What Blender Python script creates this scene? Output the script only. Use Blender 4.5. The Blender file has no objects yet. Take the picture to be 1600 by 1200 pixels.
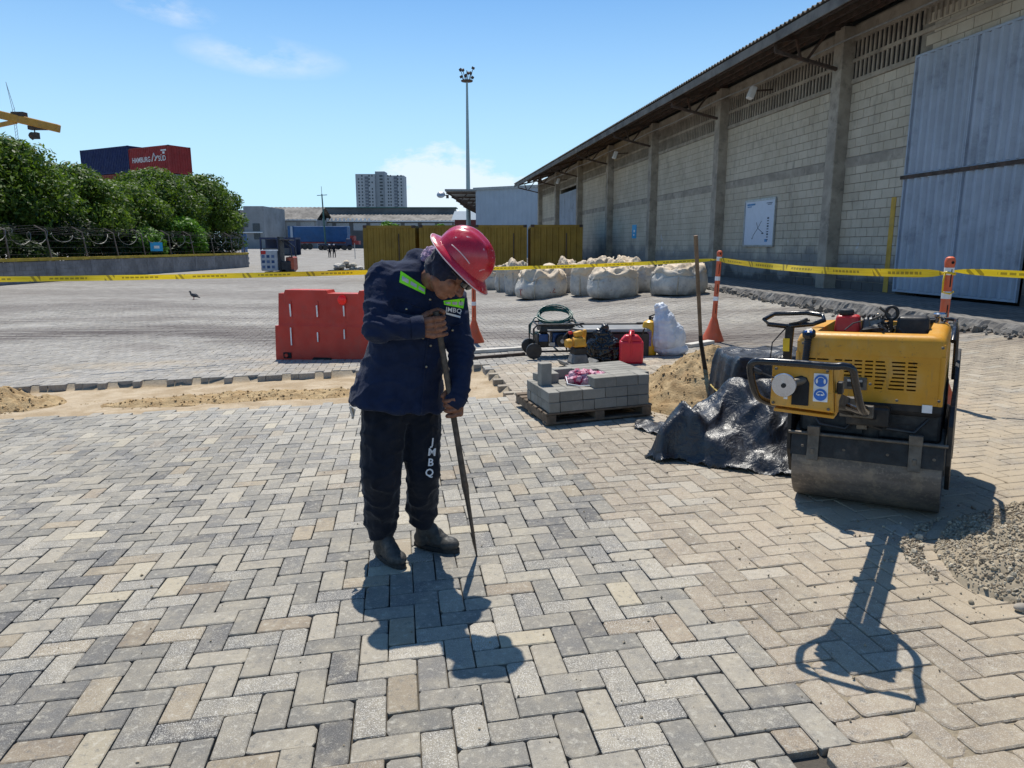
import bpy, bmesh, math, random
import numpy as np
from mathutils import Vector, Matrix, noise, Euler
from mathutils.bvhtree import BVHTree

scn = bpy.context.scene
col = scn.collection
PI = math.pi
random.seed(7)
rs = np.random.RandomState(7)

# ------------------------------------------------------------------ camera, sky, sun, exposure
EYE = 1.65                       # eye height over the far yard
FPX = 1110.0                     # focal length in pixels of a 1600 px wide frame
TILT = math.atan(216 / 1110.0)   # camera looks down by this much
cam = bpy.data.objects.new('camera', bpy.data.cameras.new('camera'))
col.objects.link(cam)
cam.location = (0, 0, EYE)
cam.rotation_euler = (PI / 2 - TILT, 0, 0)
cam.data.sensor_width = 36
cam.data.lens = FPX / 1600 * 36
cam.data.clip_end = 4000
cam.data.clip_start = .05
scn.camera = cam

SUN_AZ, SUN_EL = math.radians(-9.5), math.radians(63.5)
world = bpy.data.worlds.new('World'); scn.world = world; world.use_nodes = True
nt = world.node_tree; nt.nodes.clear()
def wn(t, **k):
    n = nt.nodes.new(t)
    for a, b in k.items(): setattr(n, a, b)
    return n
sky = wn('ShaderNodeTexSky', sky_type='NISHITA', sun_disc=False)
sky.sun_elevation = SUN_EL; sky.sun_rotation = SUN_AZ
sky.air_density = 1.0; sky.dust_density = .6; sky.ozone_density = 1.5; sky.altitude = 0
tc = wn('ShaderNodeTexCoord')
def wmath(op, a, b=None, c=None):
    n = wn('ShaderNodeMath', operation=op)
    for i, x in enumerate((a, b, c)):
        if x is None: continue
        if isinstance(x, (int, float)): n.inputs[i].default_value = x
        else: nt.links.new(x, n.inputs[i])
    return n.outputs[0]
sep = wn('ShaderNodeSeparateXYZ'); nt.links.new(tc.outputs['Generated'], sep.inputs[0])
mp = wn('ShaderNodeMapping'); nt.links.new(tc.outputs['Generated'], mp.inputs[0]); mp.inputs['Scale'].default_value = (1, 1, 2.6)
def wnoise(scale, detail, off, rough=.55):
    m = wn('ShaderNodeMapping'); nt.links.new(tc.outputs['Generated'], m.inputs[0])
    m.inputs['Location'].default_value = off; m.inputs['Scale'].default_value = (1, 1, 2.2)
    n = wn('ShaderNodeTexNoise'); n.inputs['Scale'].default_value = scale; n.inputs['Detail'].default_value = detail
    n.inputs['Roughness'].default_value = rough
    nt.links.new(m.outputs[0], n.inputs['Vector']); return n.outputs['Fac']
def wblob(cx, cz, rx, rz, tilt=0.):
    # soft elliptic patch of sky in direction space (x / y, z / y), y forward
    gx = wmath('DIVIDE', sep.outputs[0], wmath('MAXIMUM', sep.outputs[1], .05))
    gz = wmath('DIVIDE', sep.outputs[2], wmath('MAXIMUM', sep.outputs[1], .05))
    dx = wmath('SUBTRACT', gx, cx); dz = wmath('SUBTRACT', wmath('SUBTRACT', gz, cz), wmath('MULTIPLY', dx, tilt))
    q = wmath('ADD', wmath('POWER', wmath('ABSOLUTE', wmath('DIVIDE', dx, rx)), 2), wmath('POWER', wmath('ABSOLUTE', wmath('DIVIDE', dz, rz)), 2))
    return wmath('MAXIMUM', wmath('SUBTRACT', 1, q), 0)
n1 = wnoise(26, 9, (3.1, 0, 1.2), .6)
n2 = wnoise(9, 10, (0.4, 2.0, .3), .62)
cum = wmath('ADD', wblob(-.10, .062, .115, .085), wmath('MULTIPLY', wblob(.06, .06, .16, .045), .8))
cum = wmath('MULTIPLY', wmath('MINIMUM', wmath('MULTIPLY', wmath('MAXIMUM', wmath('SUBTRACT', wmath('ADD', wmath('MULTIPLY', cum, .55), wmath('MULTIPLY', n1, .9)), .62), 0), 5), 1), wmath('MINIMUM', wmath('MULTIPLY', cum, 6), 1))
wis = wmath('ADD', wblob(-.455, .305, .08, .022, -.25), wmath('MULTIPLY', wblob(-.33, .245, .12, .028, -.12), .8))
wis = wmath('MULTIPLY', wmath('MULTIPLY', wmath('MAXIMUM', wmath('SUBTRACT', n2, .40), 0), 3.2), wmath('MINIMUM', wis, 1))
cl = wmath('MINIMUM', wmath('ADD', wmath('MULTIPLY', cum, .62), wmath('MULTIPLY', wis, .8)), 1)
mixc = wn('ShaderNodeMix', data_type='RGBA')
# humid tropical air: pale blue low down, clearer blue higher up
tintm = wn('ShaderNodeMix', data_type='RGBA', blend_type='MULTIPLY'); tintm.inputs[0].default_value = 1
tintm.inputs[7].default_value = (.66, 1.14, 1.52, 1); nt.links.new(sky.outputs[0], tintm.inputs[6])
hor = wn('ShaderNodeMapRange'); hor.interpolation_type = 'SMOOTHSTEP'; nt.links.new(sep.outputs[2], hor.inputs[0])
hor.inputs[1].default_value = .40; hor.inputs[2].default_value = -.02; hor.inputs[3].default_value = 0; hor.inputs[4].default_value = .96
hm = wn('ShaderNodeMix', data_type='RGBA'); nt.links.new(hor.outputs[0], hm.inputs[0]); nt.links.new(tintm.outputs[2], hm.inputs[6])
hm.inputs[7].default_value = (6.9, 10.3, 12.6, 1)
nt.links.new(cl, mixc.inputs[0]); nt.links.new(hm.outputs[2], mixc.inputs[6])
mixc.inputs[7].default_value = (10.9, 11.3, 11.8, 1)
bg = wn('ShaderNodeBackground'); bg.inputs['Strength'].default_value = .080
wo = wn('ShaderNodeOutputWorld')
nt.links.new(mixc.outputs[2], bg.inputs[0]); nt.links.new(bg.outputs[0], wo.inputs[0])

sd = bpy.data.lights.new('sun', 'SUN'); sun = bpy.data.objects.new('sun', sd); col.objects.link(sun)
sd.energy = 5.0; sd.angle = math.radians(.53); sd.color = (1, .945, .85)
SUNV = Vector((math.sin(SUN_AZ) * math.cos(SUN_EL), math.cos(SUN_AZ) * math.cos(SUN_EL), math.sin(SUN_EL)))
sun.rotation_euler = SUNV.to_track_quat('Z', 'Y').to_euler()
sun.location = (0, 0, 30)
vs = scn.view_settings
vs.view_transform = 'Standard'; vs.look = 'None'; vs.exposure = 0.16; vs.gamma = 1; vs.use_curve_mapping = False

# ------------------------------------------------------------------ the lie of the land
def smooth(t):
    t = min(1., max(0., t)); return t * t * (3 - 2 * t)
WX, WK = 10.2, -.1416            # foot of the warehouse wall: x = WX + WK * y
def ground_z(x, y):
    w = 1 - smooth((y - 9) / 11)
    xn = min(8., max(-7., x))
    near = .238 + .0334 * xn - .0116 * y + .026 * max(0, min(x, 7.3) - 4) ** 2 if w > 0 else 0
    xa = WX + WK * y - 2.25
    far = .56 * smooth((x + 1) / max(.5, xa + 1)) * (1 - smooth((y - 60) / 20))
    far += 1.0 * smooth((y - 86) / 36)
    return w * near + (1 - w) * far
CT, ST = math.cos(TILT), math.sin(TILT)
def ray(px, py):
    a = (px - 800) / FPX; b = (py - 600) / FPX
    return Vector((a, CT - b * ST, -ST - b * CT))
def gp(px, py, z=None, dz=0):
    """place on the ground (or on the level z) seen at this pixel of the survey photograph"""
    d = ray(px, py); lo, hi = .1, 600.
    for i in range(60):
        m = (lo + hi) / 2
        h = EYE + d.z * m - ((ground_z(d.x * m, d.y * m) + dz) if z is None else z)
        if h > 0: lo = m
        else: hi = m
    return Vector((d.x * lo, d.y * lo, EYE + d.z * lo))
def W(px, py, Y):
    d = ray(px, py); t = Y / d.y
    return Vector((d.x * t, Y, EYE + d.z * t))
def G(x, y, dz=0): return Vector((x, y, ground_z(x, y) + dz))
def to_px(p):
    z = p[2] - EYE; zc = p[1] * CT - z * ST; yc = -z * CT - p[1] * ST
    return 800 + FPX * p[0] / max(zc, 1e-3), 600 + FPX * yc / max(zc, 1e-3), zc

# ------------------------------------------------------------------ object helpers
def tag(o, label=None, cat=None, group=None, kind=None):
    if label: o['label'] = label
    if cat: o['category'] = cat
    if group: o['group'] = group
    if kind: o['kind'] = kind
    return o
def thing(name, label, cat, loc=(0, 0, 0), rotz=0, group=None, rot=None):
    o = bpy.data.objects.new(name, None); col.objects.link(o)
    o.location = loc; o.rotation_euler = rot if rot else (0, 0, rotz)
    o.empty_display_size = .2
    return tag(o, label, cat, group)
def link_mesh(name, me, mat=None, parent=None):
    o = bpy.data.objects.new(name, me); col.objects.link(o)
    if mat and not me.materials: me.materials.append(mat)
    if parent: o.parent = parent
    return o
def np_mesh(name, V, F, smooth_=False):
    """V (n,3) array, F list of index lists or (m,k) array"""
    me = bpy.data.meshes.new(name)
    if isinstance(F, np.ndarray):
        m, k = F.shape
        me.vertices.add(len(V)); me.vertices.foreach_set('co', np.asarray(V, np.float32).ravel())
        me.loops.add(m * k); me.loops.foreach_set('vertex_index', F.astype(np.int32).ravel())
        me.polygons.add(m); me.polygons.foreach_set('loop_start', np.arange(0, m * k, k, dtype=np.int32))
        me.polygons.foreach_set('loop_total', np.full(m, k, np.int32))
        me.update(calc_edges=True)
    else:
        me.from_pydata([tuple(v) for v in V], [], F); me.update()
    if smooth_: me.polygons.foreach_set('use_smooth', [True] * len(me.polygons))
    return me
def set_col(me, name, arr):
    a = me.color_attributes.new(name, 'FLOAT_COLOR', 'POINT')
    a.data.foreach_set('color', np.asarray(arr, np.float32).ravel())
class MB:
    def __init__(s): s.v = []; s.f = []; s.M = None
    def add(s, vs_, fs):
        b = len(s.v)
        s.v += [Vector(v) if s.M is None else s.M @ Vector(v) for v in vs_]
        s.f += [tuple(i + b for i in f) for f in fs]
    def box(s, c, d, R=None, top=(1, 1), shift=(0, 0)):
        x, y, z = d[0] / 2, d[1] / 2, d[2] / 2; c = Vector(c)
        p = [(-x, -y, -z), (x, -y, -z), (x, y, -z), (-x, y, -z)] + [(a * x * top[0] + shift[0], b * y * top[1] + shift[1], z) for a, b in ((-1, -1), (1, -1), (1, 1), (-1, 1))]
        if R is None: p = [c + Vector(q) for q in p]
        else: p = [c + R @ Vector(q) for q in p]
        s.add(p, [(0, 3, 2, 1), (4, 5, 6, 7), (0, 1, 5, 4), (1, 2, 6, 5), (2, 3, 7, 6), (3, 0, 4, 7)]); return s
    def beam(s, a, b, w, h, up=(0, 0, 1)):
        a, b = Vector(a), Vector(b); d = (b - a); L = d.length; d.normalize(); u = Vector(up)
        r = d.cross(u)
        if r.length < 1e-4: r = d.cross(Vector((1, 0, 0)))
        r.normalize(); u = r.cross(d)
        p = []
        for q in (a, b):
            p += [q - r * w / 2 - u * h / 2, q + r * w / 2 - u * h / 2, q + r * w / 2 + u * h / 2, q - r * w / 2 + u * h / 2]
        s.add(p, [(0, 1, 2, 3), (7, 6, 5, 4), (0, 4, 5, 1), (1, 5, 6, 2), (2, 6, 7, 3), (3, 7, 4, 0)]); return s
    def tube(s, pts, r, n=8, closed=False, caps=True, flat=1.):
        pts = [Vector(p) for p in pts]; N = len(pts)
        rr = [r] * N if isinstance(r, (int, float)) else list(r)
        tan = []
        for i in range(N):
            a = pts[i - 1] if (i > 0 or closed) else pts[i]; b = pts[(i + 1) % N] if (i < N - 1 or closed) else pts[i]
            t = (b - a); t = t.normalized() if t.length > 1e-9 else Vector((0, 0, 1)); tan.append(t)
        u = tan[0].orthogonal().normalized(); ring = []
        for i in range(N):
            u = (u - tan[i] * u.dot(tan[i]))
            u = u.normalized() if u.length > 1e-6 else tan[i].orthogonal().normalized()
            w = tan[i].cross(u)
            ring += [pts[i] + (u * math.cos(2 * PI * k / n) + w * math.sin(2 * PI * k / n) * flat) * rr[i] for k in range(n)]
        fs = []
        for i in range(N if closed else N - 1):
            j = (i + 1) % N
            fs += [(i * n + k, i * n + (k + 1) % n, j * n + (k + 1) % n, j * n + k) for k in range(n)]
        if caps and not closed:
            fs.append(tuple(reversed(range(n)))); fs.append(tuple((N - 1) * n + k for k in range(n)))
        s.add(ring, fs); return s
    def capsule(s, a, b, ra, rb, n=12, flat=None):
        """tapered limb with round ends"""
        a, b = Vector(a), Vector(b); d = (b - a).normalized() if (b - a).length > 1e-6 else Vector((0, 0, 1))
        pts, rad = [], []
        for k in range(4):
            t = PI / 2 * k / 4; pts.append(a - d * ra * math.cos(t)); rad.append(max(ra * math.sin(t), ra * .02))
        pts += [a, b]; rad += [ra, rb]
        for k in range(3, -1, -1):
            t = PI / 2 * k / 4; pts.append(b + d * rb * math.cos(t)); rad.append(max(rb * math.sin(t), rb * .02))
        return s.tube(pts, rad, n)
    def ell(s, c, r, R=None, nu=16, nv=10):
        c = Vector(c); vs_ = []; 
        for j in range(nv + 1):
            th = PI * j / nv
            for i in range(nu):
                ph = 2 * PI * i / nu
                q = Vector((r[0] * math.sin(th) * math.cos(ph), r[1] * math.sin(th) * math.sin(ph), r[2] * math.cos(th)))
                vs_.append(c + (R @ q if R is not None else q))
        fs = [(j * nu + i, (j + 1) * nu + i, (j + 1) * nu + (i + 1) % nu, j * nu + (i + 1) % nu) for j in range(nv) for i in range(nu)]
        s.add(vs_, fs); return s
    def lathe(s, prof, n=24, c=(0, 0, 0), R=None):
        c = Vector(c); vs_ = []
        for r, z in prof:
            for k in range(n):
                q = Vector((r * math.cos(2 * PI * k / n), r * math.sin(2 * PI * k / n), z)); vs_.append(c + (R @ q if R is not None else q))
        fs = [(j * n + k, j * n + (k + 1) % n, (j + 1) * n + (k + 1) % n, (j + 1) * n + k) for j in range(len(prof) - 1) for k in range(n)]
        if prof[0][0] > 1e-4: fs.append(tuple(reversed(range(n))))
        if prof[-1][0] > 1e-4: fs.append(tuple((len(prof) - 1) * n + k for k in range(n)))
        s.add(vs_, fs); return s
    def prism(s, outline, depth, O=(0, 0, 0), X=(1, 0, 0), Y=(0, 0, 1)):
        """outline in the X-Y plane given, extruded along X cross Y"""
        O, X, Y = Vector(O), Vector(X).normalized(), Vector(Y).normalized(); Z = X.cross(Y); n = len(outline)
        vs_ = [O + X * a + Y * b for a, b in outline] + [O + X * a + Y * b + Z * depth for a, b in outline]
        s.add(vs_, [tuple(reversed(range(n))), tuple(range(n, 2 * n))] + [(i, (i + 1) % n, n + (i + 1) % n, n + i) for i in range(n)]); return s
    def build(s, name, mat, parent=None, smooth_=False, bevel=0, seg=1, world_=False):
        me = bpy.data.meshes.new(name); me.from_pydata([tuple(v) for v in s.v], [], s.f); me.update()
        bm = bmesh.new(); bm.from_mesh(me); bmesh.ops.recalc_face_normals(bm, faces=bm.faces); bm.to_mesh(me); bm.free()
        o = link_mesh(name, me, mat, parent)
        if smooth_:
            me.polygons.foreach_set('use_smooth', [True] * len(me.polygons))
            if smooth_ != 'all':
                try: me.set_sharp_from_angle(angle=math.radians(40))
                except Exception: pass
        if bevel:
            m = o.modifiers.new('bevel', 'BEVEL'); m.width = bevel; m.segments = seg; m.limit_method = 'ANGLE'; m.angle_limit = math.radians(35)
        return o
def Rz(a): return Matrix.Rotation(a, 3, 'Z')
def Rx(a): return Matrix.Rotation(a, 3, 'X')
def Ry(a): return Matrix.Rotation(a, 3, 'Y')
def frame(x, y, z): 
    m = Matrix((x, y, z)); m.transpose(); return m
def evaluated(o, name):
    dg = bpy.context.evaluated_depsgraph_get(); dg.update()
    me = bpy.data.meshes.new_from_object(o.evaluated_get(dg)); me.name = name; return me
def remesh(mb, name, voxel, smooth_it=4):
    me = bpy.data.meshes.new(name + '_raw'); me.from_pydata([tuple(v) for v in mb.v], [], mb.f); me.update()
    bm = bmesh.new(); bm.from_mesh(me); bmesh.ops.recalc_face_normals(bm, faces=bm.faces); bm.to_mesh(me); bm.free()
    o = bpy.data.objects.new(name + '_raw', me); col.objects.link(o)
    m = o.modifiers.new('r', 'REMESH'); m.mode = 'VOXEL'; m.voxel_size = voxel; m.use_smooth_shade = True
    if smooth_it:
        m2 = o.modifiers.new('s', 'SMOOTH'); m2.factor = .5; m2.iterations = smooth_it
    out = evaluated(o, name)
    bpy.data.objects.remove(o); bpy.data.meshes.remove(me)
    out.materials.clear()
    return out
def displace(me, fn):
    """move every vertex by fn(co, normal)"""
    N = [v.normal.copy() for v in me.vertices]
    for v, n in zip(me.vertices, N): v.co = v.co + fn(v.co, n)
    me.update()

# ------------------------------------------------------------------ materials
def lin(c): 
    c = c / 255.; return c / 12.92 if c <= .04045 else ((c + .055) / 1.055) ** 2.4
def hexc(r, g, b): return (lin(r), lin(g), lin(b))
class MT:
    """small node builder"""
    def __init__(s, name):
        s.m = bpy.data.materials.new(name); s.m.use_nodes = True; s.t = s.m.node_tree; s.t.nodes.clear()
        s.out = s.n('ShaderNodeOutputMaterial'); s.b = s.n('ShaderNodeBsdfPrincipled'); s.l(s.b.outputs[0], s.out.inputs[0])
        s.pos = None
    def n(s, t, **k):
        x = s.t.nodes.new(t)
        for a, b in k.items(): setattr(x, a, b)
        return x
    def l(s, a, b): s.t.links.new(a, b)
    def coord(s, kind='obj'):
        if kind == 'world': return s.n('ShaderNodeNewGeometry').outputs['Position']
        return s.n('ShaderNodeTexCoord').outputs['Object']
    def map(s, v, scale=(1, 1, 1), loc=(0, 0, 0), rot=(0, 0, 0)):
        m = s.n('ShaderNodeMapping'); s.l(v, m.inputs[0]); m.inputs['Scale'].default_value = scale; m.inputs['Location'].default_value = loc; m.inputs['Rotation'].default_value = rot
        return m.outputs[0]
    def noise(s, v, scale, detail=4, rough=.55, dist=0):
        x = s.n('ShaderNodeTexNoise'); x.inputs['Scale'].default_value = scale; x.inputs['Detail'].default_value = detail
        x.inputs['Roughness'].default_value = rough; x.inputs['Distortion'].default_value = dist; s.l(v, x.inputs['Vector']); return x.outputs['Fac']
    def math(s, op, a, b=None, c=None, clamp=False):
        x = s.n('ShaderNodeMath', operation=op); x.use_clamp = clamp
        for i, q in enumerate((a, b, c)):
            if q is None: continue
            if isinstance(q, (int, float)): x.inputs[i].default_value = q
            else: s.l(q, x.inputs[i])
        return x.outputs[0]
    def ramp(s, v, a, b, lo=0., hi=1.):
        x = s.n('ShaderNodeMapRange'); x.inputs[1].default_value = a; x.inputs[2].default_value = b; x.inputs[3].default_value = lo; x.inputs[4].default_value = hi
        x.interpolation_type = 'SMOOTHSTEP'; s.l(v, x.inputs[0]); return x.outputs[0]
    def mix(s, f, a, b, mode='MIX'):
        x = s.n('ShaderNodeMix', data_type='RGBA', blend_type=mode)
        for i, q in ((0, f), (6, a), (7, b)):
            if isinstance(q, (int, float)): x.inputs[i].default_value = q
            elif isinstance(q, tuple): x.inputs[i].default_value = (q[0], q[1], q[2], 1)
            else: s.l(q, x.inputs[i])
        return x.outputs[2]
    def bump(s, h, strength=.3, dist=.01, prev=None):
        x = s.n('ShaderNodeBump'); x.inputs['Strength'].default_value = strength; x.inputs['Distance'].default_value = dist; s.l(h, x.inputs['Height'])
        if prev: s.l(prev, x.inputs['Normal'])
        return x.outputs[0]
    def attr(s, name):
        return s.n('ShaderNodeAttribute', attribute_name=name)
    def fin(s, colr=None, rough=None, nrm=None, metal=None, spec=None):
        for k, q in (('Base Color', colr), ('Roughness', rough), ('Metallic', metal), ('Specular IOR Level', spec)):
            if q is None: continue
            if isinstance(q, (int, float)): s.b.inputs[k].default_value = q
            elif isinstance(q, tuple): s.b.inputs[k].default_value = (q[0], q[1], q[2], 1)
            else: s.l(q, s.b.inputs[k])
        if nrm: s.l(nrm, s.b.inputs['Normal'])
        return s.m
def basic(name, c, rough=.6, metal=0., var=.18, scale=6., bump=.0, bscale=60., dirt=None, dirt_amt=.4, spec=.5, dscale=3.):
    """painted / plastic / metal surface with uneven tone, grime and fine relief"""
    m = MT(name); v = m.coord('world')
    f = m.noise(v, scale, 5, .6)
    c1 = tuple(x * (1 - var) for x in c); c2 = tuple(min(1, x * (1 + var)) for x in c)
    colr = m.mix(m.ramp(f, .3, .7), c1, c2)
    if dirt:
        g = m.noise(m.map(v, loc=(3, 1, 7)), dscale, 7, .68)
        colr = m.mix(m.ramp(g, .5, .72, 0, dirt_amt), colr, dirt)
    nr = m.bump(m.noise(v, bscale, 4), bump, .004) if bump else None
    r = m.ramp(m.noise(v, scale * 3, 4), .3, .7, max(0.04, rough - .1), min(1, rough + .12))
    return m.fin(colr, r, nr, metal, spec)
# ------------------------------------------------------------------ paving lattice (herringbone, 100 x 200 mm stones)
LO = np.array([-.31015, 2.1117]); LU = np.array([.10069, .015979]); LV = np.array([.015932, -.100734])
def lat(u, v): return LO + LU * u + LV * v
_inv = np.linalg.inv(np.array([LU, LV]).T)
def unlat(x, y): return _inv @ (np.array([x, y]) - LO)

def poly_px(pts): return [tuple(gp(a, b).xy) for a, b in pts]
trench = poly_px([(-900, 700), (-400, 676), (-60, 655), (60, 652), (300, 641), (540, 629), (700, 623), (806, 619), (797, 607), (785, 595), (774, 585), (762, 574), (757, 569), (650, 573), (550, 578), (430, 585), (280, 592), (100, 600), (0, 606), (-400, 628), (-900, 655)])
def inside(p, x, y):
    c = False; n = len(p); j = n - 1
    for i in range(n):
        if (p[i][1] > y) != (p[j][1] > y) and x < (p[j][0] - p[i][0]) * (y - p[i][1]) / (p[j][1] - p[i][1]) + p[i][0]: c = not c
        j = i
    return c
seam = sorted([tuple(reversed(gp(a, b).xy)) for a, b in [(770, 600), (800, 630), (828, 660), (870, 700), (905, 745), (950, 800), (1010, 850), (1055, 905), (1120, 955), (1180, 1010), (1235, 1065), (1290, 1120), (1330, 1165), (1390, 1260)]])
def zone(x, y):
    """0 newly laid grey stones, 1 old sanded tan stones on the right, 2 old grey stones beyond the trench"""
    if y > seam[-1][0] or y > 7.6: return 1 if (x > -.2 and y < 9.2) else 2
    for (y0, x0), (y1, x1) in zip(seam[:-1], seam[1:]):
        if y0 <= y <= y1: return 1 if x > x0 + (x1 - x0) * (y - y0) / (y1 - y0) else 0
    return 1 if x > seam[0][1] else 0
APR = 2.25
def apron_x(y): return WX + WK * y - APR
FIELD = 21.0
hole = gp(1292, 1168).xy
rough_c = gp(1375, 1150).xy
stones = []
for j in range(-230, 26):
    for i in range(-260, 260):
        k = (i + j) % 4
        if k not in (0, 2): continue
        du, dv = (2, 1) if k == 0 else (1, 2)
        c = lat(i + du / 2, j + dv / 2); x, y = c
        if y < .7 or y > FIELD or abs(x) > .80 * y + 1.3 or x > apron_x(y) - .1: continue
        if inside(trench, x, y): continue
        if (Vector((x, y)) - hole).length < .085:
            c = lat(i + .5, j + .5); stones.append((c[0], c[1], 1, 1)); continue
        stones.append((x, y, du, dv))
stones = [s for s in stones]
palette = [((.125, .128, .135), 6), ((.175, .177, .178), 15), ((.215, .215, .205), 20), ((.255, .25, .232), 20), ((.305, .297, .27), 17), ((.355, .34, .30), 12), ((.34, .30, .235), 4), ((.28, .24, .19), 3), ((.44, .41, .33), 2)]
pw = np.array([p[1] for p in palette], float); pw /= pw.sum(); pc = np.array([p[0] for p in palette])
def stone_geo(x, y, du, dv, detail):
    U = LU / np.linalg.norm(LU); V = LV / np.linalg.norm(LV)
    a = rs.normal(0, .008); ca, sa = math.cos(a), math.sin(a)
    zn = zone(x, y)
    gap = {0: .0036, 1: .0032, 2: .0038}[zn] * .5 + abs(rs.normal(0, .0006))
    hu, hv = du * .051 - gap, dv * .051 - gap
    ch = .0034 if zn == 0 else .0045
    jx, jy = rs.normal(0, .0008, 2)
    tz = rs.normal(0, .0011 if zn != 2 else .0016); tx, ty = rs.normal(0, .007, 2)
    if zn == 0 and rs.rand() < .06: tz += rs.uniform(.001, .004)
    rc = rs.uniform(.003, .008)
    if rs.rand() < .12: rc += .008
    if (Vector((x, y)) - rough_c).length < .33 and zn == 1: rc += .016; tz += rs.uniform(-.004, .002)
    def outline(e):
        p = []
        h, w = hu - e, hv - e
        for sx, sy, o in ((1, -1, 0), (1, 1, 1), (-1, 1, 0), (-1, -1, 1)):
            r1 = rc * rs.uniform(.4, 1.5); r2 = rc * rs.uniform(.4, 1.5)
            if rs.rand() < .05: r1 += rs.uniform(.004, .016); r2 += rs.uniform(.004, .012)
            q1, q2 = (sx * (h - r1), sy * w), (sx * h, sy * (w - r2))
            p += [q1, q2] if o == 0 else [q2, q1]
        return p
    st = rs.get_state(); base = outline(0); rs.set_state(st); top = outline(ch)
    if detail:     # uneven worn arrises
        top = [(p[0] + rs.normal(0, .0012), p[1] + rs.normal(0, .0012)) for p in top]
    n = len(base); P = []
    for ring, dz in ((top, 0), (base, -ch * .9), (base, -.078)):
        for (p, q) in ring:
            pr, qr = p * ca - q * sa, p * sa + q * ca
            wx = x + jx + pr * U[0] + qr * V[0]; wy = y + jy + pr * U[1] + qr * V[1]
            P.append((wx, wy, dz + tz + (tx * p + ty * q if dz > -.05 else 0)))
    F = [tuple(range(n))]
    for r in range(2):
        F += [(r * n + i, r * n + (i + 1) % n, (r + 1) * n + (i + 1) % n, (r + 1) * n + i) for i in range(n)]
    P = [(a_, b_, c_ + ground_z(a_, b_)) for a_, b_, c_ in P]
    if zn == 0:
        c = pc[rs.choice(len(pc), p=pw)] * rs.uniform(.92, 1.1) * np.array([.845, .785, .705]); sp = rs.choice([0., .25, .9], p=[.45, .3, .25])
        if y > 4.5: t = min(1, (y - 4.5) / 3) * .45; c = c * (1 - t) + np.array([.36, .35, .32]) * t  # farther stones lightened in colour for dust, sheen and stronger light
    elif zn == 1:
        c = np.array([.285, .232, .170]) * rs.uniform(.80, 1.14); sp = .35
        if rs.rand() < .08: c *= .85
        if rs.rand() < .10: c = c * .5 + np.array([.40, .37, .31]) * .5
    else:
        c = np.array([.25, .235, .215]) * rs.uniform(.8, 1.16); sp = .2
    c = c * (1 + .30 * noise.noise(Vector((x * .75, y * .75, 3.3))) + .10 * noise.noise(Vector((x * 2.6, y * 2.6, 8.))))
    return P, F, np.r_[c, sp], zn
# the 300 stones that show largest are objects of their own, the rest is one field
def shows(s):
    px, py, zc = to_px((s[0], s[1], ground_z(s[0], s[1])))
    return zc if (-40 < px < 1640 and py < 1230) else 1e9
stones.sort(key=shows)
print('stones', len(stones))

mpv = MT('paving_stone'); v = mpv.coord('world'); at = mpv.attr('tint')
big = mpv.noise(v, 9, 4, .6); med = mpv.noise(mpv.map(v, loc=(5, 2, 1)), 42, 5, .62); fine = mpv.noise(v, 260, 3, .7); vf = mpv.noise(mpv.map(v, loc=(1, 8, 3)), 520, 2, .6)
cc = mpv.mix(mpv.ramp(big, .42, .72, 0, .42), at.outputs['Color'], (.40, .35, .26)); cc = mpv.mix(mpv.ramp(big, .46, .24, 0, .40), cc, (.13, .13, .13))
cc = mpv.mix(mpv.ramp(med, .53, .70, 0, .55), cc, (.47, .44, .37))
cc = mpv.mix(mpv.ramp(med, .47, .27, 0, .6), cc, (.10, .098, .092), 'MIX')
spk = mpv.math('MULTIPLY', mpv.ramp(fine, .50, .66), mpv.math('ADD', mpv.math('MULTIPLY', at.outputs['Alpha'], .72), .22))
cc = mpv.mix(spk, cc, (.66, .63, .57))
spd = mpv.math('MULTIPLY', mpv.ramp(vf, .45, .28), mpv.math('ADD', mpv.math('MULTIPLY', at.outputs['Alpha'], .4), .42))
cc = mpv.mix(spd, cc, (.07, .07, .072))
def stains(m, v, cc):
    """tyre rubber and spilled mud, in curved bands across the yard"""
    sx = m.n('ShaderNodeSeparateXYZ'); m.l(v, sx.inputs[0]); X, Y = sx.outputs[0], sx.outputs[1]
    wob = m.noise(m.map(v, scale=(.16, .1, .1)), 1.0, 2, .5)
    yy = m.math('ADD', Y, m.math('MULTIPLY', m.math('SUBTRACT', wob, .5), 6.5))
    yy = m.math('ADD', yy, m.math('MULTIPLY', m.math('MAXIMUM', X, 0), .42))
    yy = m.math('ADD', yy, m.math('MULTIPLY', m.math('MINIMUM', X, 0), .10))
    streak = m.noise(m.map(v, scale=(.35, 5.5, 1), rot=(0, 0, .06)), 1.0, 6, .65)
    tot = None
    for c0, wd, amt in ((12.9, 1.7, 1.0), (15.6, .9, .5), (18.6, 1.8, .6), (24, 3.0, .35), (33, 5., .3)):
        d = m.math('ABSOLUTE', m.math('SUBTRACT', yy, c0)); k = m.ramp(d, wd, wd * .1, 0, amt)
        tot = k if tot is None else m.math('MAXIMUM', tot, k)
    tot = m.math('MULTIPLY', tot, m.ramp(streak, .30, .66, .15, 1.25), clamp=True)
    cc = m.mix(tot, cc, (.078, .063, .057))
    patch = m.noise(m.map(v, scale=(.5, .8, 1), loc=(9, 4, 0)), .9, 6, .62)
    far = m.ramp(Y, 9.5, 12)
    cc = m.mix(m.math('MULTIPLY', m.ramp(patch, .48, .68, 0, .6), far), cc, (.15, .13, .115))
    cc = m.mix(m.math('MULTIPLY', m.ramp(patch, .42, .25, 0, .35), far), cc, (.47, .45, .42))
    return cc
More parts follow.
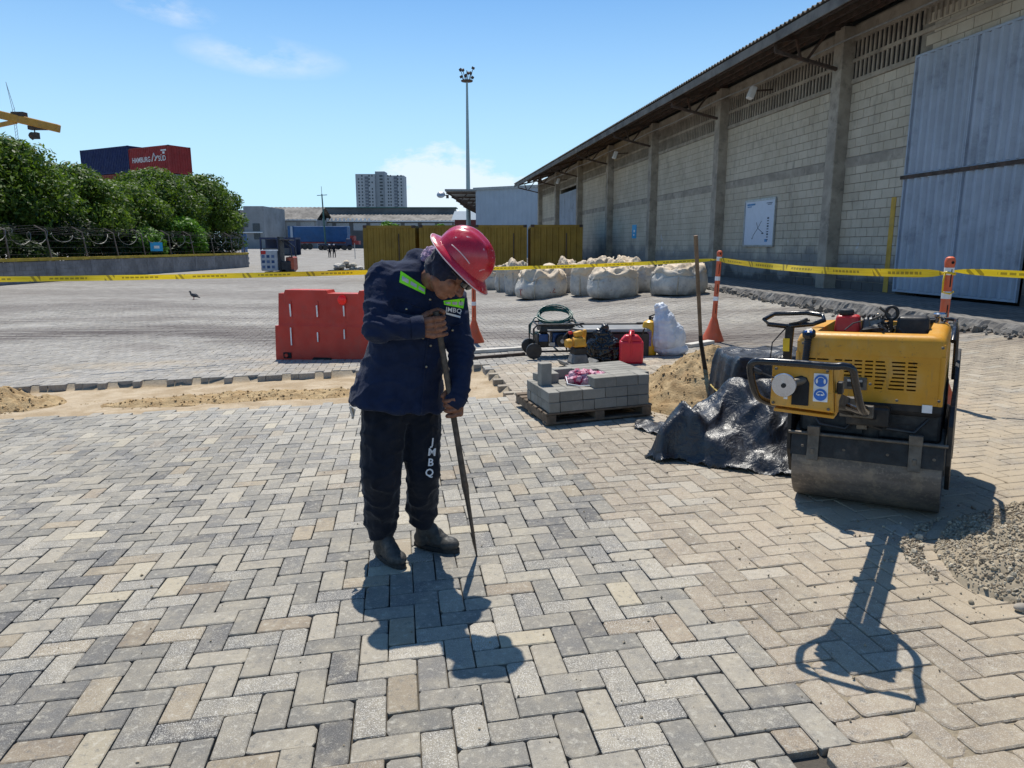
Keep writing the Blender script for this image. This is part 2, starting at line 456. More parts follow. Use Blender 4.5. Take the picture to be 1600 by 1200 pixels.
def sand_dust(m, v, cc):
    sx = m.n('ShaderNodeSeparateXYZ'); m.l(v, sx.inputs[0])
    d = m.ramp(m.noise(m.map(v, loc=(2, 7, 0)), 1.3, 6, .65), .47, .66)
    y1 = m.ramp(m.math('ABSOLUTE', m.math('SUBTRACT', sx.outputs[1], 9.9)), 1.1, .4)
    k = m.math('MULTIPLY', m.math('MULTIPLY', y1, d), .55)
    right = m.math('MULTIPLY', m.ramp(sx.outputs[0], .8, 2.2), m.ramp(m.noise(m.map(v, loc=(2, 3, 1)), 2.2, 7, .68), .38, .60, 0, .75))
    near = m.ramp(sx.outputs[1], 8., 6.)
    k = m.math('MAXIMUM', k, m.math('MULTIPLY', right, near))
    return m.mix(k, cc, (.40, .325, .225))
cc = stains(mpv, v, cc); cc = sand_dust(mpv, v, cc)
h = mpv.math('ADD', mpv.math('MULTIPLY', fine, .5), med)
mpv.fin(cc, mpv.ramp(med, .3, .7, .72, .92), mpv.bump(h, .7, .0045), 0, .35)
M_STONE = mpv.m

mg = MT('ground_cover'); v = mg.coord('world'); km = mg.attr('kind')
sr = mg.n('ShaderNodeSeparateColor'); mg.l(km.outputs['Color'], sr.inputs[0])
g1 = mg.noise(v, 3.2, 8, .62); g2 = mg.noise(v, 30, 6, .7); g3 = mg.noise(v, 140, 3, .7)
cg = mg.mix(mg.ramp(g1, .3, .7), (.23, .218, .20), (.34, .32, .29))
cg = mg.mix(mg.ramp(g2, .5, .75, 0, .35), cg, (.2, .19, .18))
br = mg.n('ShaderNodeTexBrick'); mg.l(mg.map(v, rot=(0, 0, .16)), br.inputs['Vector']); br.inputs['Scale'].default_value = 1
br.inputs['Brick Width'].default_value = .2; br.inputs['Row Height'].default_value = .1; br.inputs['Mortar Size'].default_value = .006
br.inputs['Color1'].default_value = (1, 1, 1, 1); br.inputs['Color2'].default_value = (.8, .8, .8, 1); br.inputs['Mortar'].default_value = (.5, .48, .45, 1)
cg = mg.mix(.55, cg, br.outputs['Color'], 'MULTIPLY')
cg = stains(mg, v, cg)
sand = mg.mix(mg.ramp(g1, .35, .68), (.33, .245, .15), (.47, .38, .265)); sand = mg.mix(mg.ramp(g2, .5, .72, 0, .5), sand, (.22, .155, .09))
sand = mg.mix(mg.ramp(g3, .55, .75, 0, .35), sand, (.56, .47, .35))
cg = mg.mix(sr.outputs[0], cg, sand)
cg = mg.mix(sr.outputs[1], cg, (.085, .075, .062))
cg = mg.mix(sr.outputs[2], cg, mg.mix(mg.ramp(g2, .3, .7), (.17, .14, .10), (.30, .25, .175)))
mg.fin(cg, .93, mg.bump(mg.math('ADD', g2, mg.math('MULTIPLY', g3, .4)), .6, .02), 0, .3)
M_GROUND = mg.m

def axis(fine0, fine1, step, far0, far1):
    a = list(np.arange(fine0, fine1, step)); s = step; x = fine1
    while x < far1: a.append(x); s *= 1.22; x += s
    a.append(far1); s = step; x = fine0; b = []
    while x > far0: s *= 1.22; x -= s; b.append(max(x, far0))
    return np.array(sorted(set(b)) + a)
gx = axis(-9.5, 9.5, .075, -2500, 2500); gy = axis(.6, 22, .065, -60, 3200)
KX, KY = np.meshgrid(gx, gy); Vg = np.zeros((KX.size, 3)); Kg = np.zeros((KX.size, 4)); Kg[:, 3] = 1
ux = unlat
for n_, (x, y) in enumerate(zip(KX.ravel(), KY.ravel())):
    z = ground_z(x, y); r = g = b = 0.
    if .6 <= y <= FIELD + .3 and abs(x) < .80 * y + 1.3:
        if inside(trench, x, y):
            z += -.082 + .020 * noise.noise((x * 1.1, y * 2.2, 0)) + .012 * noise.noise((x * 5, y * 6, 2)) + .006 * noise.noise((x * 14, y * 14, 1))
            # low windrow of loose sand along the laying edge
            q = noise.noise((x * .5, 3.3, 1)); z += .045 * math.exp(-((y - (7.6 + .15 * x)) / .30) ** 2) * (.75 + q)
            r = 1
        else:
            zn = zone(x, y); fade = smooth((FIELD - y) / .5)
            z -= ({0: .026, 1: .007, 2: .012}[zn]) * fade
            if zn == 0: g = 1
            elif zn == 1: b = 1
            else: b = .8 * fade if y < 11 else .35 * fade; g = .35 * fade
    Vg[n_] = (x, y, z); Kg[n_, :3] = (r, g, b)
ny, nx = KX.shape
ii = np.arange(nx * ny).reshape(ny, nx)
Fg = np.stack([ii[:-1, :-1].ravel(), ii[:-1, 1:].ravel(), ii[1:, 1:].ravel(), ii[1:, :-1].ravel()], 1)
gme = np_mesh('ground', Vg, Fg, True); set_col(gme, 'kind', Kg)
ground = link_mesh('ground', gme, M_GROUND); ground['kind'] = 'structure'

PV, PF, PC = [], [], []
for n_, s in enumerate(stones):
    if n_ < 300 and shows(s) < 1e8:
        P, F, c, zn = stone_geo(*s, True)
        o = Vector((s[0], s[1], ground_z(s[0], s[1])))
        me = bpy.data.meshes.new('paver'); me.from_pydata([tuple(Vector(p) - o) for p in P], [], F); me.update()
        set_col(me, 'tint', np.tile(c, (len(P), 1)))
        ob = link_mesh('paver', me, M_STONE, ground); ob.location = o
    else:
        P, F, c, zn = stone_geo(*s, False); b = len(PV)
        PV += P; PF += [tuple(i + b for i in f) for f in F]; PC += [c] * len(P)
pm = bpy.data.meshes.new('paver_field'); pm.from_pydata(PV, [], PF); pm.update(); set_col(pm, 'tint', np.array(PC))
pf = link_mesh('paver_field', pm, M_STONE, ground); pf['kind'] = 'stuff'
# ------------------------------------------------------------------ shared materials
M_BLOCK = MT('concrete_block'); _m = M_BLOCK; v = _m.coord('world')
_f = _m.noise(v, 1.1, 6, .62); _g = _m.noise(_m.map(v, scale=(1, 1, .35)), 4.5, 7, .68); _o = _m.n('ShaderNodeObjectInfo').outputs['Random']
_c = _m.mix(_m.ramp(_f, .3, .7), (.45, .395, .305), (.56, .50, .40))
_c = _m.mix(_m.ramp(_g, .5, .75, 0, .5), _c, (.20, .185, .165)); _c = _m.mix(_m.math('MULTIPLY', _o, .16), _c, (.22, .20, .17))
_s = _m.n('ShaderNodeSeparateXYZ'); _m.l(v, _s.inputs[0])
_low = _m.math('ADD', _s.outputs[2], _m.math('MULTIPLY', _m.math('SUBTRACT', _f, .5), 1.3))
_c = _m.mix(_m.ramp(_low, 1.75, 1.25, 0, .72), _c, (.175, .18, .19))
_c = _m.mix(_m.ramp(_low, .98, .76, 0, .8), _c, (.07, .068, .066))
_p = _m.noise(_m.map(v, loc=(4, 9, 2)), 2.6, 8, .55)
_pp = _m.math('MULTIPLY', _m.ramp(_p, .66, .69), _m.ramp(_m.math('ABSOLUTE', _m.math('SUBTRACT', _s.outputs[2], 1.75)), .75, .35))
_c = _m.mix(_m.math('MULTIPLY', _pp, .8), _c, (.52, .53, .55))
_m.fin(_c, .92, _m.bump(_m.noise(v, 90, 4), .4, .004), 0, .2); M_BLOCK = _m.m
M_CONC = basic('old_concrete', (.34, .30, .245), .9, 0, .22, 2.2, .3, 40, (.12, .11, .10), .6, .25, 3.4)
M_MORTAR = basic('mortar', (.25, .225, .185), .95, 0, .2, 3)
M_DSTEEL = basic('dark_rusty_steel', (.075, .055, .045), .75, .1, .35, 5, .2, 80, (.17, .08, .045), .6, .3)
M_ROOFSH = basic('weathered_roof_sheet', (.16, .145, .125), .85, 0, .3, 1.5, .1, 30, (.07, .06, .05), .6, .3)
M_DOORBL = basic('blue_grey_door_paint', (.34, .385, .455), .55, .1, .10, 1.3, .1, 60, (.13, .15, .19), .55, .4, 1.6)
M_YELLOWP = basic('yellow_wall_paint', (.50, .31, .05), .8, 0, .2, 3, 0, 40, (.25, .2, .12), .6)
M_WHITE = basic('white_paint', (.74, .75, .75), .5, 0, .05, 4, 0, 40, (.45, .42, .38), .35)
M_BLACKP = basic('black_plastic', (.018, .018, .02), .45, 0, .3, 9, .1, 120, (.10, .09, .08), .25)
M_DARK = basic('void_shade_black', (.012, .012, .013), .9)  # black put in for the shade of openings, slots and holes; also the beak
M_CYAN = basic('cyan_poster', (.02, .33, .62), .5, 0, .05)
M_STEELG = basic('galvanised_steel', (.42, .43, .44), .42, .7, .15, 8, 0, 60, (.25, .22, .2), .35)
def text_obj(s, size, mat, parent=None, name='lettering', depth=.0, align='CENTER', bold=.0):
    c = bpy.data.curves.new(name, 'FONT'); c.body = s; c.size = size; c.align_x = align; c.align_y = 'CENTER'; c.extrude = depth; c.offset = bold; c.resolution_u = 3
    o = bpy.data.objects.new(name + '_c', c); col.objects.link(o)
    me = evaluated(o, name); bpy.data.objects.remove(o); bpy.data.curves.remove(c)
    me.materials.clear()
    return link_mesh(name, me, mat, parent)
def set_axes(o, loc, X, Y):
    X = Vector(X).normalized(); Y = (Vector(Y) - X * Vector(Y).dot(X)).normalized(); Z = X.cross(Y)
    m = Matrix((X, Y, Z)).transposed().to_4x4(); m.translation = Vector(loc); o.matrix_local = m; return o

# ------------------------------------------------------------------ warehouse on the right
wd = Vector((WK, 1, 0)).normalized(); wn_ = Vector((-wd.y, wd.x, 0))       # along the wall / out of the wall to the yard
P0 = Vector((WX, 0, 0))
YS = 1 / wd.y
def wp(Y, out=0., z=0.): return P0 + wd * (Y * YS) + wn_ * out + Vector((0, 0, z))
AZ = .65
wh = thing('warehouse', 'long grey block warehouse with corrugated eaves and blue metal doors on the right', 'warehouse', wp(17.4, 0, AZ))
WL = wh.location.copy()
def wmb():
    m = MB(); m.M = Matrix.Translation(-WL); return m
Y0, Y1 = 3.0, 56.5
pil = [17.4 + 6.42 * k for k in range(-2, 7)]
pil = [y for y in pil if Y0 < y < Y1 + .5] 
D1 = (11.95, 15.05); D2 = (44.2, 49.0)
R3 = frame(wd, wn_, Vector((0, 0, 1)))
def wbox(m, ya, yb, za, zb, oa, ob):
    c = (wp(ya, oa, za) + wp(yb, ob, zb)) / 2
    m.box(c, ((yb - ya) * YS, ob - oa, zb - za), R3)
m = wmb()                                             # backing wall just behind the blocks (the mortar), with the door openings left out
segs = [(Y0, D1[0]), (D1[1], D2[0]), (D2[1], Y1)]
for a, b in segs: wbox(m, a, b, AZ - .6, 6.55, -.30, -.013)
for d in (D1, D2): wbox(m, d[0], d[1], 5.36, 6.55, -.30, -.013)
m.build('wall_core', M_MORTAR, wh)
m = wmb(); wbox(m, Y1, Y1 + .25, 0, 6.5, -22, -.02); wbox(m, Y0 - .25, Y0, 0, 6.5, -22, -.02); wbox(m, Y0, Y1, 0, 5.5, -22.3, -22)
m.build('end_wall', M_CONC, wh)
for d in (D1, D2): m = wmb(); wbox(m, d[0], d[1], AZ - .3, 5.36, -.6, -.5); m.build('dark_interior', M_DARK, wh)  # black sheet stands in for the unlit inside behind the doors
# blocks
blocks = []
CH = .2
for r in range(0, 27):
    z = AZ + .0 + r * CH
    if 3.36 < z + .1 < 3.62: continue                 # ring beam
    zt = z + CH
    if z >= 5.16 and zt > 5.38: pass
    off = (r % 2) * .2 + (0 if r < 14 else .1)
    k = Y0 - off
    while k < Y1:
        a, b = k, k + .4; k += .4
        a2, b2 = max(a, Y0), min(b, Y1)
        if z > 5.2:
            # above the doors only
            if not any(d[0] <= a2 and b2 <= d[1] + .01 for d in (D1,)): continue
            if z > 5.9: continue
            z_ = z + .02
        else:
            z_ = z
            skip = False
            for d in (D1, D2):
                if a2 < d[1] and b2 > d[0]:
                    if a2 < d[0]: b2 = d[0]
                    elif b2 > d[1]: a2 = d[1]
                    else: skip = True
            if skip: continue
        for p in pil:
            if p - .19 < b2 and a2 < p + .19:
                if a2 < p - .19: b2 = p - .19
                else: a2 = p + .19
        if b2 - a2 < .06: continue
        blocks.append((a2, b2, z_))
def bshow(b):
    p = wp((b[0] + b[1]) / 2, 0, b[2] + .1); x, y, zc = to_px(p)
    return p.y if (-20 < x < 1620 and -20 < y) else 1e9
blocks.sort(key=bshow)
cache = {}
fld = wmb()
for n_, (a, b, z) in enumerate(blocks):
    dpt = rs.normal(0, .0012); L = (b - a) * YS - .012; hh = CH - .012
    if n_ < 300:
        key = round(L, 2)
        if key not in cache:
            q = MB(); q.box((0, 0, 0), (L, .02, hh), None); q.v = [Vector((p.x * (.985 if p.y > 0 else 1), p.y, p.z * (.97 if p.y > 0 else 1))) for p in q.v]
            me = bpy.data.meshes.new('block'); me.from_pydata([tuple(p) for p in q.v], [], q.f); me.update(); me.materials.append(M_BLOCK); cache[key] = me
        o = bpy.data.objects.new('block', cache[key]); col.objects.link(o); o.parent = wh
        M4 = R3.to_4x4(); M4.translation = wp((a + b) / 2, -.010 + dpt, z + CH / 2) - WL; o.matrix_local = M4
    else:
        fld.box(wp((a + b) / 2, -.010 + dpt, z + CH / 2), (L, .02, hh), R3)
o = fld.build('block_field', M_BLOCK, wh); o['kind'] = 'stuff'
bays = [Y0] + pil + [Y1]
for i in range(len(bays) - 1):                        # ring beam between the pillars
    a, b = bays[i] + .18, bays[i + 1] - .18
    if b <= D1[0] or a >= D1[1] : rng_ = [(a, b)]
    else: rng_ = [(a, D1[0]), (D1[1], b)]
    for a_, b_ in rng_:
        if a_ < D2[1] and b_ > D2[0]:
            for q in ((a_, D2[0]), (D2[1], b_)):
                if q[1] - q[0] > .2: mm = wmb(); wbox(mm, q[0], q[1], 3.42, 3.63, -.012, .006); mm.build('ring_beam', M_CONC, wh)
            continue
        if b_ - a_ > .2: mm = wmb(); wbox(mm, a_, b_, 3.42, 3.63, -.012, .006); mm.build('ring_beam', M_CONC, wh)
for p in pil:
    mm = wmb(); wbox(mm, p - .18, p + .18, AZ - .25, 6.5, -.05, .30); mm.build('pillar', M_CONC, wh, bevel=.015)
# louvre band under the eaves
for i in range(len(bays) - 1):
    a, b = bays[i] + .19, bays[i + 1] - .19
    m = wmb(); wbox(m, a, b, 5.26, 5.36, -.01, .03); wbox(m, a, b, 5.72, 5.80, -.01, .03); wbox(m, a, b, 6.18, 6.5, -.01, .03)
    if not (a < D1[1] and b > D1[0]) or True: m.build('louvre_rail', M_CONC, wh)
    m = wmb(); y = a + .07
    while y < b - .04:
        over_door = D1[0] < y < D1[1]
        if not over_door: wbox(m, y - .026, y + .026, 5.36, 5.72, -.012, .022)
        wbox(m, y - .026, y + .026, 5.80 if not over_door else 5.9, 6.18, -.012, .022)
        y += .15
    o = m.build('louvre_slat', M_CONC, wh); o['kind'] = 'stuff'
    for ga, gb in ([(a, D1[0]), (D1[1], b)] if a < D1[0] and b > D1[1] else [(a, b)]): m = wmb(); wbox(m, ga, gb, 5.37, 6.17, -.0125, -.008); m.build('louvre_shadow_gap', M_DARK, wh)  # black sheet between the slats imitates the shade of the gaps
# roof: corrugated sheet, purlins, fascia and brackets
EO = 2.0; EZ = 6.34
def corr_sheet(name, mat, parent, A, B, C, pitch=.18, amp=.03, thick=.012):
    """corrugated sheet from edge A-B to edge through C (A->C is the fall line)"""
    A, B, C = Vector(A), Vector(B), Vector(C); L = (B - A).length; d = (B - A).normalized(); n = (B - A).cross(C - A).normalized()
    if n.z < 0: n = -n
    N = int(L / pitch * 4); vs_ = []; 
    for i in range(N + 1):
        t = i / N * L; off = n * (amp * math.sin(2 * PI * t / pitch))
        for e in (0, C - A):
            base = A + d * t + (e if e != 0 else Vector()) + off
            vs_ += [base, base - n * thick]
    fs = []
    for i in range(N):
        a = i * 4; b = a + 4
        fs += [(a, b, b + 2, a + 2), (a + 1, a + 3, b + 3, b + 1), (a, a + 1, b + 1, b), (a + 2, b + 2, b + 3, a + 3)]
    q = MB(); q.M = Matrix.Translation(-WL) if parent is wh else None; q.add(vs_, fs); return q.build(name, mat, parent)
RS = .22                                              # roof slope
corr_sheet('roof_sheet', M_ROOFSH, wh, wp(Y0 - .4, EO, EZ), wp(Y1 + .5, EO, EZ), wp(Y0 - .4, -11, EZ + RS * (EO + 11)))
m = wmb(); 
for o_ in (11.2, ):
    a, b = wp(Y0 - .4, -11, EZ + RS * 13), wp(Y1 + .5, -11, EZ + RS * 13); c, d = wp(Y1 + .5, -24, EZ), wp(Y0 - .4, -24, EZ)
    m.add([a, b, c, d], [(0, 1, 2, 3)])
m.build('rear_roof_slope', M_ROOFSH, wh)
def rz(o_): return EZ - .06 + RS * (EO - o_)
for o_ in (1.9, 1.45, .95, .45, .1):
    m = wmb(); m.beam(wp(Y0 - .3, o_, rz(o_) - .05), wp(Y1 + .4, o_, rz(o_) - .05), .06, .10); m.build('purlin', M_DSTEEL, wh)
m = wmb(); m.beam(wp(Y0 - .4, EO - .03, EZ - .17), wp(Y1 + .45, EO - .03, EZ - .17), .03, .2); m.build('eaves_fascia', M_ROOFSH, wh)
for p in pil:
    m = wmb(); top = []
    m.beam(wp(p, .02, rz(.0) - .16), wp(p, 1.86, rz(1.86) - .16), .07, .09)
    m.beam(wp(p, .30, 5.62), wp(p, 1.82, 5.95), .07, .07)
    m.beam(wp(p, 1.82, 5.95), wp(p, 1.82, rz(1.82) - .14), .06, .06)
    m.beam(wp(p, 1.2, 5.82), wp(p, 1.35, rz(1.35) - .14), .05, .05); m.beam(wp(p, 1.05, 5.79), wp(p, .55, rz(.55) - .14), .05, .05)
    m.build('eaves_bracket', M_DSTEEL, wh)
m = wmb(); pts = []
for k in range(0, 60):
    y = Y0 + (Y1 - Y0) * k / 59; pts.append(wp(y, .42, 6.12 - .05 * math.sin((y - 17.4) / 6.42 * PI) ** 2))
m.tube(pts, .02, 6); m.build('cable_conduit', M_STEELG, wh)
for Y, z in ((20.9, 5.8), (34.2, 5.75), (47, 5.7)):
    m = wmb(); c = wp(Y, .62, z); m.box(c, (.20, .16, .34), R3 @ Rx(.35)); m.build('flood_lamp', M_WHITE, wh, bevel=.02)
    m = wmb(); m.beam(wp(Y, .0, z + .1), wp(Y, .6, z + .05), .04, .04); m.build('lamp_arm', M_DSTEEL, wh)
def corr_door(Ya, Yb, za, zb, out, rows, cols, nrib=6):
    fr = wmb()
    w = (Yb - Ya) / cols; h = (zb - za) / rows
    for r in range(rows):
        for c in range(cols):
            ya = Ya + c * w; z0 = za + r * h
            m = wmb(); vs_, fs = [], []; N = nrib * 4 + 1
            inn = .045; L = w - 2 * inn
            for i in range(N):
                t = ya + inn + L * i / (N - 1); ph = i % 4; o_ = out + (.0, .06, .06, .0)[ph]
                if ph in (1, 3): t += L / (N - 1) * (-.55 if ph == 1 else .55) * (1 if ph == 1 else -1) * 0
                vs_ += [wp(t, o_, z0 + .05), wp(t, o_, z0 + h - .05)]
            fs = [(2 * i, 2 * i + 2, 2 * i + 3, 2 * i + 1) for i in range(N - 1)]
            m.add(vs_, fs); m.build('door_panel', M_DOORBL, wh)
            f = wmb()
            for (a, b) in (((ya + .02, z0 + .025), (ya + w - .02, z0 + .025)), ((ya + .02, z0 + h - .025), (ya + w - .02, z0 + h - .025)), ((ya + .022, z0), (ya + .022, z0 + h)), ((ya + w - .022, z0), (ya + w - .022, z0 + h))):
                f.beam(wp(a[0], out + .02, a[1]), wp(b[0], out + .02, b[1]), .045, .045)
            f.build('door_frame', M_DOORBL, wh)
corr_door(D1[0], D1[1], AZ + .06, 5.34, .04, 2, 2, 7)
corr_door(D2[0], D2[1], AZ + .06, 5.0, .04, 1, 3, 6)
m = wmb(); wbox(m, D1[0] - .05, D1[1] + .05, 2.98, 3.05, .085, .12); m.build('door_rail', M_DSTEEL, wh)
m = wmb(); wbox(m, D1[1] + .25, D1[1] + .40, AZ + .02, 2.65, .003, .010); m.build('yellow_stripe', M_YELLOWP, wh)
# concrete apron with its broken edge
apr = bpy.data.objects.new('apron', None)
vs_, fs = [], []; N = 1500
for i in range(N + 1):
    Y = 2 + (60 - 2) * i / N
    e = APR + .13 * noise.noise((Y * .8, 0, 3)) + .07 * noise.noise((Y * 4, 1, 3)) + .03 * noise.noise((Y * 13, 2, 3))
    e2 = e + .03 + .025 * noise.noise((Y * 6, 3, 3)) + .012 * noise.noise((Y * 23, 5, 3)); g = wp(Y, e2, 0); zg = ground_z(g.x, g.y)
    vs_ += [wp(Y, .0, AZ), wp(Y, e, AZ - .012 + .02 * noise.noise((Y * 5, 0, 9))), wp(Y, e + .035 + .035 * noise.noise((Y * 10, 31, 2)), zg + max(.0, AZ - zg) * (.62 + .4 * noise.noise((Y * 13, 4, 2)))), wp(Y, e + .14 + .06 * noise.noise((Y * 8, 61, 2)), zg - .015 + .03 * noise.noise((Y * 15, 9, 5)))]
for i in range(N):
    for k in range(3): a = i * 4 + k; fs.append((a, a + 1, a + 5, a + 4))
m_ = MT('apron_concrete'); v = m_.coord('world'); sx = m_.map(v, rot=(0, 0, .1407)); f1 = m_.noise(v, 1.7, 7, .65)
wv = m_.n('ShaderNodeTexWave'); wv.bands_direction = 'X'; m_.l(sx, wv.inputs['Vector']); wv.inputs['Scale'].default_value = 1.9; wv.inputs['Distortion'].default_value = .35; wv.inputs['Detail'].default_value = 2
c_ = m_.mix(m_.ramp(f1, .3, .7), (.12, .112, .105), (.21, .20, .185)); c_ = m_.mix(m_.ramp(wv.outputs['Fac'], .25, .6, .45, 0), c_, (.06, .058, .056))  # dark wave bands put striped shade into the slab colour
m_.fin(c_, .9, m_.bump(m_.noise(v, 22, 6, .7), .6, .02)); M_APRON = m_.m
me = bpy.data.meshes.new('apron'); me.from_pydata([tuple(q) for q in vs_], [], fs); me.update()
bpy.data.objects.remove(apr); apr = link_mesh('apron', me, M_APRON); apr['kind'] = 'structure'
# rubble along the apron edge
m = MB()
for k in range(2600):
    Y = rs.uniform(8.5, 30); q = wp(Y, APR + rs.normal(.08, .09), 0); s_ = abs(rs.normal(.016, .02)) + .008
    q.z = max(ground_z(q.x, q.y), AZ - .1 if (q - P0).dot(wn_) < APR - .02 else -1) + s_ * .4
    R = Euler(rs.uniform(0, 6, 3)).to_matrix(); m.box(q, (s_ * rs.uniform(1, 2.2), s_ * rs.uniform(.8, 1.6), s_), R, (rs.uniform(.5, 1), rs.uniform(.5, 1)))
o = m.build('rubble', basic('rubble_stone', (.17, .155, .135), .92, 0, .3, 5, .3, 50)); tag(o, kind='stuff')
# notice board and posters
bd = thing('notice_board', 'white map board with a small plan screwed to the warehouse block wall', 'notice board', wp(21.15, .03, 1.9))
bm_ = MB(); bm_.M = Matrix.Translation(-bd.location); wbox(bm_, 20.27, 22.03, 1.66, 2.94, .012, .035)
M_BOARD = basic('board_white', (.55, .60, .70), .4, 0, .04); o = bm_.build('panel', M_BOARD, bd)
f = MB(); f.M = Matrix.Translation(-bd.location)
for a, b in (((20.25, 1.65), (22.05, 1.65)), ((20.25, 2.95), (22.05, 2.95)), ((20.25, 1.65), (20.25, 2.95)), ((22.05, 1.65), (22.05, 2.95))):
    f.beam(wp(a[0], .035, a[1]), wp(b[0], .035, b[1]), .04, .05)
f.build('frame', M_STEELG, bd)
M_INK = basic('map_ink', (.03, .05, .09), .6); M_BLUEP = basic('map_blue', (.05, .2, .42), .6)
g_ = MB(); g_.M = Matrix.Translation(-bd.location)
def bd_box(m, y, z, w, h): wbox(m, y - w / 2, y + w / 2, z - h / 2, z + h / 2, .0355, .0375)
for k in range(9): bd_box(g_, 20.62, 2.42 - k * .075, .10, .03 if k % 3 else .05)
for a, b in (((21.2, 2.15), (20.85, 2.0)), ((21.2, 2.15), (21.45, 1.95)), ((21.2, 2.15), (21.0, 2.35)), ((21.2, 2.15), (21.3, 2.32)), ((21.45, 1.95), (21.5, 1.85))):
    g_.beam(wp(a[0], .0365, a[1]), wp(b[0], .0365, b[1]), .002, .018)
bd_box(g_, 20.9, 2.0, .12, .03); bd_box(g_, 21.52, 1.86, .03, .04); bd_box(g_, 20.6, 2.84, .34, .02); bd_box(g_, 20.58, 2.80, .24, .02)
g_.build('plan_print', M_INK, bd)
g_ = MB(); g_.M = Matrix.Translation(-bd.location); bd_box(g_, 21.68, 2.84, .5, .05); bd_box(g_, 21.78, 2.78, .26, .03); bd_box(g_, 20.68, 1.80, .16, .08); g_.build('title_print', M_BLUEP, bd)
for Y, z0, h, w, lab, cat in ((32.9, 1.98, .60, .62, 'bright blue poster on the warehouse wall between two pillars, left of the map board', 'poster'), (52.5, 2.35, .5, .9, 'small light blue sign high on the wall at the far end of the warehouse', 'sign')):
    t = thing('poster', lab, cat, wp(Y, .01, z0 + h / 2)); q = MB(); q.M = Matrix.Translation(-t.location); wbox(q, Y - w / 2, Y + w / 2, z0, z0 + h, .002, .012); q.build('sheet', M_CYAN, t)
    q = MB(); q.M = Matrix.Translation(-t.location); wbox(q, Y - w * .2, Y + w * .15, z0 + h * .45, z0 + h * .62, .0125, .0145); wbox(q, Y - w * .1, Y + w * .2, z0 + h * .2, z0 + h * .3, .0125, .0145); q.build('print', M_WHITE, t)

# ------------------------------------------------------------------ shipping containers
def container(name, label, group, loc, ang, L, Wd, Hh, c, rust=.5, doors=False, parent_none=True):
    """origin at the bottom centre of the end that faces -y local"""
    t = thing(name, label, 'container', loc, ang, group)
    M1 = basic(name + '_paint', c, .6, .1, .14, 1.2, .05, 50, (c[0] * .35 + .02, c[1] * .35 + .012, c[2] * .35 + .008), rust, .3, 1.8)
    P = .10
    def wall(nm, A, B, n_out, pitch=.27, dep=.036):
        A, B = Vector(A), Vector(B); d = (B - A); Lw = d.length; d.normalize(); n_ = max(2, int(Lw / pitch)); pt = Lw / n_
        vs_, xs = [], []
        for i in range(n_):
            for t_, o_ in ((0, 0), (.26, 0), (.38, -dep), (.88, -dep)): xs.append(((i + t_) * pt, o_))
        xs.append((Lw, 0))
        for x_, o_ in xs: p = A + d * x_ + Vector(n_out) * o_; vs_ += [p + Vector((0, 0, .16)), p + Vector((0, 0, Hh - .12))]
        q = MB(); q.add(vs_, [(2 * i, 2 * i + 2, 2 * i + 3, 2 * i + 1) for i in range(len(xs) - 1)]); return q.build(nm, M1, t)
    w = Wd / 2; e = .015
    wall('end_panel', (-w + P, e, 0), (w - P, e, 0), (0, -1, 0)); wall('end_panel', (w - P, L - e, 0), (-w + P, L - e, 0), (0, 1, 0))
    wall('side_panel', (-w + e, P, 0), (-w + e, L - P, 0), (-1, 0, 0)); wall('side_panel', (w - e, L - P, 0), (w - e, P, 0), (1, 0, 0))
    for x in (-1, 1):
        for y in (0, 1): q = MB(); q.box((x * (w - P / 2), P / 2 + y * (L - P), Hh / 2), (P, P, Hh - .2)); q.build('corner_post', M1, t)
    q = MB()
    for z, hh in ((.1, .14), (Hh - .07, .12)):
        for y in (P / 2, L - P / 2): q.box((0, y, z), (Wd - 2 * P, P * .8, hh))
        for x in (-1, 1): q.box((x * (w - P / 2), L / 2, z), (P * .8, L - 2 * P, hh))
    q.build('rail', M1, t)
    q = MB(); q.box((0, L / 2, Hh - .03), (Wd - .12, L - .12, .04)); q.build('roof', M1, t)
    for x in (-1, 1):
        for y in (0, 1):
            for z in (0, 1): q = MB(); q.box((x * (w - .085), .08 + y * (L - .16), .06 + z * (Hh - .12)), (.17, .165, .12)); q.build('corner_casting', M_DSTEEL if c[0] > .2 and z else M1, t)
    return t, M1
yc = (.27, .17, .028)
for k in range(4):
    xl = -6.98 + k * 2.62; t, M1 = container('shipping_container', ['leftmost', 'second from the left', 'third from the left', 'rightmost'][k] + ' of the four mustard yellow containers standing end-on behind the white bags', 'yellow containers in a row', (xl + 1.22, 34.0 + .05 * (k % 2), .0 + .012 * k), 0, 6.06, 2.44, 2.59, yc, .35)
    q = MB(); q.box((rs.choice([.45, .6]), -.004, 1.25), (.05, .004, 1.9)); q.build('rust_streak', M_DSTEEL, t)
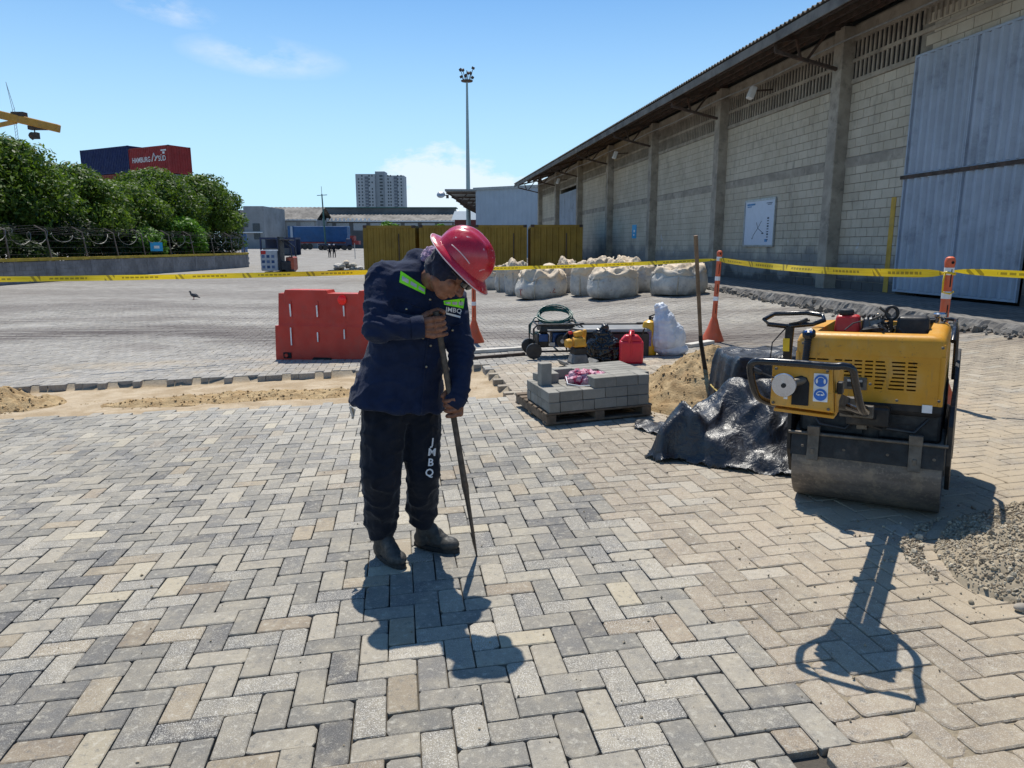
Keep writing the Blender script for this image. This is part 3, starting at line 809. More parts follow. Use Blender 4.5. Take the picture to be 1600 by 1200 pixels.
for k, (loc, ang, c, lab) in enumerate([((-37.3, 74.2), 1.065, (.01, .02, .085), 'dark navy blue'), ((-31.8, 71.0), 1.065, (.30, .03, .028), 'dark red')]):
    for lv in range(4):
        if lv < 3: cc_, lb = [(.20, .19, .18), (.03, .07, .16), (.22, .05, .03)][(lv + k) % 3], '%s container %s the stack topped by the %s one behind the trees' % (['grey', 'blue', 'brown'][(lv + k) % 3], ['at the foot of', 'second up in', 'third up in'][lv], lab.split()[1])
        else: cc_, lb = c, lab + ' container on top of a stack rising behind the trees'
        t, M1 = container('stacked_container', lb, 'stacked containers behind the trees', (loc[0], loc[1], lv * 2.62 + .55 + .35 * (1 - k)), ang, 8.0 if k == 0 else 6.06, 2.44, 2.59, cc_, .3)
        if lv == 3 and k == 1:
            o = text_obj('HAMBURG', .62, M_WHITE, t, 'lettering', .004, 'LEFT', .004); set_axes(o, (-1.215, 5.6, 1.4), (0, -1, 0), (0, 0, 1)); o.scale = (.95, 1.1, 1)
            q = MB(); q.tube([(-1.225, 2.55, 1.2), (-1.225, 2.2, 1.95), (-1.225, 1.9, 1.45), (-1.225, 1.6, 1.7), (-1.225, 2.1, 1.25)], .06, 5); q.build('swoosh_emblem', M_WHITE, t)
            o = text_obj('S\u00dcD', .62, M_WHITE, t, 'lettering', .004, 'LEFT', .004); set_axes(o, (-1.215, 1.6, 1.4), (0, -1, 0), (0, 0, 1)); o.scale = (.95, 1.1, 1)
            q = MB(); q.box((-1.215, .75, 2.15), (.01, .8, .12)); q.build('corner_mark', M_WHITE, t); q = MB(); q.box((-1.215, .75, 1.92), (.01, .3, .2)); q.build('corner_mark', M_WHITE, t)
# ------------------------------------------------------------------ far buildings (all at their own distance)
M_GREYW = basic('grey_render', (.25, .26, .27), .9, 0, .18, .25, 0, 10, (.14, .14, .14), .5, .3, .4)
M_GREYD = basic('dark_grey_render', (.12, .125, .13), .9, 0, .2, .3)
M_PINKW = basic('faded_render', (.34, .28, .25), .9, 0, .12, .3)
M_ROOFA = basic('asbestos_roof', (.20, .185, .165), .92, 0, .35, .5, 0, 10, (.085, .08, .07), .8, .3, .35)
M_SHEDW = basic('pale_blue_cladding', (.34, .40, .47), .6, .1, .06, .4)
M_WINDK = basic('dark_glazing', (.03, .04, .05), .3, 0, .2, 2)
M_TRAILB = basic('blue_tarpaulin', (.015, .085, .22), .6, 0, .15, .6)
M_REDB = basic('red_metal', (.26, .035, .03), .6, 0, .2, 1)
M_NAVY = basic('navy_metal', (.02, .035, .09), .6, 0, .25, 1)
def wbx(mb, x0, x1, y0, y1, z0, z1): mb.box(((x0 + x1) / 2, (y0 + y1) / 2, (z0 + z1) / 2), (x1 - x0, y1 - y0, z1 - z0))
def X_at(px, Y, z=EYE): return (px - 800) / FPX * (Y * CT - (z - EYE) * ST)
def Z_at(py, Y): d = ray(800, py); return EYE + d.z * Y / d.y

# residential tower
Y = 620.; t = thing('apartment_tower', 'pale grey high-rise apartment tower rising above the long roof on the horizon', 'tower block', (X_at(593, Y), Y, 0))
x0, x1 = X_at(555.5, Y, 60) - t.location.x, X_at(631, Y, 60) - t.location.x; zt = Z_at(272, Y)
M_TOW = basic('tower_render', (.31, .335, .36), .85, 0, .06, .05); M_TOW2 = basic('tower_render_shade', (.24, .265, .29), .85, 0, .06, .05)  # second tone is the same render darkened for shaded core and balconies
cw = (x1 - x0); m = MB(); wbx(m, x0, x0 + cw * .40, -1, 14, 0, zt); wbx(m, x0 + cw * .60, x1, -1, 14, 0, zt - 1.2); m.build('tower_wing', M_TOW, t)
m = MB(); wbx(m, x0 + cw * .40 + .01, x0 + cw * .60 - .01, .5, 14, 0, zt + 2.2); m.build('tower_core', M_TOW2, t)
m = MB()
for c in (.05, .12, .27, .33, .49, .52, .66, .71, .86, .93):
    for r in range(24):
        z = 3 + r * 2.65
        if z > zt - 2: break
        if rs.rand() < .12: continue
        w_ = 1.5 if .4 < c < .6 else 1.15
        yb = .49 if .4 < c < .6 else -1.01
        wbx(m, x0 + cw * c, x0 + cw * c + w_, yb - .05, yb + .3, z, z + 1.35)
o = m.build('window', M_WINDK, t); o['kind'] = 'stuff'
m = MB()
for c in (.175, .215, .775, .815):
    for r in range(24):
        z = 2.6 + r * 2.65
        if z < zt - 3: wbx(m, x0 + cw * c, x0 + cw * c + 1.5, -1.25, -1.01, z, z + 1.0)
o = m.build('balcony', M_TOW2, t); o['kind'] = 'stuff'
m = MB()
for c in (.19, .79): wbx(m, x0 + cw * c, x0 + cw * c + 3.2, -1.02, -1.0, 3, zt - 2)
m.build('balcony_shade_strip', basic('tower_shade_strip', (.12, .14, .17), .8), t)  # flat dark strips on the wall imitate the shade of balcony recesses

def far_hall(name, label, pxa, pxb, Y, y_top, y_eave, y_base, dep, roofm, wallm, clere=None, nbay=6):
    t = thing(name, label, 'warehouse', (X_at((pxa + pxb) / 2, Y), Y, 0)); X0, X1 = X_at(pxa, Y) - t.location.x, X_at(pxb, Y) - t.location.x
    ze, zt = Z_at(y_eave, Y), Z_at(y_top, Y + dep); 
    m = MB(); wbx(m, X0, X1, 0, .3, 0, ze - .05); wbx(m, X0, X0 + .3, .3, dep * 2, 0, ze - .05); wbx(m, X1 - .3, X1, .3, dep * 2, 0, ze - .05); m.build('wall', wallm, t)
    corr = MB(); N = int((X1 - X0) / .9); vs_ = []
    for i in range(N * 2 + 1):
        x = X0 - .4 + (X1 - X0 + .8) * i / (N * 2); dz = .12 * (i % 2); vs_ += [(x, -.7, ze + dz), (x, dep, zt + dz), (x, dep * 2 + .7, ze + dz)]
    corr.add(vs_, [q for i in range(N * 2) for q in ((3 * i, 3 * i + 3, 3 * i + 4, 3 * i + 1), (3 * i + 1, 3 * i + 4, 3 * i + 5, 3 * i + 2))]); corr.build('roof', roofm, t)
    m = MB(); wbx(m, X0 - .4, X1 + .4, -.75, -.6, ze - .22, ze + .04); m.build('eaves_gutter', M_WHITE, t)
    for k in range(nbay):
        x = X0 + (X1 - X0) * (k + .5) / nbay; w_ = (X1 - X0) / nbay * .38
        m = MB(); wbx(m, x - w_, x + w_, -.03, -.004, ze * .70, ze * .93); m.build('window', basic('pale_louvre', (.36, .39, .41), .8) if k == 0 else bpy.data.materials['pale_louvre'], t)
    if clere:
        a, b = X_at(clere[0], Y) - t.location.x, X_at(clere[1], Y) - t.location.x; z1 = Z_at(clere[2], Y + dep); m = MB(); wbx(m, a, b, dep - 2.2, dep + 2.2, zt - .9, z1); m.build('roof_monitor', M_GREYD, t)
        m = MB(); wbx(m, a - .4, b + .4, dep - 2.6, dep + 2.6, z1 + .004, z1 + .25); m.build('monitor_roof', basic('green_sheet', (.05, .12, .10), .7) if not bpy.data.materials.get('green_sheet') else bpy.data.materials['green_sheet'], t)
    return t, X0, X1, ze, zt
t, X0, X1, ze, zt = far_hall('distant_warehouse', 'long low warehouse with stained grey roof and dark ridge monitor beneath the tower', 497, 710, 175, 331, 345, 395, 9, M_ROOFA, M_GREYD, (497, 708, 326), 8)
m = MB(); m.beam((X0 - .3, -.8, ze + .1), (X0 - .3, 9, zt + .15), .5, .5); m.beam((X1 + .3, -.8, ze + .1), (X1 + .3, 9, zt + .15), .5, .5); m.build('verge', M_WHITE, t)
m = MB()
for k in range(12): wbx(m, X0 + 1.5 + k * 1.0, X0 + 1.9 + k * 1.0, -.76, -.2, ze + .06, ze + .55)
m.build('ridge_tile', M_WHITE, t)
far_hall('distant_shed', 'smaller grey shed with plain sloping roof left of the long warehouse', 412, 496, 165, 324, 343, 395, 7, M_ROOFA, M_GREYW, None, 3)
t = thing('distant_building', 'blank grey concrete building behind the left end of the blue gate', 'building', (X_at(385, 150), 150, 0)); lx = t.location.x
m = MB(); wbx(m, X_at(384, 150) - lx, X_at(415, 150) - lx, 0, 14, 0, Z_at(322, 150)); m.build('wall', M_GREYW, t)
m = MB(); wbx(m, X_at(345, 150) - lx, X_at(384, 150) - lx - .05, .5, 14, 0, Z_at(328, 150)); m.build('wing', M_PINKW, t)
for a, b, c, d in ((368, 381, 349, 362), (384, 390, 349, 355), (397, 408, 349, 361), (398, 408, 364, 374)):
    m = MB(); wbx(m, X_at(a, 150) - lx, X_at(b, 150) - lx, -.06, -.003, Z_at(d, 150), Z_at(c, 150)); m.build('window', M_WINDK, t)
m = MB(); wbx(m, X_at(370, 150) - lx, X_at(412, 150) - lx, -.5, -.008, Z_at(364, 150), Z_at(362.5, 150)); m.build('canopy', M_WHITE, t)
t = thing('white_shed', 'low white walled shed between the blue trailer and the yellow containers', 'shed', (X_at(556, 190), 190, 0)); lx = t.location.x
m = MB(); wbx(m, X_at(500, 190) - lx, X_at(600, 190) - lx, 0, 12, 0, Z_at(353, 190)); m.build('wall', basic('bright_white_wall', (.8, .8, .78), .8), t)
m = MB(); wbx(m, X_at(541, 189) - lx, X_at(575, 189) - lx, -1, -.2, 0, Z_at(364.5, 189)); m.build('lower_wall', M_SHEDW, t)
t = thing('red_brick_building', 'dark red building with grey blue roof left of the pale clad shed', 'building', (X_at(725, 140), 140, 0)); lx = t.location.x
m = MB(); wbx(m, X_at(711, 140) - lx, X_at(748, 140) - lx, 0, 10, 0, Z_at(343, 140)); m.build('wall', basic('dark_red_wall', (.12, .03, .028), .85), t)
m = MB(); m.add([(X_at(706, 140) - lx, -.4, Z_at(343.5, 140)), (X_at(752, 140) - lx, -.4, Z_at(343.5, 140)), (X_at(752, 140) - lx, 8, Z_at(330, 148)), (X_at(706, 140) - lx, 8, Z_at(330, 148)), (X_at(706, 140) - lx, 16, Z_at(343.5, 140)), (X_at(752, 140) - lx, 16, Z_at(343.5, 140))], [(0, 1, 2, 3), (3, 2, 5, 4)]); m.build('roof', basic('blue_grey_roof', (.13, .18, .23), .7), t)
# pale clad shed with loading canopy
Y = 86.; t = thing('clad_shed', 'pale blue-grey metal clad shed with a loading canopy on its left side beyond the warehouse', 'shed', (X_at(790, Y), Y, 0)); lx = t.location.x
xa, xb = X_at(744, Y) - lx, X_at(905, Y) - lx; zl, zr = Z_at(297, Y), Z_at(289, Y)
vs_, N = [], 90
for i in range(N + 1):
    f = i / N; o_ = (.0, .04, .04, 0)[i % 4]; x = xa + (xb - xa) * f; vs_ += [(x, -o_, 0), (x, -o_, zl + (zr - zl) * f)]
m = MB(); m.add(vs_, [(2 * i, 2 * i + 2, 2 * i + 3, 2 * i + 1) for i in range(N)]); m.build('cladding', M_SHEDW, t)
m = MB(); wbx(m, xa, xa + .3, .01, 40, 0, zl); m.build('side_wall', M_SHEDW, t)
m = MB(); m.beam((xa - .3, -.06, zl + .1), (xb, -.06, zr + .1), .35, .3); m.build('verge_flashing', basic('flashing', (.3, .32, .32), .5), t)
m = MB(); wbx(m, xa - 3.6, xa - .01, -.2, 40, zl - .12, zl + .1); m.build('canopy_roof', basic('canopy_grey', (.2, .22, .23), .7), t)
for k in range(5):
    y = .6 + k * 7.5; m = MB(); m.beam((xa, y, zl - 2.0), (xa - 3.3, y, zl - .35), .18, .18); m.beam((xa, y, zl - .3), (xa - 3.5, y, zl - .3), .2, .2); m.beam((xa - 1.7, y, zl - 1.1), (xa - 1.0, y, zl - .3), .12, .12); m.build('canopy_truss', M_DSTEEL, t)
t2 = thing('yard_floodlight', 'round grey floodlight on an arm at the corner of the shed canopy', 'floodlight', tuple(W(699, 305, Y - .2)))
m = MB(); m.beam((0, .3, 0), (-.6, 0, .0), .1, .1); m.box((0, .1, -.15), (.3, .2, .4)); m.build('arm', M_DSTEEL, t2)
m = MB(); m.lathe([(.02, .25), (.3, .2), (.48, .05), (.5, 0), (.45, -.05), (0.01, -.07)], 16, (-.75, 0, .05), Rx(.9)); m.build('reflector', M_STEELG, t2, 'y')
# mast with floodlights
Y = 118.; b = Vector((X_at(732.5, Y), Y, ground_z(X_at(732.5, Y), Y))); t = thing('light_mast', 'tall slender steel floodlight mast with a crown of lamps against the sky', 'light mast', b)
zt = Z_at(128, Y) - b.z; m = MB(); m.tube([(0, 0, 0), (0, 0, zt * .5), (0, 0, zt)], [.42, .31, .16], 12); m.build('mast', basic('mast_grey', (.30, .36, .36), .5, .4, .05), t, 'y')
m = MB(); m.lathe([(.15, 0), (.9, .05), (.95, .2), (.2, .25)], 14, (0, 0, zt)); m.build('lamp_platform', M_DSTEEL, t)
for k in range(8):
    a = k * PI / 4 + .3; h = (.7, 1.5, 1.1, 1.9)[k % 4]; r = .9 + .25 * (k % 2)
    m = MB(); m.beam((.5 * math.cos(a), .5 * math.sin(a), zt + .2), (r * math.cos(a), r * math.sin(a), zt + h), .07, .07); m.box((r * math.cos(a), r * math.sin(a), zt + h), (.42, .26, .36), Rz(a) @ Ry(.5)); m.build('flood_lamp', M_DSTEEL, t)
m = MB(); m.tube([(0, 0, zt), (0, 0, zt + 1.7)], .06, 6); m.build('spike', M_DSTEEL, t)
# green utility pole
Y = 120.; p = Vector((X_at(509, Y, 2), Y, ground_z(X_at(509, Y), Y))); t = thing('utility_pole', 'thin green utility pole with a crossarm in front of the long grey roof', 'utility pole', p)
zt = Z_at(303, Y) - p.z; m = MB(); m.tube([(0, 0, 0), (-.25, 0, zt)], [.17, .1], 8); m.build('pole', basic('pole_green', (.06, .14, .12), .6), t)
m = MB(); m.beam((-1.05, 0, zt - .25), (.6, 0, zt - .15), .1, .1); m.build('crossarm', bpy.data.materials['pole_green'], t); m = MB(); m.tube([(-.25, 0, zt), (-.27, 0, zt + 1.2)], .035, 5); m.build('aerial', M_DSTEEL, t)
# truck with blue trailer
Y = 121.; gz = ground_z(-25, Y); t = thing('curtain_trailer', 'long blue curtain-sided trailer parked across the far yard', 'trailer', (X_at(500, Y), Y, gz)); lx = t.location.x
za, zb = Z_at(378, Y) - gz, Z_at(353.5, Y) - gz; m = MB(); wbx(m, X_at(460, Y) - lx, X_at(543, Y) - lx, 0, 2.5, za, zb); m.build('body', M_TRAILB, t, bevel=.06)
m = MB(); wbx(m, X_at(451, Y) - lx, X_at(460, Y) - lx - .01, 0, 2.5, za, zb + .05); m.build('front_panel', M_TRAILB, t); m = MB(); wbx(m, X_at(455, Y) - lx, X_at(458.5, Y) - lx, -.03, -.005, za, zb); m.build('pale_strip', M_SHEDW, t)
m = MB(); wbx(m, X_at(460, Y) - lx, X_at(545, Y) - lx, .1, 2.4, za - .22, za - .01); m.build('chassis', M_REDB, t)
for k, x in enumerate((468, 476, 484, 520, 528, 536)):
    m = MB(); m.lathe([(.02, 0), (.5, 0), (.52, .15), (.5, .3), (.02, .3)], 16, (X_at(x, Y) - lx, .25, .52), Rx(PI / 2)); m.build('wheel', M_BLACKP, t)
t = thing('lorry', 'low flatbed lorry with dark cab and red load beside the blue trailer', 'lorry', (X_at(548, Y - 4), Y - 4, ground_z(-25, Y - 4))); lx = t.location.x; gz = t.location.z; Yb = Y - 4
m = MB(); wbx(m, X_at(497, Yb) - lx, X_at(541, Yb) - lx, 0, 2.2, .8, 1.0); m.build('flatbed', M_NAVY, t)
m = MB(); m.box((X_at(545, Yb) - lx, 1.1, 1.2), (1.1, 2.2, 1.3), None, (.8, 1)); m.build('cab', M_NAVY, t, bevel=.08)
m = MB(); wbx(m, X_at(546, Yb) - lx + .4, X_at(560, Yb) - lx, .2, 2, .9, 1.5); wbx(m, X_at(544, Yb) - lx + .3, X_at(548, Yb) - lx + .5, .2, 2, 1.4, 2.3); m.build('red_load', M_REDB, t)
for x in (501, 507, 538, 546): m = MB(); m.lathe([(.02, 0), (.42, 0), (.42, .3), (.02, .3)], 14, (X_at(x, Yb) - lx, .3, .42), Rx(PI / 2)); m.build('wheel', M_BLACKP, t)
M_CARW = basic('car_white', (.7, .71, .72), .35, 0, .03)
def small_car(px, Y, label, c):
    gz = ground_z(X_at(px, Y), Y); t = thing('parked_car', label, 'car', (X_at(px, Y), Y, gz)); M = basic('car_paint_%d' % px, c, .35, .2, .05)
    m = MB(); m.prism([(-2.1, .3), (2.1, .3), (2.15, .75), (1.5, .95), (1.0, 1.42), (-1.0, 1.45), (-1.7, .98), (-2.15, .8)], 1.7, (0, 1.7, 0)); m.build('body', M, t, bevel=.06)
    m = MB(); m.prism([(-.95, .98), (1.35, .98), (.95, 1.36), (-.75, 1.38)], .02, (0, -.003, 0)); m.build('side_window', M_WINDK, t)
    for x in (-1.3, 1.3): m = MB(); m.lathe([(.02, 0), (.32, 0), (.32, .2), (.02, .2)], 14, (x, .2, .32), Rx(PI / 2)); m.build('wheel', M_BLACKP, t)
# half open navy container / rack behind the forklift
Y = 100.; gz = ground_z(X_at(435, Y), Y); t = thing('open_rack_container', 'open dark navy container frame standing behind the forklift truck', 'container', (X_at(434, Y), Y, gz)); lx = t.location.x
a, b = X_at(406, Y) - lx, X_at(462, Y) - lx; zb = Z_at(371, Y) - gz; zc_ = 0.02
m = MB(); wbx(m, a, b, 0, 2.4, zb - .25, zb); m.build('roof', M_NAVY, t); m = MB(); wbx(m, a, b, 2.3, 2.4, 0, zb - .26); m.build('back_wall', M_NAVY, t)
m = MB()
wbx(m, b - .8, b, .02, .08, .1, zb - .3); m.build('front_panel', M_NAVY, t)
for x in (a + .1, (a + b) / 2, b - .8, b - .1): m = MB(); wbx(m, x - .1, x + .1, 0, .2, 0, zb - .26); m.build('post', M_NAVY, t)
m = MB(); wbx(m, a + .3, b - 1, .3, 2.2, .1, 1.0); m.build('crate_load', M_GREYD, t)
# blue gate by the end of the left wall
t = thing('blue_gate', 'blue steel gate standing open at the end of the left boundary wall', 'gate', tuple(gp(384, 415))); Y = t.location.y + 4; lx = t.location.x
bx0 = X_at(377, Y) - lx; bx1 = X_at(386, Y) - lx; zt = Z_at(366, Y) - t.location.z
M_GATEB = basic('gate_blue', (.09, .20, .42), .55, 0, .15, 2)
for k in range(8): m = MB(); x = bx0 + (bx1 - bx0) * k / 7; m.beam((x, 4, .3), (x, 4, zt), .05, .05); m.build('bar', M_GATEB, t)
m = MB(); m.beam((bx0, 4, zt), (bx1, 4, zt), .07, .07); m.beam((bx0, 4, .5), (bx1, 4, .5), .07, .07); m.build('rail', M_GATEB, t)
m = MB()
for k in range(9): x = X_at(330 + k * 5.2, Y) - lx; m.beam((x, 5, .1), (x, 5, zt - .2), .05, .05)
m.beam((X_at(328, Y) - lx, 5, zt - .3), (X_at(376, Y) - lx, 5, zt - .3), .06, .06); m.build('side_fence', M_GATEB, t)

# ------------------------------------------------------------------ left boundary wall, fence and trees
wl = [(-21.6, 8), (-21.7, 18), (-21.6, 30), (-21.5, 42), (-21.0, 50), (-20.7, 54.2), (-20.9, 57), (-22.0, 59.6), (-24.5, 62), (-29, 64)]
def resample(p, step):
    out = [Vector((*p[0], 0))]
    for a, b in zip(p[:-1], p[1:]):
        a, b = Vector((*a, 0)), Vector((*b, 0)); n = max(1, int((b - a).length / step))
        out += [a + (b - a) * (i + 1) / n for i in range(n)]
    return out
bw = thing('boundary_wall', 'low grey block wall with a yellow painted coping along the left side of the yard', 'wall', (-21.6, 30, 0)); BL = bw.location
ws = resample(wl, .4); HW = .98
m = MB(); m.M = Matrix.Translation(-BL)
for a, b in zip(ws[:-1], ws[1:]): m.beam(a + Vector((0, 0, HW / 2 - .1)), b + Vector((0, 0, HW / 2 - .1)), .13, HW + .1)
m.build('wall_core', M_MORTAR, bw)
m = MB(); m.M = Matrix.Translation(-BL)
for r in range(5):
    p = resample(wl, .4); 
    for i, (a, b) in enumerate(zip(p[:-1], p[1:])):
        d = (b - a).normalized(); s_ = .2 * (r % 2)
        m.beam(a + d * (s_ + .006) + Vector((0, 0, .1 + r * .19)), a + d * (s_ + (b - a).length - .006) + Vector((0, 0, .1 + r * .19)), .16 + rs.uniform(-.004, .004), .178)
mb_ = basic('boundary_block', (.20, .20, .205), .92, 0, .25, 1.2, .3, 50, (.09, .09, .09), .6, .3, 1.5)
o = m.build('block', mb_, bw); o['kind'] = 'stuff'
for i in range(2, len(ws) - 1, 7):
    m = MB(); m.M = Matrix.Translation(-BL); d = (ws[i + 1] - ws[i]).normalized(); m.beam(ws[i] - d * .1 + Vector((0, 0, HW / 2)), ws[i] + d * .1 + Vector((0, 0, HW / 2)), .19, HW); m.build('pier', mb_, bw)
m = MB(); m.M = Matrix.Translation(-BL)
for a, b in zip(ws[:-1], ws[1:]): m.beam(a + Vector((0, 0, HW + .06)), b + Vector((0, 0, HW + .06)), .26, .13)
m.build('coping', basic('yellow_coping', (.42, .30, .045), .85, 0, .25, 2, .2, 30, (.13, .11, .08), .8, .2, 1.6), bw)
fn = thing('boundary_fence', 'rusty post and wire fence with cranked tops and tangled razor wire on the left wall', 'fence', (-21.7, 30, HW + .12)); FL = fn.location
fy = [14 + 2.83 * k for k in range(16)]
def wallx(y):
    for a, b in zip(wl[:-1], wl[1:]):
        if a[1] <= y <= b[1]: return a[0] + (b[0] - a[0]) * (y - a[1]) / (b[1] - a[1])
    return wl[0][0]
M_POST = basic('weathered_post', (.15, .12, .10), .7, .2, .3, 6)
tops = []
for y in fy:
    if y > 58: break
    b = Vector((wallx(y), y, HW + .12)); lean = Vector((rs.uniform(-.18, -.06), 0, 1.22)); q = b + lean; tp = q + Vector((-.42, -.1, .26)); tops.append((q, tp))
    m = MB(); m.M = Matrix.Translation(-FL); m.tube([b, q, tp], .035, 6); m.build('post', M_POST, fn)
m = MB(); m.M = Matrix.Translation(-FL)
for (q0, t0), (q1, t1) in zip(tops[:-1], tops[1:]):
    for f in (0, .33, .66, 1):
        a, b = q0.lerp(t0, f), q1.lerp(t1, f); m.tube([a, a.lerp(b, .5) - Vector((0, 0, .05 + .06 * rs.rand())), b], .008, 4)
    for h in (.15, .45, .75, 1.05):
        m.tube([q0 - Vector((-.1 * h, 0, h)), q1 - Vector((-.1 * h, 0, h))], .006, 4)
o = m.build('wire', M_POST, fn); o['kind'] = 'stuff'
m = MB(); m.M = Matrix.Translation(-FL)
for (q0, t0), (q1, t1) in zip(tops[:-1], tops[1:]):
    if rs.rand() < .25: continue
    pts = []; n_ = 26; loops = rs.uniform(1.2, 2.6); R_ = rs.uniform(.14, .34)
    for i in range(n_):
        f = i / (n_ - 1); a = f * loops * 2 * PI + rs.uniform(-.1, .1); pts.append(q0.lerp(q1, f) + Vector((.05 + .1 * math.cos(a), R_ * math.cos(a) * .8, -.15 + R_ * math.sin(a) - .2 * math.sin(f * PI))))
    m.tube(pts, .014, 4)
o = m.build('razor_wire', basic('dull_wire', (.20, .20, .19), .6, .4), fn); o['kind'] = 'stuff'
sg = thing('fence_sign', 'small light blue sign hanging on the left fence under the trees', 'sign', tuple(W(244.5, 385.5, 43.5)))
m = MB(); m.box((0, 0, 0), (.02, .68, .52), Rz(-.9)); m.build('plate', M_CYAN, sg); m = MB(); m.box((.02, -.02, -.02), (.01, .3, .16), Rz(-.9)); m.build('print', M_WHITE, sg)

def leaf_mat(name, a, b):
    m = MT(name); at = m.attr('leaf'); f = m.n('ShaderNodeSeparateColor'); m.l(at.outputs['Color'], f.inputs[0])
    c = m.mix(f.outputs[0], a, b); m.fin(c, .55, None, 0, .22)
    tr = m.n('ShaderNodeBsdfTranslucent'); m.l(m.mix(.5, c, (b[0] * 1.6, b[1] * 1.8, b[2] * .7)), tr.inputs[0]); mx = m.n('ShaderNodeMixShader'); mx.inputs[0].default_value = .28
    m.l(m.b.outputs[0], mx.inputs[1]); m.l(tr.outputs[0], mx.inputs[2]); m.l(mx.outputs[0], m.out.inputs[0]); return m.m
M_LEAF = leaf_mat('glossy_leaf', (.016, .046, .009), (.14, .215, .032)); M_LEAF2 = leaf_mat('bright_leaf', (.04, .12, .012), (.13, .26, .03)); M_LEAFD = leaf_mat('undergrowth_leaf', (.007, .019, .006), (.028, .052, .013))  # undergrowth leaf colour lowered to carry the shade under the trees
M_BARK = basic('bark', (.10, .08, .06), .95, 0, .3, 6, .5, 40)
def leaves(blobs, n, size, seed, name, mat, parent, loc):
    r = np.random.RandomState(seed); B = np.array([(b[0], b[1], b[2], b[3], b[4], b[5]) for b in blobs]); w = (B[:, 3] * B[:, 4] + B[:, 3] * B[:, 5]); w = w / w.sum(); k = r.choice(len(B), n, p=w)
    d = r.normal(size=(n, 3)); d /= np.linalg.norm(d, axis=1)[:, None]; rad = np.clip(1 - np.abs(r.normal(0, .16, n)), .35, 1.12)[:, None] * (1 + r.normal(0, .05, (n, 1)))
    c = B[k, :3] + d * rad * B[k, 3:6]; c -= np.array(loc)
    nrm = d + r.normal(0, .75, (n, 3)) + np.array([0, 0, .45]); nrm /= np.linalg.norm(nrm, axis=1)[:, None]
    u = np.cross(nrm, r.normal(size=(n, 3))); u /= np.linalg.norm(u, axis=1)[:, None]; v_ = np.cross(nrm, u); s = (size * r.uniform(.6, 1.35, n))[:, None]
    V = np.stack([c - u * s, c - v_ * s * .42 + nrm * s * .12, c + u * s, c + v_ * s * .42 + nrm * s * .12], 1).reshape(-1, 3)
    F = np.arange(n * 4).reshape(n, 4); me = np_mesh(name, V, F)
    tone = np.repeat(np.clip(r.beta(2, 2.4, n) + r.normal(0, .12, len(B))[k], 0, 1), 4); ca = np.zeros((n * 4, 4)); ca[:, 0] = tone; ca[:, 3] = 1; set_col(me, 'leaf', ca)
    return link_mesh(name, me, mat, parent)
def tree(label, x, y, h, w, seed, n, mat=None, size=.17, base=.9, group='trees behind the left fence'):
    r = np.random.RandomState(seed); gz = ground_z(x, y); t = thing('tree', label, 'tree', (x, y, gz), 0, group); bl = []
    nb = int(20 + w * 5)
    for k in range(nb):
        a = r.uniform(0, 2 * PI); ph = r.uniform(-.35, 1.0); cx = math.cos(a) * math.cos(ph * 1.45) * w * .36; cy = math.sin(a) * math.cos(ph * 1.45) * w * .36; cz = gz + base + (h - base) * (.36 + .42 * math.sin(ph * 1.5)) 
        s = r.uniform(.5, 1.0) * w * .17; bl.append((x + cx, y + cy, cz, s * 1.15, s * 1.15, s * .85))
    for b in range(3): bl.append((x, y, gz + base + (h - base) * (.25 + .2 * b), w * .30, w * .30, h * .16))
    leaves(bl, n, size, seed, 'crown', mat or M_LEAF, t, (x, y, gz))
    m = MB(); m.tube([(0, 0, -.1), (.1, .05, h * .3), (0, .1, h * .62)], [.20, .15, .07], 8)
    for k in range(6):
        a = k * 1.05 + r.rand(); m.tube([(.05, .05, h * (.2 + .05 * k)), (math.cos(a) * w * .16, math.sin(a) * w * .16, h * (.42 + .04 * k)), (math.cos(a) * w * .32, math.sin(a) * w * .32, h * (.58 + .03 * k))], [.09, .06, .03], 6)
    m.build('trunk', M_BARK, t); return t
T = [(-25.6, 24.5, 8.6, 7.2, 'nearest dense dark green tree at the left edge of the yard'), (-26.3, 29.3, 9.0, 7.2, 'tall dense tree whose top reaches the yellow crane boom'), (-27.6, 34.0, 9.2, 7.4, 'broad dark tree to the right of the crane boom'), (-26.5, 38.6, 7.9, 6.6, 'rounded tree left of the navy stacked container'),
     (-26.2, 43.2, 6.9, 6.4, 'lower tree in front of the stacked containers'), (-25.6, 47.6, 6.2, 6.0, 'lowest dark tree under the red stacked container'), (-25.8, 52.6, 7.7, 6.8, 'rounded tree just right of the red stacked container'), (-24.4, 57.6, 8.0, 6.2, 'last tree at the right end of the row by the blue gate'), (-29.5, 60, 8.5, 7, 'tree standing behind the last one of the row')]
T += [(-31.5, 36.0, 9.4, 7.6, 'tree of the back row showing between the two tallest trees on the left'), (-31.0, 44.5, 7.2, 7.4, 'tree of the back row just left of the stacked containers'), (-30.0, 51.5, 6.6, 7.0, 'tree of the back row directly below the red stacked container'), (-27.6, 56.0, 8.2, 6.6, 'tree of the back row between the last two trees by the blue gate')]
for k, (x, y, h, w, lb) in enumerate(T): tree(lb, x, y, h, w * 1.08, 40 + k, 18000, None, .14)
tree('small bright yellow-green bush in front of the row of dark trees', -22.8, 50.3, 4.0, 3.2, 77, 4500, M_LEAF2, .14)
tree('bright green bush low beside the blue sign', -23.2, 45.8, 3.0, 2.6, 78, 2500, M_LEAF2, .13)
bl = [(-24.0 + rs.normal(0, .5), 12 + k * .62, 1.5 + rs.uniform(-.5, .9), rs.uniform(.7, 1.2), rs.uniform(.7, 1.2), rs.uniform(.7, 1.2)) for k in range(76)]
o = leaves(bl, 42000, .12, 5, 'undergrowth', M_LEAFD, None, (0, 0, 0)); o['kind'] = 'stuff'
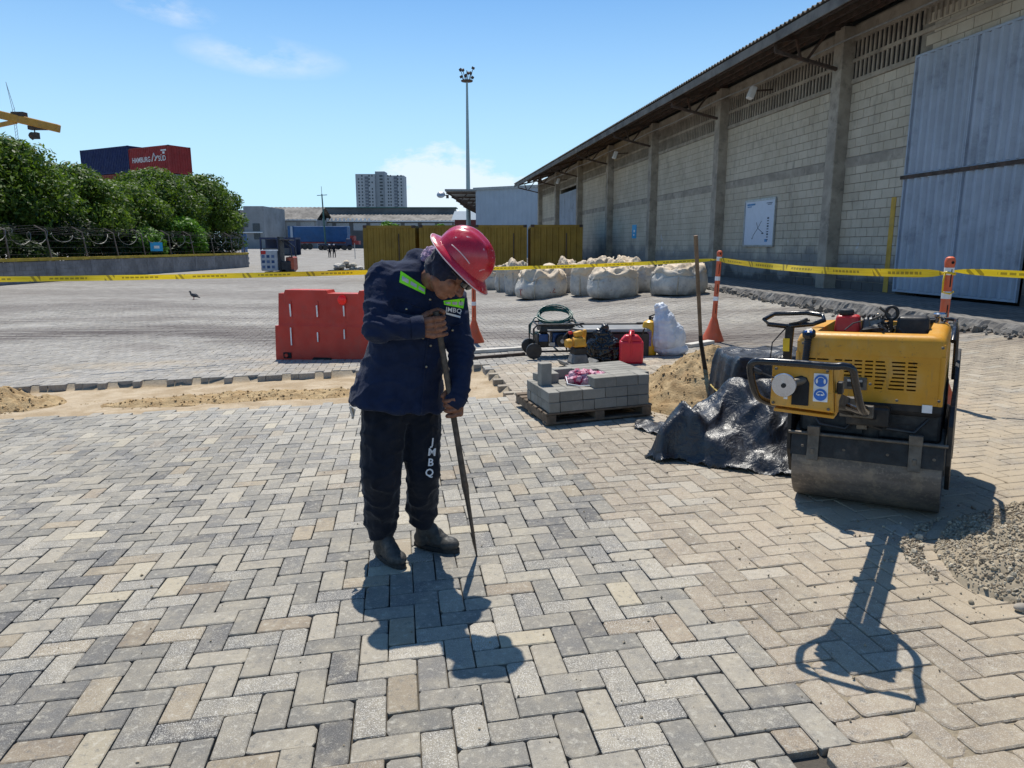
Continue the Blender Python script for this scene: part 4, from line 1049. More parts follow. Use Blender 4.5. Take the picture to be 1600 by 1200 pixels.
for px, py, Yt, lb in ((607, 344, 62, 'small green treetop showing over the leftmost yellow container'), (687, 350, 60, 'small green treetop over the second yellow container'), (658, 353, 66, 'lowest green treetop between two others behind the yellow containers')):
    q = W(px, py, Yt); tree(lb, q.x, Yt, q.z + .3 - ground_z(q.x, Yt), 2.6 if px != 658 else 1.8, px, 1500, M_LEAF2, .14, 1.0, 'treetops behind the yellow containers')
# yellow crane boom over the trees
M_CRANE = basic('crane_yellow', (.52, .24, .025), .55, 0, .12, 1.5, 0, 30, (.2, .12, .05), .5)
a, b = W(92, 201, 62), W(-260, 118, 60); t = thing('crane', 'yellow crane boom sloping down over the tops of the left trees', 'crane', (b.x, b.y, 0)); M0 = Matrix.Translation(-t.location)
m = MB(); m.M = M0; m.beam(a, b, .7, .62); m.build('boom', M_CRANE, t, bevel=.05)
m = MB(); m.M = M0; m.beam(W(25, 190, 61.5), W(-260, 250, 60), .3, .3); m.build('boom_stay', M_CRANE, t)
m = MB(); m.M = M0; m.beam(b + Vector((0, 0, .5)), Vector((b.x, b.y, 0)), 1.4, 1.4); m.build('column', M_CRANE, t)
m = MB(); m.M = M0; m.box(W(30, 179, 61.6) , (1.0, .6, .35)); m.box(W(58, 190, 61.9) + Vector((0, 0, -.5)), (1.4, .5, .3)); m.build('trolley', M_DSTEEL, t)
m = MB(); m.M = M0; c = W(55, 212, 61.8); m.tube([c + Vector((0, 0, .9)), c], .05, 5); m.box(c, (.55, .4, .5)); m.lathe([(.02, -.35), (.2, -.2), (.28, 0), (.2, .2), (.02, .3)], 12, c + Vector((-.25, 0, 0))); m.build('hook_block', M_DSTEEL, t, 'y')
a = W(22, 174, 150); t = thing('radio_mast', 'thin lattice radio mast behind the crane boom at the left edge', 'radio mast', (a.x, 150, 0)); zt = Z_at(128, 150); m = MB()
for s in (-.3, .3): m.tube([(s, 0, 0), (s * .7 - .1, 0, zt - 5), (-.9, 0, zt)], .05, 4)
for k in range(28): z = 12 + k * .6; m.beam((-.28, 0, z), (.28, 0, z + .55), .04, .04)
m.build('lattice', M_STEELG, t)
# ------------------------------------------------------------------ cloth and skin
def cloth(name, c, c2, sheen=.3, rough=.88, fold=14, wear=None):
    m = MT(name); v = m.coord('world'); f = m.noise(v, fold, 6, .6); g = m.noise(m.map(v, loc=(3, 3, 3)), 5, 5, .6)
    cc = m.mix(m.ramp(f, .3, .7), c, c2)
    if wear: cc = m.mix(m.ramp(g, .52, .75, 0, .5), cc, wear)
    w = m.noise(m.map(v, scale=(1, 1, .6)), 900, 2, .5)
    m.fin(cc, rough, m.bump(w, .35, .0012, m.bump(f, .5, .012)), 0, .25)
    m.b.inputs['Sheen Weight'].default_value = sheen; m.b.inputs['Sheen Roughness'].default_value = .4
    return m.m
M_SHIRT = cloth('navy_shirt_cloth', (.0065, .013, .038), (.010, .019, .052), .08, .9, 22, (.014, .024, .06))
M_TROU = cloth('dark_trouser_cloth', (.005, .007, .013), (.010, .013, .022), .2, .92, 16, (.028, .029, .034))
m_ = MT('skin'); v = m_.coord('world'); c_ = m_.mix(m_.ramp(m_.noise(v, 38, 5), .3, .7), (.17, .070, .038), (.27, .118, .068))
m_.fin(c_, .5, m_.bump(m_.noise(v, 420, 3), .25, .0015), 0, .4); m_.b.inputs['Subsurface Weight'].default_value = .06; m_.b.inputs['Subsurface Radius'].default_value = (.01, .004, .002); M_SKIN = m_.m
M_HOOD = cloth('dark_hood_cloth', (.012, .014, .030), (.022, .025, .045), .2, .95, 30)
M_TOWEL = cloth('mauve_towel_cloth', (.22, .14, .24), (.34, .24, .36), .4, .95, 90)
m_ = MT('red_helmet_shell'); v = m_.coord('world'); n_a = m_.noise(v, 11, 4); n_b = m_.noise(m_.map(v, loc=(2, 5, 1)), 55, 3, .5)
c_ = m_.mix(m_.ramp(n_a, .35, .65), (.42, .004, .018), (.52, .007, .030)); c_ = m_.mix(m_.ramp(n_b, .69, .715, 0, .8), c_, (.75, .55, .58))
m_.fin(c_, m_.ramp(n_b, .3, .7, .22, .36), None, 0, .55); m_.b.inputs['Coat Weight'].default_value = .4; m_.b.inputs['Coat Roughness'].default_value = .15; M_HELM = m_.m
M_PALE = basic('pale_edge_trim', (.68, .50, .50), .5)
M_LIME = basic('lime_reflective_band', (.26, .92, .01), .55, 0, .08, 20, .1, 300)
M_SILV = basic('silver_reflective_tape', (.50, .51, .53), .35, .2, .1, 20)
M_BOOT = basic('dusty_boot_leather', (.040, .040, .038), .62, 0, .35, 22, .35, 120, (.16, .145, .125), .55, .4, 14)
M_SOLE = basic('boot_sole_rubber', (.015, .015, .015), .8, 0, .3, 12, .2, 60, (.14, .12, .1), .5)
M_GLASS = basic('safety_glasses', (.02, .022, .025), .12, 0, 0, 5)
M_BRASS = basic('brass_button', (.30, .25, .18), .35, .9)
M_IRON = basic('worn_iron_bar', (.075, .068, .062), .5, .55, .3, 30, .25, 200, (.15, .10, .07), .5, .5, 20)
M_LETTER = basic('white_print', (.66, .68, .71), .7, 0, .04)

def fabric_noise(amp, sc, seed=0.):
    def f(co, n):
        a = noise.noise(Vector((co.x * sc, co.y * sc, co.z * sc * .7 + seed))); b = noise.noise(Vector((co.x * sc * 2.4 + 5, co.y * sc * 2.4, co.z * sc * 1.5 + seed)))
        r = 1 - abs(noise.noise(Vector((co.x * sc * 1.3 + 9, co.y * sc * 1.3 + seed, co.z * sc * 1.9)))) * 2.2
        return n * (amp * (a * .7 + b * .35 + max(0, r) ** 3 * .8))
    return f
def bvh_of(objs):
    V, F = [], []
    for o in objs:
        b = len(V); V += [o.matrix_world @ v.co for v in o.data.vertices]; F += [tuple(i + b for i in p.vertices) for p in o.data.polygons]
    return BVHTree.FromPolygons(V, F)
CAMP = Vector((0, 0, EYE))
def project(bv, px, py, lift=.003):
    d = ray(px, py).normalized(); h = bv.ray_cast(CAMP, d)
    if h[0] is None: return None
    return h[0] - d * lift
def patch(bv, quad, nu, nv, name, mat, parent, lift=.004, tk=.002):
    """strip sewn on a garment: quad given clockwise from its upper left corner"""
    q = [Vector(p) for p in quad]; P = []
    for j in range(nv + 1):
        for i in range(nu + 1):
            a = q[0].lerp(q[1], i / nu); b = q[3].lerp(q[2], i / nu); c = a.lerp(b, j / nv); h = project(bv, c.x, c.y, lift)
            P.append(h if h else P[-1] if P else W(c.x, c.y, 3.1))
    P2 = [p + ray(*to_px(p)[:2]).normalized() * tk for p in P]
    w = nu + 1; F = []
    for j in range(nv):
        for i in range(nu): a = j * w + i; F.append((a, a + 1, a + w + 1, a + w)); n_ = len(P); F.append((n_ + a, n_ + a + w, n_ + a + w + 1, n_ + a + 1))
    return MBof(P + P2, F).build(name, mat, parent, 'all')
def MBof(v, f): m = MB(); m.v = list(v); m.f = list(f); return m
def glyph_patch(bv, s, O, X, Y, size, name, mat, parent, lift=.0045, bold=.0, flat=False):
    """printed letters that follow the cloth; O pixel of the centre, X and Y pixel directions"""
    c = bpy.data.curves.new(name, 'FONT'); c.body = s; c.size = 1; c.align_x = 'CENTER'; c.align_y = 'CENTER'; c.resolution_u = 2; c.offset = bold
    o = bpy.data.objects.new(name + '_c', c); col.objects.link(o); me = evaluated(o, name); bpy.data.objects.remove(o)
    bm = bmesh.new(); bm.from_mesh(me); bmesh.ops.triangulate(bm, faces=bm.faces); bmesh.ops.subdivide_edges(bm, edges=bm.edges, cuts=1); 
    last = None
    if flat:
        H = [project(bv, O[0] + a * size * .55, O[1] + b * size * .55, lift) for a, b in ((-.8, -1), (.8, -1), (-.8, 1), (.8, 1), (0, 0))]
        if None in H: flat = False
        else:
            n_ = (H[1] - H[2]).cross(H[0] - H[3]).normalized(); c0 = (H[0] + H[1] + H[2] + H[3] + H[4]) / 5 + (CAMP - H[4]).normalized() * .006
    for v in bm.verts:
        x = O[0] + (X[0] * v.co.x + Y[0] * v.co.y) * size; y = O[1] + (X[1] * v.co.x + Y[1] * v.co.y) * size
        h = project(bv, x, y, lift)
        if flat: d_ = ray(x, y); h = CAMP + d_ * ((c0 - CAMP).dot(n_) / d_.dot(n_))
        if h is None: h = last or W(x, y, 3.1)
        last = h; v.co = h
    bm.to_mesh(me); bm.free(); me.materials.clear(); o = link_mesh(name, me, mat)
    if parent: o.parent = parent; o.matrix_parent_inverse = parent.matrix_world.inverted()
    return o

# ------------------------------------------------------------------ the worker
FR = gp(612, 880); FLf = gp(688, 858)
wk = thing('person', 'construction worker in navy workwear and red hard hat bowing over an iron bar', 'person', (-.48, 3.2, ground_z(-.48, 3.2)))
bpy.context.view_layer.update()
WKI = Matrix.Translation(-wk.location)
def wbuild(me, name, mat, parent=wk):
    me.transform(WKI); me.update(); o = link_mesh(name, me, mat, parent); return o
yawR = Vector((.86, .50, 0)).normalized(); fwd = Vector((.50, -.86, 0)).normalized()
# bar
bar_a = gp(745, 868); bar_a.z -= .004; bar_b = W(683, 497, 3.02); bd_ = (bar_b - bar_a).normalized(); bar_top = bar_b + bd_ * .03
def on_bar(py):
    lo, hi = 0., 1.3
    for i in range(40):
        m = (lo + hi) / 2
        if to_px(bar_a + bd_ * m)[1] > py: lo = m
        else: hi = m
    return bar_a + bd_ * lo
hR = on_bar(508); hL = on_bar(634)
brt = thing('digging_bar', 'long dark iron digging bar held upright by the worker, its tip between the stones', 'digging bar', bar_a)
m = MB(); Lb = (bar_top - bar_a).length; n_ = 12; pts = [bd_ * (Lb * i / n_) for i in range(n_ + 1)]
m.tube([bd_ * (Lb * .31), bd_ * (Lb * .34), bd_ * (Lb * .5), bd_ * Lb], [.016, .0145, .0135, .0135], 10); m.build('shaft', M_IRON, brt, 'y')
m = MB(); sd_ = bd_.cross(Vector((0, 1, 0))).normalized(); m.tube([bd_ * .0, bd_ * (Lb * .1), bd_ * (Lb * .26), bd_ * (Lb * .315)], [.004, .008, .0115, .0165], 8); m.build('chisel_tip', M_IRON, brt, 'y')

# trousers
hipR, hipL = W(603, 628, 3.17), W(652, 632, 3.25); knR, knL = W(596, 742, 3.10), W(661, 738, 3.19); anR, anL = W(597, 832, 3.19), W(660, 818, 3.28)
waist = W(628, 590, 3.22)
m = MB(); m.ell(waist, (.155, .115, .13), frame(yawR, -fwd, Vector((0, 0, 1)))); m.ell((hipR + hipL) / 2 + Vector((0, .02, .01)), (.165, .125, .12), frame(yawR, -fwd, Vector((0, 0, 1))))
m.capsule(hipR, knR, .108, .093); m.capsule(knR, anR + Vector((0, 0, .07)), .093, .077); m.capsule(anR + Vector((0, .0, .10)), anR + Vector((.0, -.01, .03)), .078, .066)
m.capsule(hipL, knL, .102, .082); m.capsule(knL, anL + Vector((0, 0, .07)), .082, .070); m.capsule(anL + Vector((0, .0, .10)), anL + Vector((.0, -.01, .04)), .070, .060)
me = remesh(m, 'trousers', .0085, 4); displace(me, fabric_noise(.011, 7, 1.)); displace(me, fabric_noise(.0025, 24, 4.))
def ankle_bunch(co, n):
    z = co.z - .22; k = max(0, 1 - abs(z - .14) / .15); return n * (.0045 * k * math.sin(z * 80 + co.x * 14 + 3 * noise.noise(co * 6)))
displace(me, ankle_bunch)
trou = wbuild(me, 'trousers', M_TROU)
# shirt
def ring_loft(m, rings, n=28):
    """rings: centre, half width, half depth, tilt vector (rise per unit across)"""
    vs_ = []
    for c, a, b, tx in rings:
        for k in range(n):
            t = 2 * PI * k / n; ct, st = math.cos(t), math.sin(t); ct = math.copysign(abs(ct) ** .85, ct); st = math.copysign(abs(st) ** .85, st)
            vs_.append(Vector(c) + yawR * (a * ct) - fwd * (b * st) + Vector((0, 0, tx * ct)))
    N = len(rings); fs = [(j * n + k, j * n + (k + 1) % n, (j + 1) * n + (k + 1) % n, (j + 1) * n + k) for j in range(N - 1) for k in range(n)]
    m.add(vs_, fs + [tuple(reversed(range(n))), tuple((N - 1) * n + k for k in range(n))])
m = MB()
ring_loft(m, [(W(621, 636, 3.2), .218, .165, -.035), (W(622, 618, 3.21), .212, .16, -.028), (W(626, 585, 3.21), .192, .150, -.012), (W(634, 550, 3.21), .180, .142, 0), (W(645, 515, 3.21), .182, .140, 0), (W(653, 480, 3.2), .195, .140, -.006), (W(655, 452, 3.2), .200, .132, -.012), (W(654, 430, 3.2), .170, .115, -.018), (W(654, 414, 3.2), .12, .09, -.012), (W(656, 406, 3.2), .06, .06, 0)])
shR, elR, wrR = W(601, 436, 3.13), W(590, 512, 3.00), W(640, 512, 2.99)
shL, elL, wrL = W(708, 470, 3.29), W(721, 556, 3.17), W(716, 618, 3.08)
m.capsule(shR, elR, .082, .066); m.capsule(elR + Vector((0, 0, .008)), wrR, .064, .050); m.ell(shR + Vector((.02, .03, .0)), (.085, .08, .085))
m.capsule(shL, elL, .070, .056); m.capsule(elL, wrL, .056, .045)
m.capsule(W(655, 412, 3.2), W(676, 424, 3.13), .065, .050)
me = remesh(m, 'shirt', .0085, 5)
def shirt_fold(co, n):
    d = fabric_noise(.010, 6.5, 2.)(co, n) + fabric_noise(.0018, 24, 7.)(co, n)
    for J, r in ((elR, .14), (elL, .12), (wrR, .06), (wrL, .07), (shR, .10)):
        k = max(0, 1 - (co - J).length / r); d += n * (.006 * k * math.sin((co - J).dot(Vector((.3, .6, 1))) * 150 + 4 * noise.noise(co * 9)))
    if co.z < 1.02 + ground_z(-.4, 3.2) - .19: d += n * (.008 * math.sin(math.atan2(co.y - 3.2, co.x + .5) * 9 + 3) * min(1, (1.02 - co.z) * 5))
    return d
displace(me, shirt_fold)
shirt = wbuild(me, 'shirt', M_SHIRT)
bpy.context.view_layer.update()
def tube_part(name, pts, r, mat, parent=wk, n=8, closed=False, flat=1.):
    m = MB(); m.M = WKI if parent is wk else None; m.tube(pts, r, n, closed, True, flat); return m.build(name, mat, parent, 'all')
# cuffs and collar
def cuff(name, c, d, r, h=.05):
    d = Vector(d).normalized(); m = MB(); m.M = WKI; u = d.orthogonal().normalized()
    m.tube([c - d * h, c - d * h * .3, c + d * .006, c + d * .006, c - d * .01], [r * 1.02, r * 1.04, r, r * .82, r * .8], 18, False, False); return m.build(name, M_SHIRT, wk, 'all')
cuff('cuff', wrR + (hR - wrR).normalized() * .052, hR - wrR, .050); cuff('cuff', wrL + (hL - wrL).normalized() * .045, hL - wrL, .046)
m = MB(); m.M = WKI; cpts = []
for k in range(15):
    a = PI * 1.12 * (k / 14 - .5); c = W(672, 424, 3.14); cpts.append(c - fwd.normalized() * .0 + (-fwd * math.cos(a) + yawR * math.sin(a)) * .078 + Vector((.0, 0, .030 * math.cos(a) - .012)))
m.tube(cpts, .018, 8, False, True, .6); m.build('collar', M_SHIRT, wk, 'all')

# skin: head, neck, arms, hidden trunk and gripping hands in one mesh
HC = W(703, 424, 3.02)                                 # centre of the head
fh = Vector((.60, -.30, -.74)).normalized(); uh = Vector((.74, -.05, .62)); uh = (uh - fh * uh.dot(fh)).normalized(); rh = fh.cross(uh).normalized()
HM = frame(rh, fh, uh)
def hp(x, y, z): return HC + HM @ Vector((x, y, z))
m = MB()
m.ell(hp(0, -.005, .035), (.076, .094, .088), HM); m.ell(hp(0, .022, -.03), (.062, .070, .075), HM); m.ell(hp(0, .048, -.082), (.034, .032, .026), HM)
for s in (-1, 1):
    m.ell(hp(s * .040, .060, -.022), (.020, .018, .02), HM); m.ell(hp(s * .073, -.008, -.008), (.010, .019, .030), HM); m.capsule(hp(s * .052, .005, -.062), hp(s * .022, .052, -.088), .022, .018)
    m.ell(hp(s * .030, .078, .022), (.020, .012, .009), HM)
m.capsule(hp(0, .084, .010), hp(0, .104, -.026), .009, .0135); m.ell(hp(0, .094, -.030), (.019, .012, .010), HM)
m.ell(hp(0, .084, -.052), (.022, .010, .0065), HM); m.ell(hp(0, .081, -.064), (.019, .011, .008), HM)
m.capsule(hp(0, -.02, -.05), W(676, 436, 3.13), .056, .062); m.capsule(W(676, 436, 3.13), W(660, 460, 3.18), .062, .07)
me1 = remesh(m, 'head_raw', .0035, 3)
m = MB(); m.ell(W(648, 500, 3.21), (.13, .09, .2)); m.ell((hipR + hipL) / 2 + Vector((0, .02, .06)), (.10, .07, .09)); m.capsule(W(660, 460, 3.18), W(648, 500, 3.21), .08, .1); m.capsule(W(648, 500, 3.2), (hipR + hipL) / 2 + Vector((0, .02, .08)), .09, .08)
for a, b, c in ((shR, elR, wrR), (shL, elL, wrL)): m.capsule(W(655, 450, 3.2), a, .06, .055); m.capsule(a, b, .045, .032); m.capsule(b, c, .032, .022)
for a, b, c in ((hipR, knR, anR), (hipL, knL, anL)): m.capsule(a, b, .065, .05); m.capsule(b, c, .048, .032)
me2 = remesh(m, 'trunk_raw', .016, 2)
def grip(C, axis, frm, palm_out, flip, r_bar=.0135, wl=.105):
    """hand closed round a bar at C: frm = point the wrist comes from, palm_out = side on which the back of the hand lies"""
    ax = axis.normalized(); bo = (palm_out - ax * palm_out.dot(ax)).normalized(); sd2 = ax.cross(bo) * flip; mb = MB(); R_ = r_bar + .0095
    kn = []
    for k in range(4):                                  # index (upper) to little finger
        h = .032 - k * .0205; rf = (.0098, .0102, .0098, .0086)[k]; ln = (1.0, 1.08, 1.0, .85)[k]
        pts, rad = [], []
        a0 = .15
        for q in range(9):
            a = a0 + q / 8 * 3.6 * ln; rr = R_ + (.010 if q == 0 else .002 if q in (2, 5) else 0)
            pts.append(C + ax * (h - .0014 * q) + (bo * math.cos(a) + sd2 * math.sin(a)) * rr); rad.append(rf * (1.12 if q in (0, 1) else 1.03 if q in (3, 5) else .96) * (1 - .02 * q))
        mb2 = MB(); mb2.tube(pts, rad, 9); mb2.capsule(pts[-2], pts[-1], rad[-2], rad[-1] * .95, 9); kn.append((mb2, pts[0], rf))
        mb.add(mb2.v, mb2.f)
    wrist = C + (Vector(frm) - C).normalized() * wl
    base = [C + ax * (.030 - k * .020) + bo * (R_ + .010) + sd2 * (-.006) for k in range(4)]
    hb = C + bo * (R_ + .006) - sd2 * .020
    for k in range(4): mb.capsule(base[k], wrist.lerp(hb, .35) + ax * (.016 - k * .011), .0125, .0145, 10)
    mb.capsule(wrist.lerp(hb, .3), wrist, .024, .025, 12); mb.capsule(wrist, wrist.lerp(Vector(frm), .4), .024, .022, 12)
    t0 = wrist.lerp(hb, .45) + ax * .018 - sd2 * .008; t1 = C + ax * .046 - sd2 * (R_ + .006) + bo * .012; t2 = C + ax * .050 - sd2 * .006 - bo * (R_ - .001); t3 = C + ax * .044 + sd2 * .018 - bo * (R_ - .003)
    mb.capsule(t0, t1, .0145, .0125, 10); mb.capsule(t1, t2, .012, .0112, 10); mb.capsule(t2, t3, .0112, .0095, 10)
    mb.v = [C + (p - C) * 1.16 for p in mb.v]; return remesh(mb, 'hand_raw', .0024, 1)
g1_ = grip(hR, bd_, wrR, Vector((-.45, -.9, 0)), 1)
g2_ = grip(hL, bd_, wrL + Vector((0, 0, .01)), Vector((.75, -.65, .15)), -1, .0135, .060)
bm = bmesh.new()
for q in (me1, me2, g1_, g2_): bm.from_mesh(q); 
me = bpy.data.meshes.new('body'); bm.to_mesh(me); bm.free(); me.polygons.foreach_set('use_smooth', [True] * len(me.polygons))
for q in (me1, me2, g1_, g2_): bpy.data.meshes.remove(q)
body = wbuild(me, 'body', M_SKIN)
# hood, towel, glasses
m = MB(); m.ell(hp(0, -.022, .020), (.090, .092, .092), HM); m.ell(hp(0, -.010, -.016), (.090, .062, .058), HM); m.ell(hp(0, .012, .010), (.088, .058, .045), HM); m.ell(hp(0, -.040, -.030), (.070, .066, .055), HM); m.ell(hp(-.02, -.066, -.02), (.062, .04, .05), HM)
m.ell(hp(0, .030, .050), (.082, .068, .045), HM)
me = remesh(m, 'hood', .005, 3); displace(me, fabric_noise(.005, 22, 3.)); wbuild(me, 'hood', M_HOOD)
m = MB(); m.ell(W(676, 402, 3.13), (.050, .045, .045)); m.ell(W(681, 411, 3.08), (.035, .03, .04)); me = remesh(m, 'towel', .005, 2); displace(me, fabric_noise(.010, 40, 3.)); wbuild(me, 'towel', M_TOWEL)
m = MB(); m.M = WKI
for s in (-1, 1): m.ell(hp(s * .032, .094, .020), (.031, .012, .020), HM, 12, 8)
m.tube([hp(-.068, .07, .022), hp(-.078, .03, .02), hp(-.078, -.02, .018)], .0035, 6); m.tube([hp(.068, .07, .022), hp(.078, .03, .02), hp(.078, -.02, .018)], .0035, 6); m.tube([hp(-.01, .103, .024), hp(.01, .103, .024)], .004, 6)
m.build('safety_glasses', M_GLASS, wk, 'all')
# hard hat
KU = Vector((.70, -.16, .69)).normalized(); KF = Vector((.70, -.12, -.72)); KF = (KF - KU * KF.dot(KU)).normalized(); KR = KF.cross(KU).normalized(); KM = frame(KR, KF, KU)
BC = W(719, 409, 2.985)
def kp(x, y, z): return BC + KM @ Vector((x, y, z))
m = MB(); m.M = WKI; nu, nv = 48, 14; vs_ = []
def dome(t, s, infl=0.):
    ct, st = math.cos(t), math.sin(t); rx_, ry_, h = .106 + infl, .126 + infl, .130 + infl; e = 2.35
    c_ = math.cos(s) ** (2 / e); z = math.sin(s) ** (2 / e); rid = 0
    return Vector((rx_ * c_ * ct, ry_ * c_ * st, h * z))
for j in range(nv + 1):
    for i in range(nu):
        t = 2 * PI * i / nu; s = PI / 2 * j / nv; q = dome(t, s)
        rdg = math.exp(-(q.x / .020) ** 4) * .0055 * min(1, q.z / .05); rd2 = (math.exp(-((abs(q.x) - .050) / .008) ** 2)) * .004 * min(1, q.z / .06)
        nrm = q.normalized(); vs_.append(kp(*(q + nrm * (rdg + rd2) + Vector((0, 0, .012)))))
m.add(vs_, [(j * nu + i, j * nu + (i + 1) % nu, (j + 1) * nu + (i + 1) % nu, (j + 1) * nu + i) for j in range(nv) for i in range(nu)])
helm = m.build('hard_hat', M_HELM, wk, 'all')
m = MB(); m.M = WKI; vs_ = []
for (ex, z) in ((-.006, .014), (.0, .010), (.014, .004), (1, -.004), (1.02, -.008), (.012, -.004), (-.008, .004)):
    for i in range(nu):
        t = 2 * PI * i / nu; ct, st = math.cos(t), math.sin(t); w_ = .026 + .020 * max(0, st) ** 3 + .008 * max(0, -st)
        e = ex if ex < .5 else w_ * ex; zz = z - (.010 * max(0, st) ** 2 * (1 if ex > .5 else 0)) + (-.006 * abs(ct) if ex > .5 else 0)
        vs_.append(kp((.106 + e) * ct, (.126 + e) * st, zz + .004))
m.add(vs_, [(j * nu + i, j * nu + (i + 1) % nu, (j + 1) * nu + (i + 1) % nu, (j + 1) * nu + i) for j in range(6) for i in range(nu)])
brim = m.build('hat_brim', M_HELM, wk, 'all')
rim = []
for i in range(nu):
    t = 2 * PI * i / nu; ct, st = math.cos(t), math.sin(t); w_ = (.026 + .020 * max(0, st) ** 3 + .008 * max(0, -st)) * 1.02; rim.append(kp((.106 + w_) * ct, (.126 + w_) * st, -.003 - .010 * max(0, st) ** 2 - .006 * abs(ct)))
tube_part('brim_edge', rim, .0026, M_PALE, wk, 6, True)
for s in (-1, 1):
    tube_part('hat_ridge', [kp(s * .106, y, .040 + .012 * math.cos(y * 16)) + (KR * s * (.004 - .35 * y * y)) for y in np.linspace(-.055, .05, 8)], .0022, M_PALE, wk, 5)
m = MB(); m.M = WKI; m.box(kp(-.109, .02, .03), (.008, .035, .02), KM); m.build('hat_slot', M_HELM, wk, bevel=.003)
# boots
def boot(heel, toe, gz):
    d = (toe - heel); d.z = 0; L_ = d.length; d.normalize(); s = Vector((d.y, -d.x, 0)); up = Vector((0, 0, 1)); O = Vector((heel.x, heel.y, gz)); 
    def b(x, y, z): return O + d * x + s * y + up * z
    m = MB(); m.ell(b(.045, 0, .050), (.046, .036, .046), frame(d, s, up)); m.ell(b(.13, .0, .050), (.080, .037, .040), frame(d, s, up)); m.ell(b(L_ - .060, .002, .044), (.060, .043, .036), frame(d, s, up))
    m.capsule(b(.055, 0, .06), b(.060, 0, .185), .042, .046); m.capsule(b(.09, 0, .10), b(.15, 0, .062), .038, .033); m.capsule(b(.052, 0, .18), b(.048, 0, .22), .050, .050)
    me = remesh(m, 'boot', .0055, 2); 
    displace(me, lambda co, n: n * (.0022 * noise.noise(co * 40) + .0025 * max(0, 1 - abs((co - b(.12, 0, .1)).length) / .07) * math.sin((co - O).dot(d) * 190)) if co.z > gz + .02 else Vector())
    bt = wbuild(me, 'boot', M_BOOT)
    ol = []
    for k in range(20):
        t = 2 * PI * k / 20; x = L_ / 2 - .002 + (L_ / 2 + .003) * math.cos(t) ; w_ = .034 + .010 * math.cos(t) - .006 * math.sin(t * 2) * 0; ol.append((x, w_ * math.sin(t)))
    q = MB(); q.M = WKI; q.prism(ol, .026, b(0, 0, .002), d, s) if False else q.add([b(x, y, .002) for x, y in ol] + [b(x, y, .028) for x, y in ol], [tuple(range(20)), tuple(range(39, 19, -1))] + [(i, (i + 1) % 20, 20 + (i + 1) % 20, 20 + i) for i in range(20)])
    so = q.build('sole', M_SOLE, bt, bevel=.004)
    for k in range(4): tube_part('lace', [b(.105 + k * .014, -.022, .118 - k * .009) , b(.110 + k * .014, 0, .124 - k * .009), b(.105 + k * .014, .022, .118 - k * .009)], .0025, M_BLACKP, wk, 5)
boot(gp(588, 868), gp(632, 890), ground_z(-.6, 3.1)); boot(gp(648, 855), gp(718, 864), ground_z(-.35, 3.25))
# things sewn and printed on the clothes
bpy.context.view_layer.update()
bv = bvh_of([shirt, trou])
def child_patch(*a, **k):
    o = patch(*a[:-1], None, **k); o.parent = wk; o.matrix_parent_inverse = wk.matrix_world.inverted(); return o
for qd in ([(626, 423), (665, 449), (664, 460), (624, 441)], [(693, 470), (726, 466), (724, 482), (694, 476)]):
    child_patch(bv, qd, 14, 6, 'reflective_band', M_LIME, wk)
    a, b, c, d = [Vector(p) for p in qd]; 
    for f0, f1 in ((.08, .34), (.42, .66), (.74, .97)):
        child_patch(bv, [a.lerp(b, f0).lerp(d.lerp(c, f0), .34), a.lerp(b, f1).lerp(d.lerp(c, f1), .34), a.lerp(b, f1).lerp(d.lerp(c, f1), .72), a.lerp(b, f0).lerp(d.lerp(c, f0), .72)], 4, 3, 'silver_tape', M_SILV, wk, lift=.0065)
glyph_patch(bv, 'JMBQ', (709, 485), (1, .14), (.12, -.95), 10.5, 'chest_lettering', M_LETTER, wk, .005, .012)
child_patch(bv, [(697, 488), (720, 494), (719, 497), (697, 491)], 6, 1, 'chest_underline', M_LETTER, wk, lift=.005)
for ch, x, y in (('J', 676, 691), ('M', 675, 707), ('B', 673, 723), ('Q', 671, 739)): glyph_patch(bv, ch, (x, y), (1, .02), (.1, -1), 16.5, 'trouser_lettering', M_LETTER, wk, .006, .02, True)
for x, y in ((635, 483), (661, 528), (673, 540), (666, 573), (707, 516), (672, 468)):
    h = project(bv, x, y, .002)
    if h: m = MB(); m.M = WKI; m.lathe([(.001, .003), (.004, .003), (.006, .0015), (.006, -.002)], 10, h, (CAMP - h).to_track_quat('Z', 'Y').to_matrix()); m.build('button', M_BRASS, wk, 'all')
def seam_line(pts, name='seam', r=.0016, mat=M_SHIRT):
    P = []
    for a, b in zip(pts[:-1], pts[1:]):
        for i in range(8):
            h = project(bv, a[0] + (b[0] - a[0]) * i / 8, a[1] + (b[1] - a[1]) * i / 8, .001)
            if h: P.append(h)
    if len(P) > 3:
        m = MB(); m.tube(P, r, 5); o = m.build(name, mat, None, 'all'); o.parent = wk; o.matrix_parent_inverse = wk.matrix_world.inverted()
seam_line([(674, 470), (670, 520), (664, 560), (660, 620), (657, 650)], 'front_placket', .004)
seam_line([(622, 466), (650, 478), (664, 482)], 'pocket_flap', .003); seam_line([(695, 505), (712, 508), (724, 504)], 'pocket_flap', .003)
# keys at the hip
kx = W(550, 632, 3.2); kt = thing('key_bunch', 'small bunch of keys hanging on a clip at the worker\'s right hip', 'keys', kx)
m = MB(); m.tube([(0.012 * math.cos(a), 0, .012 * math.sin(a)) for a in np.linspace(0, 2 * PI, 12)[:-1]], .0018, 5, True); m.tube([(0, 0, .012), (.015, .0, .04)], .002, 5); m.build('ring', M_STEELG, kt)
for k in range(3): m = MB(); m.box((.004 * (k - 1), .003 * k, -.035 - .006 * k), (.010, .0018, .05), Ry(.25 * (k - 1))); m.build('key', M_STEELG if k != 1 else M_BRASS, kt)
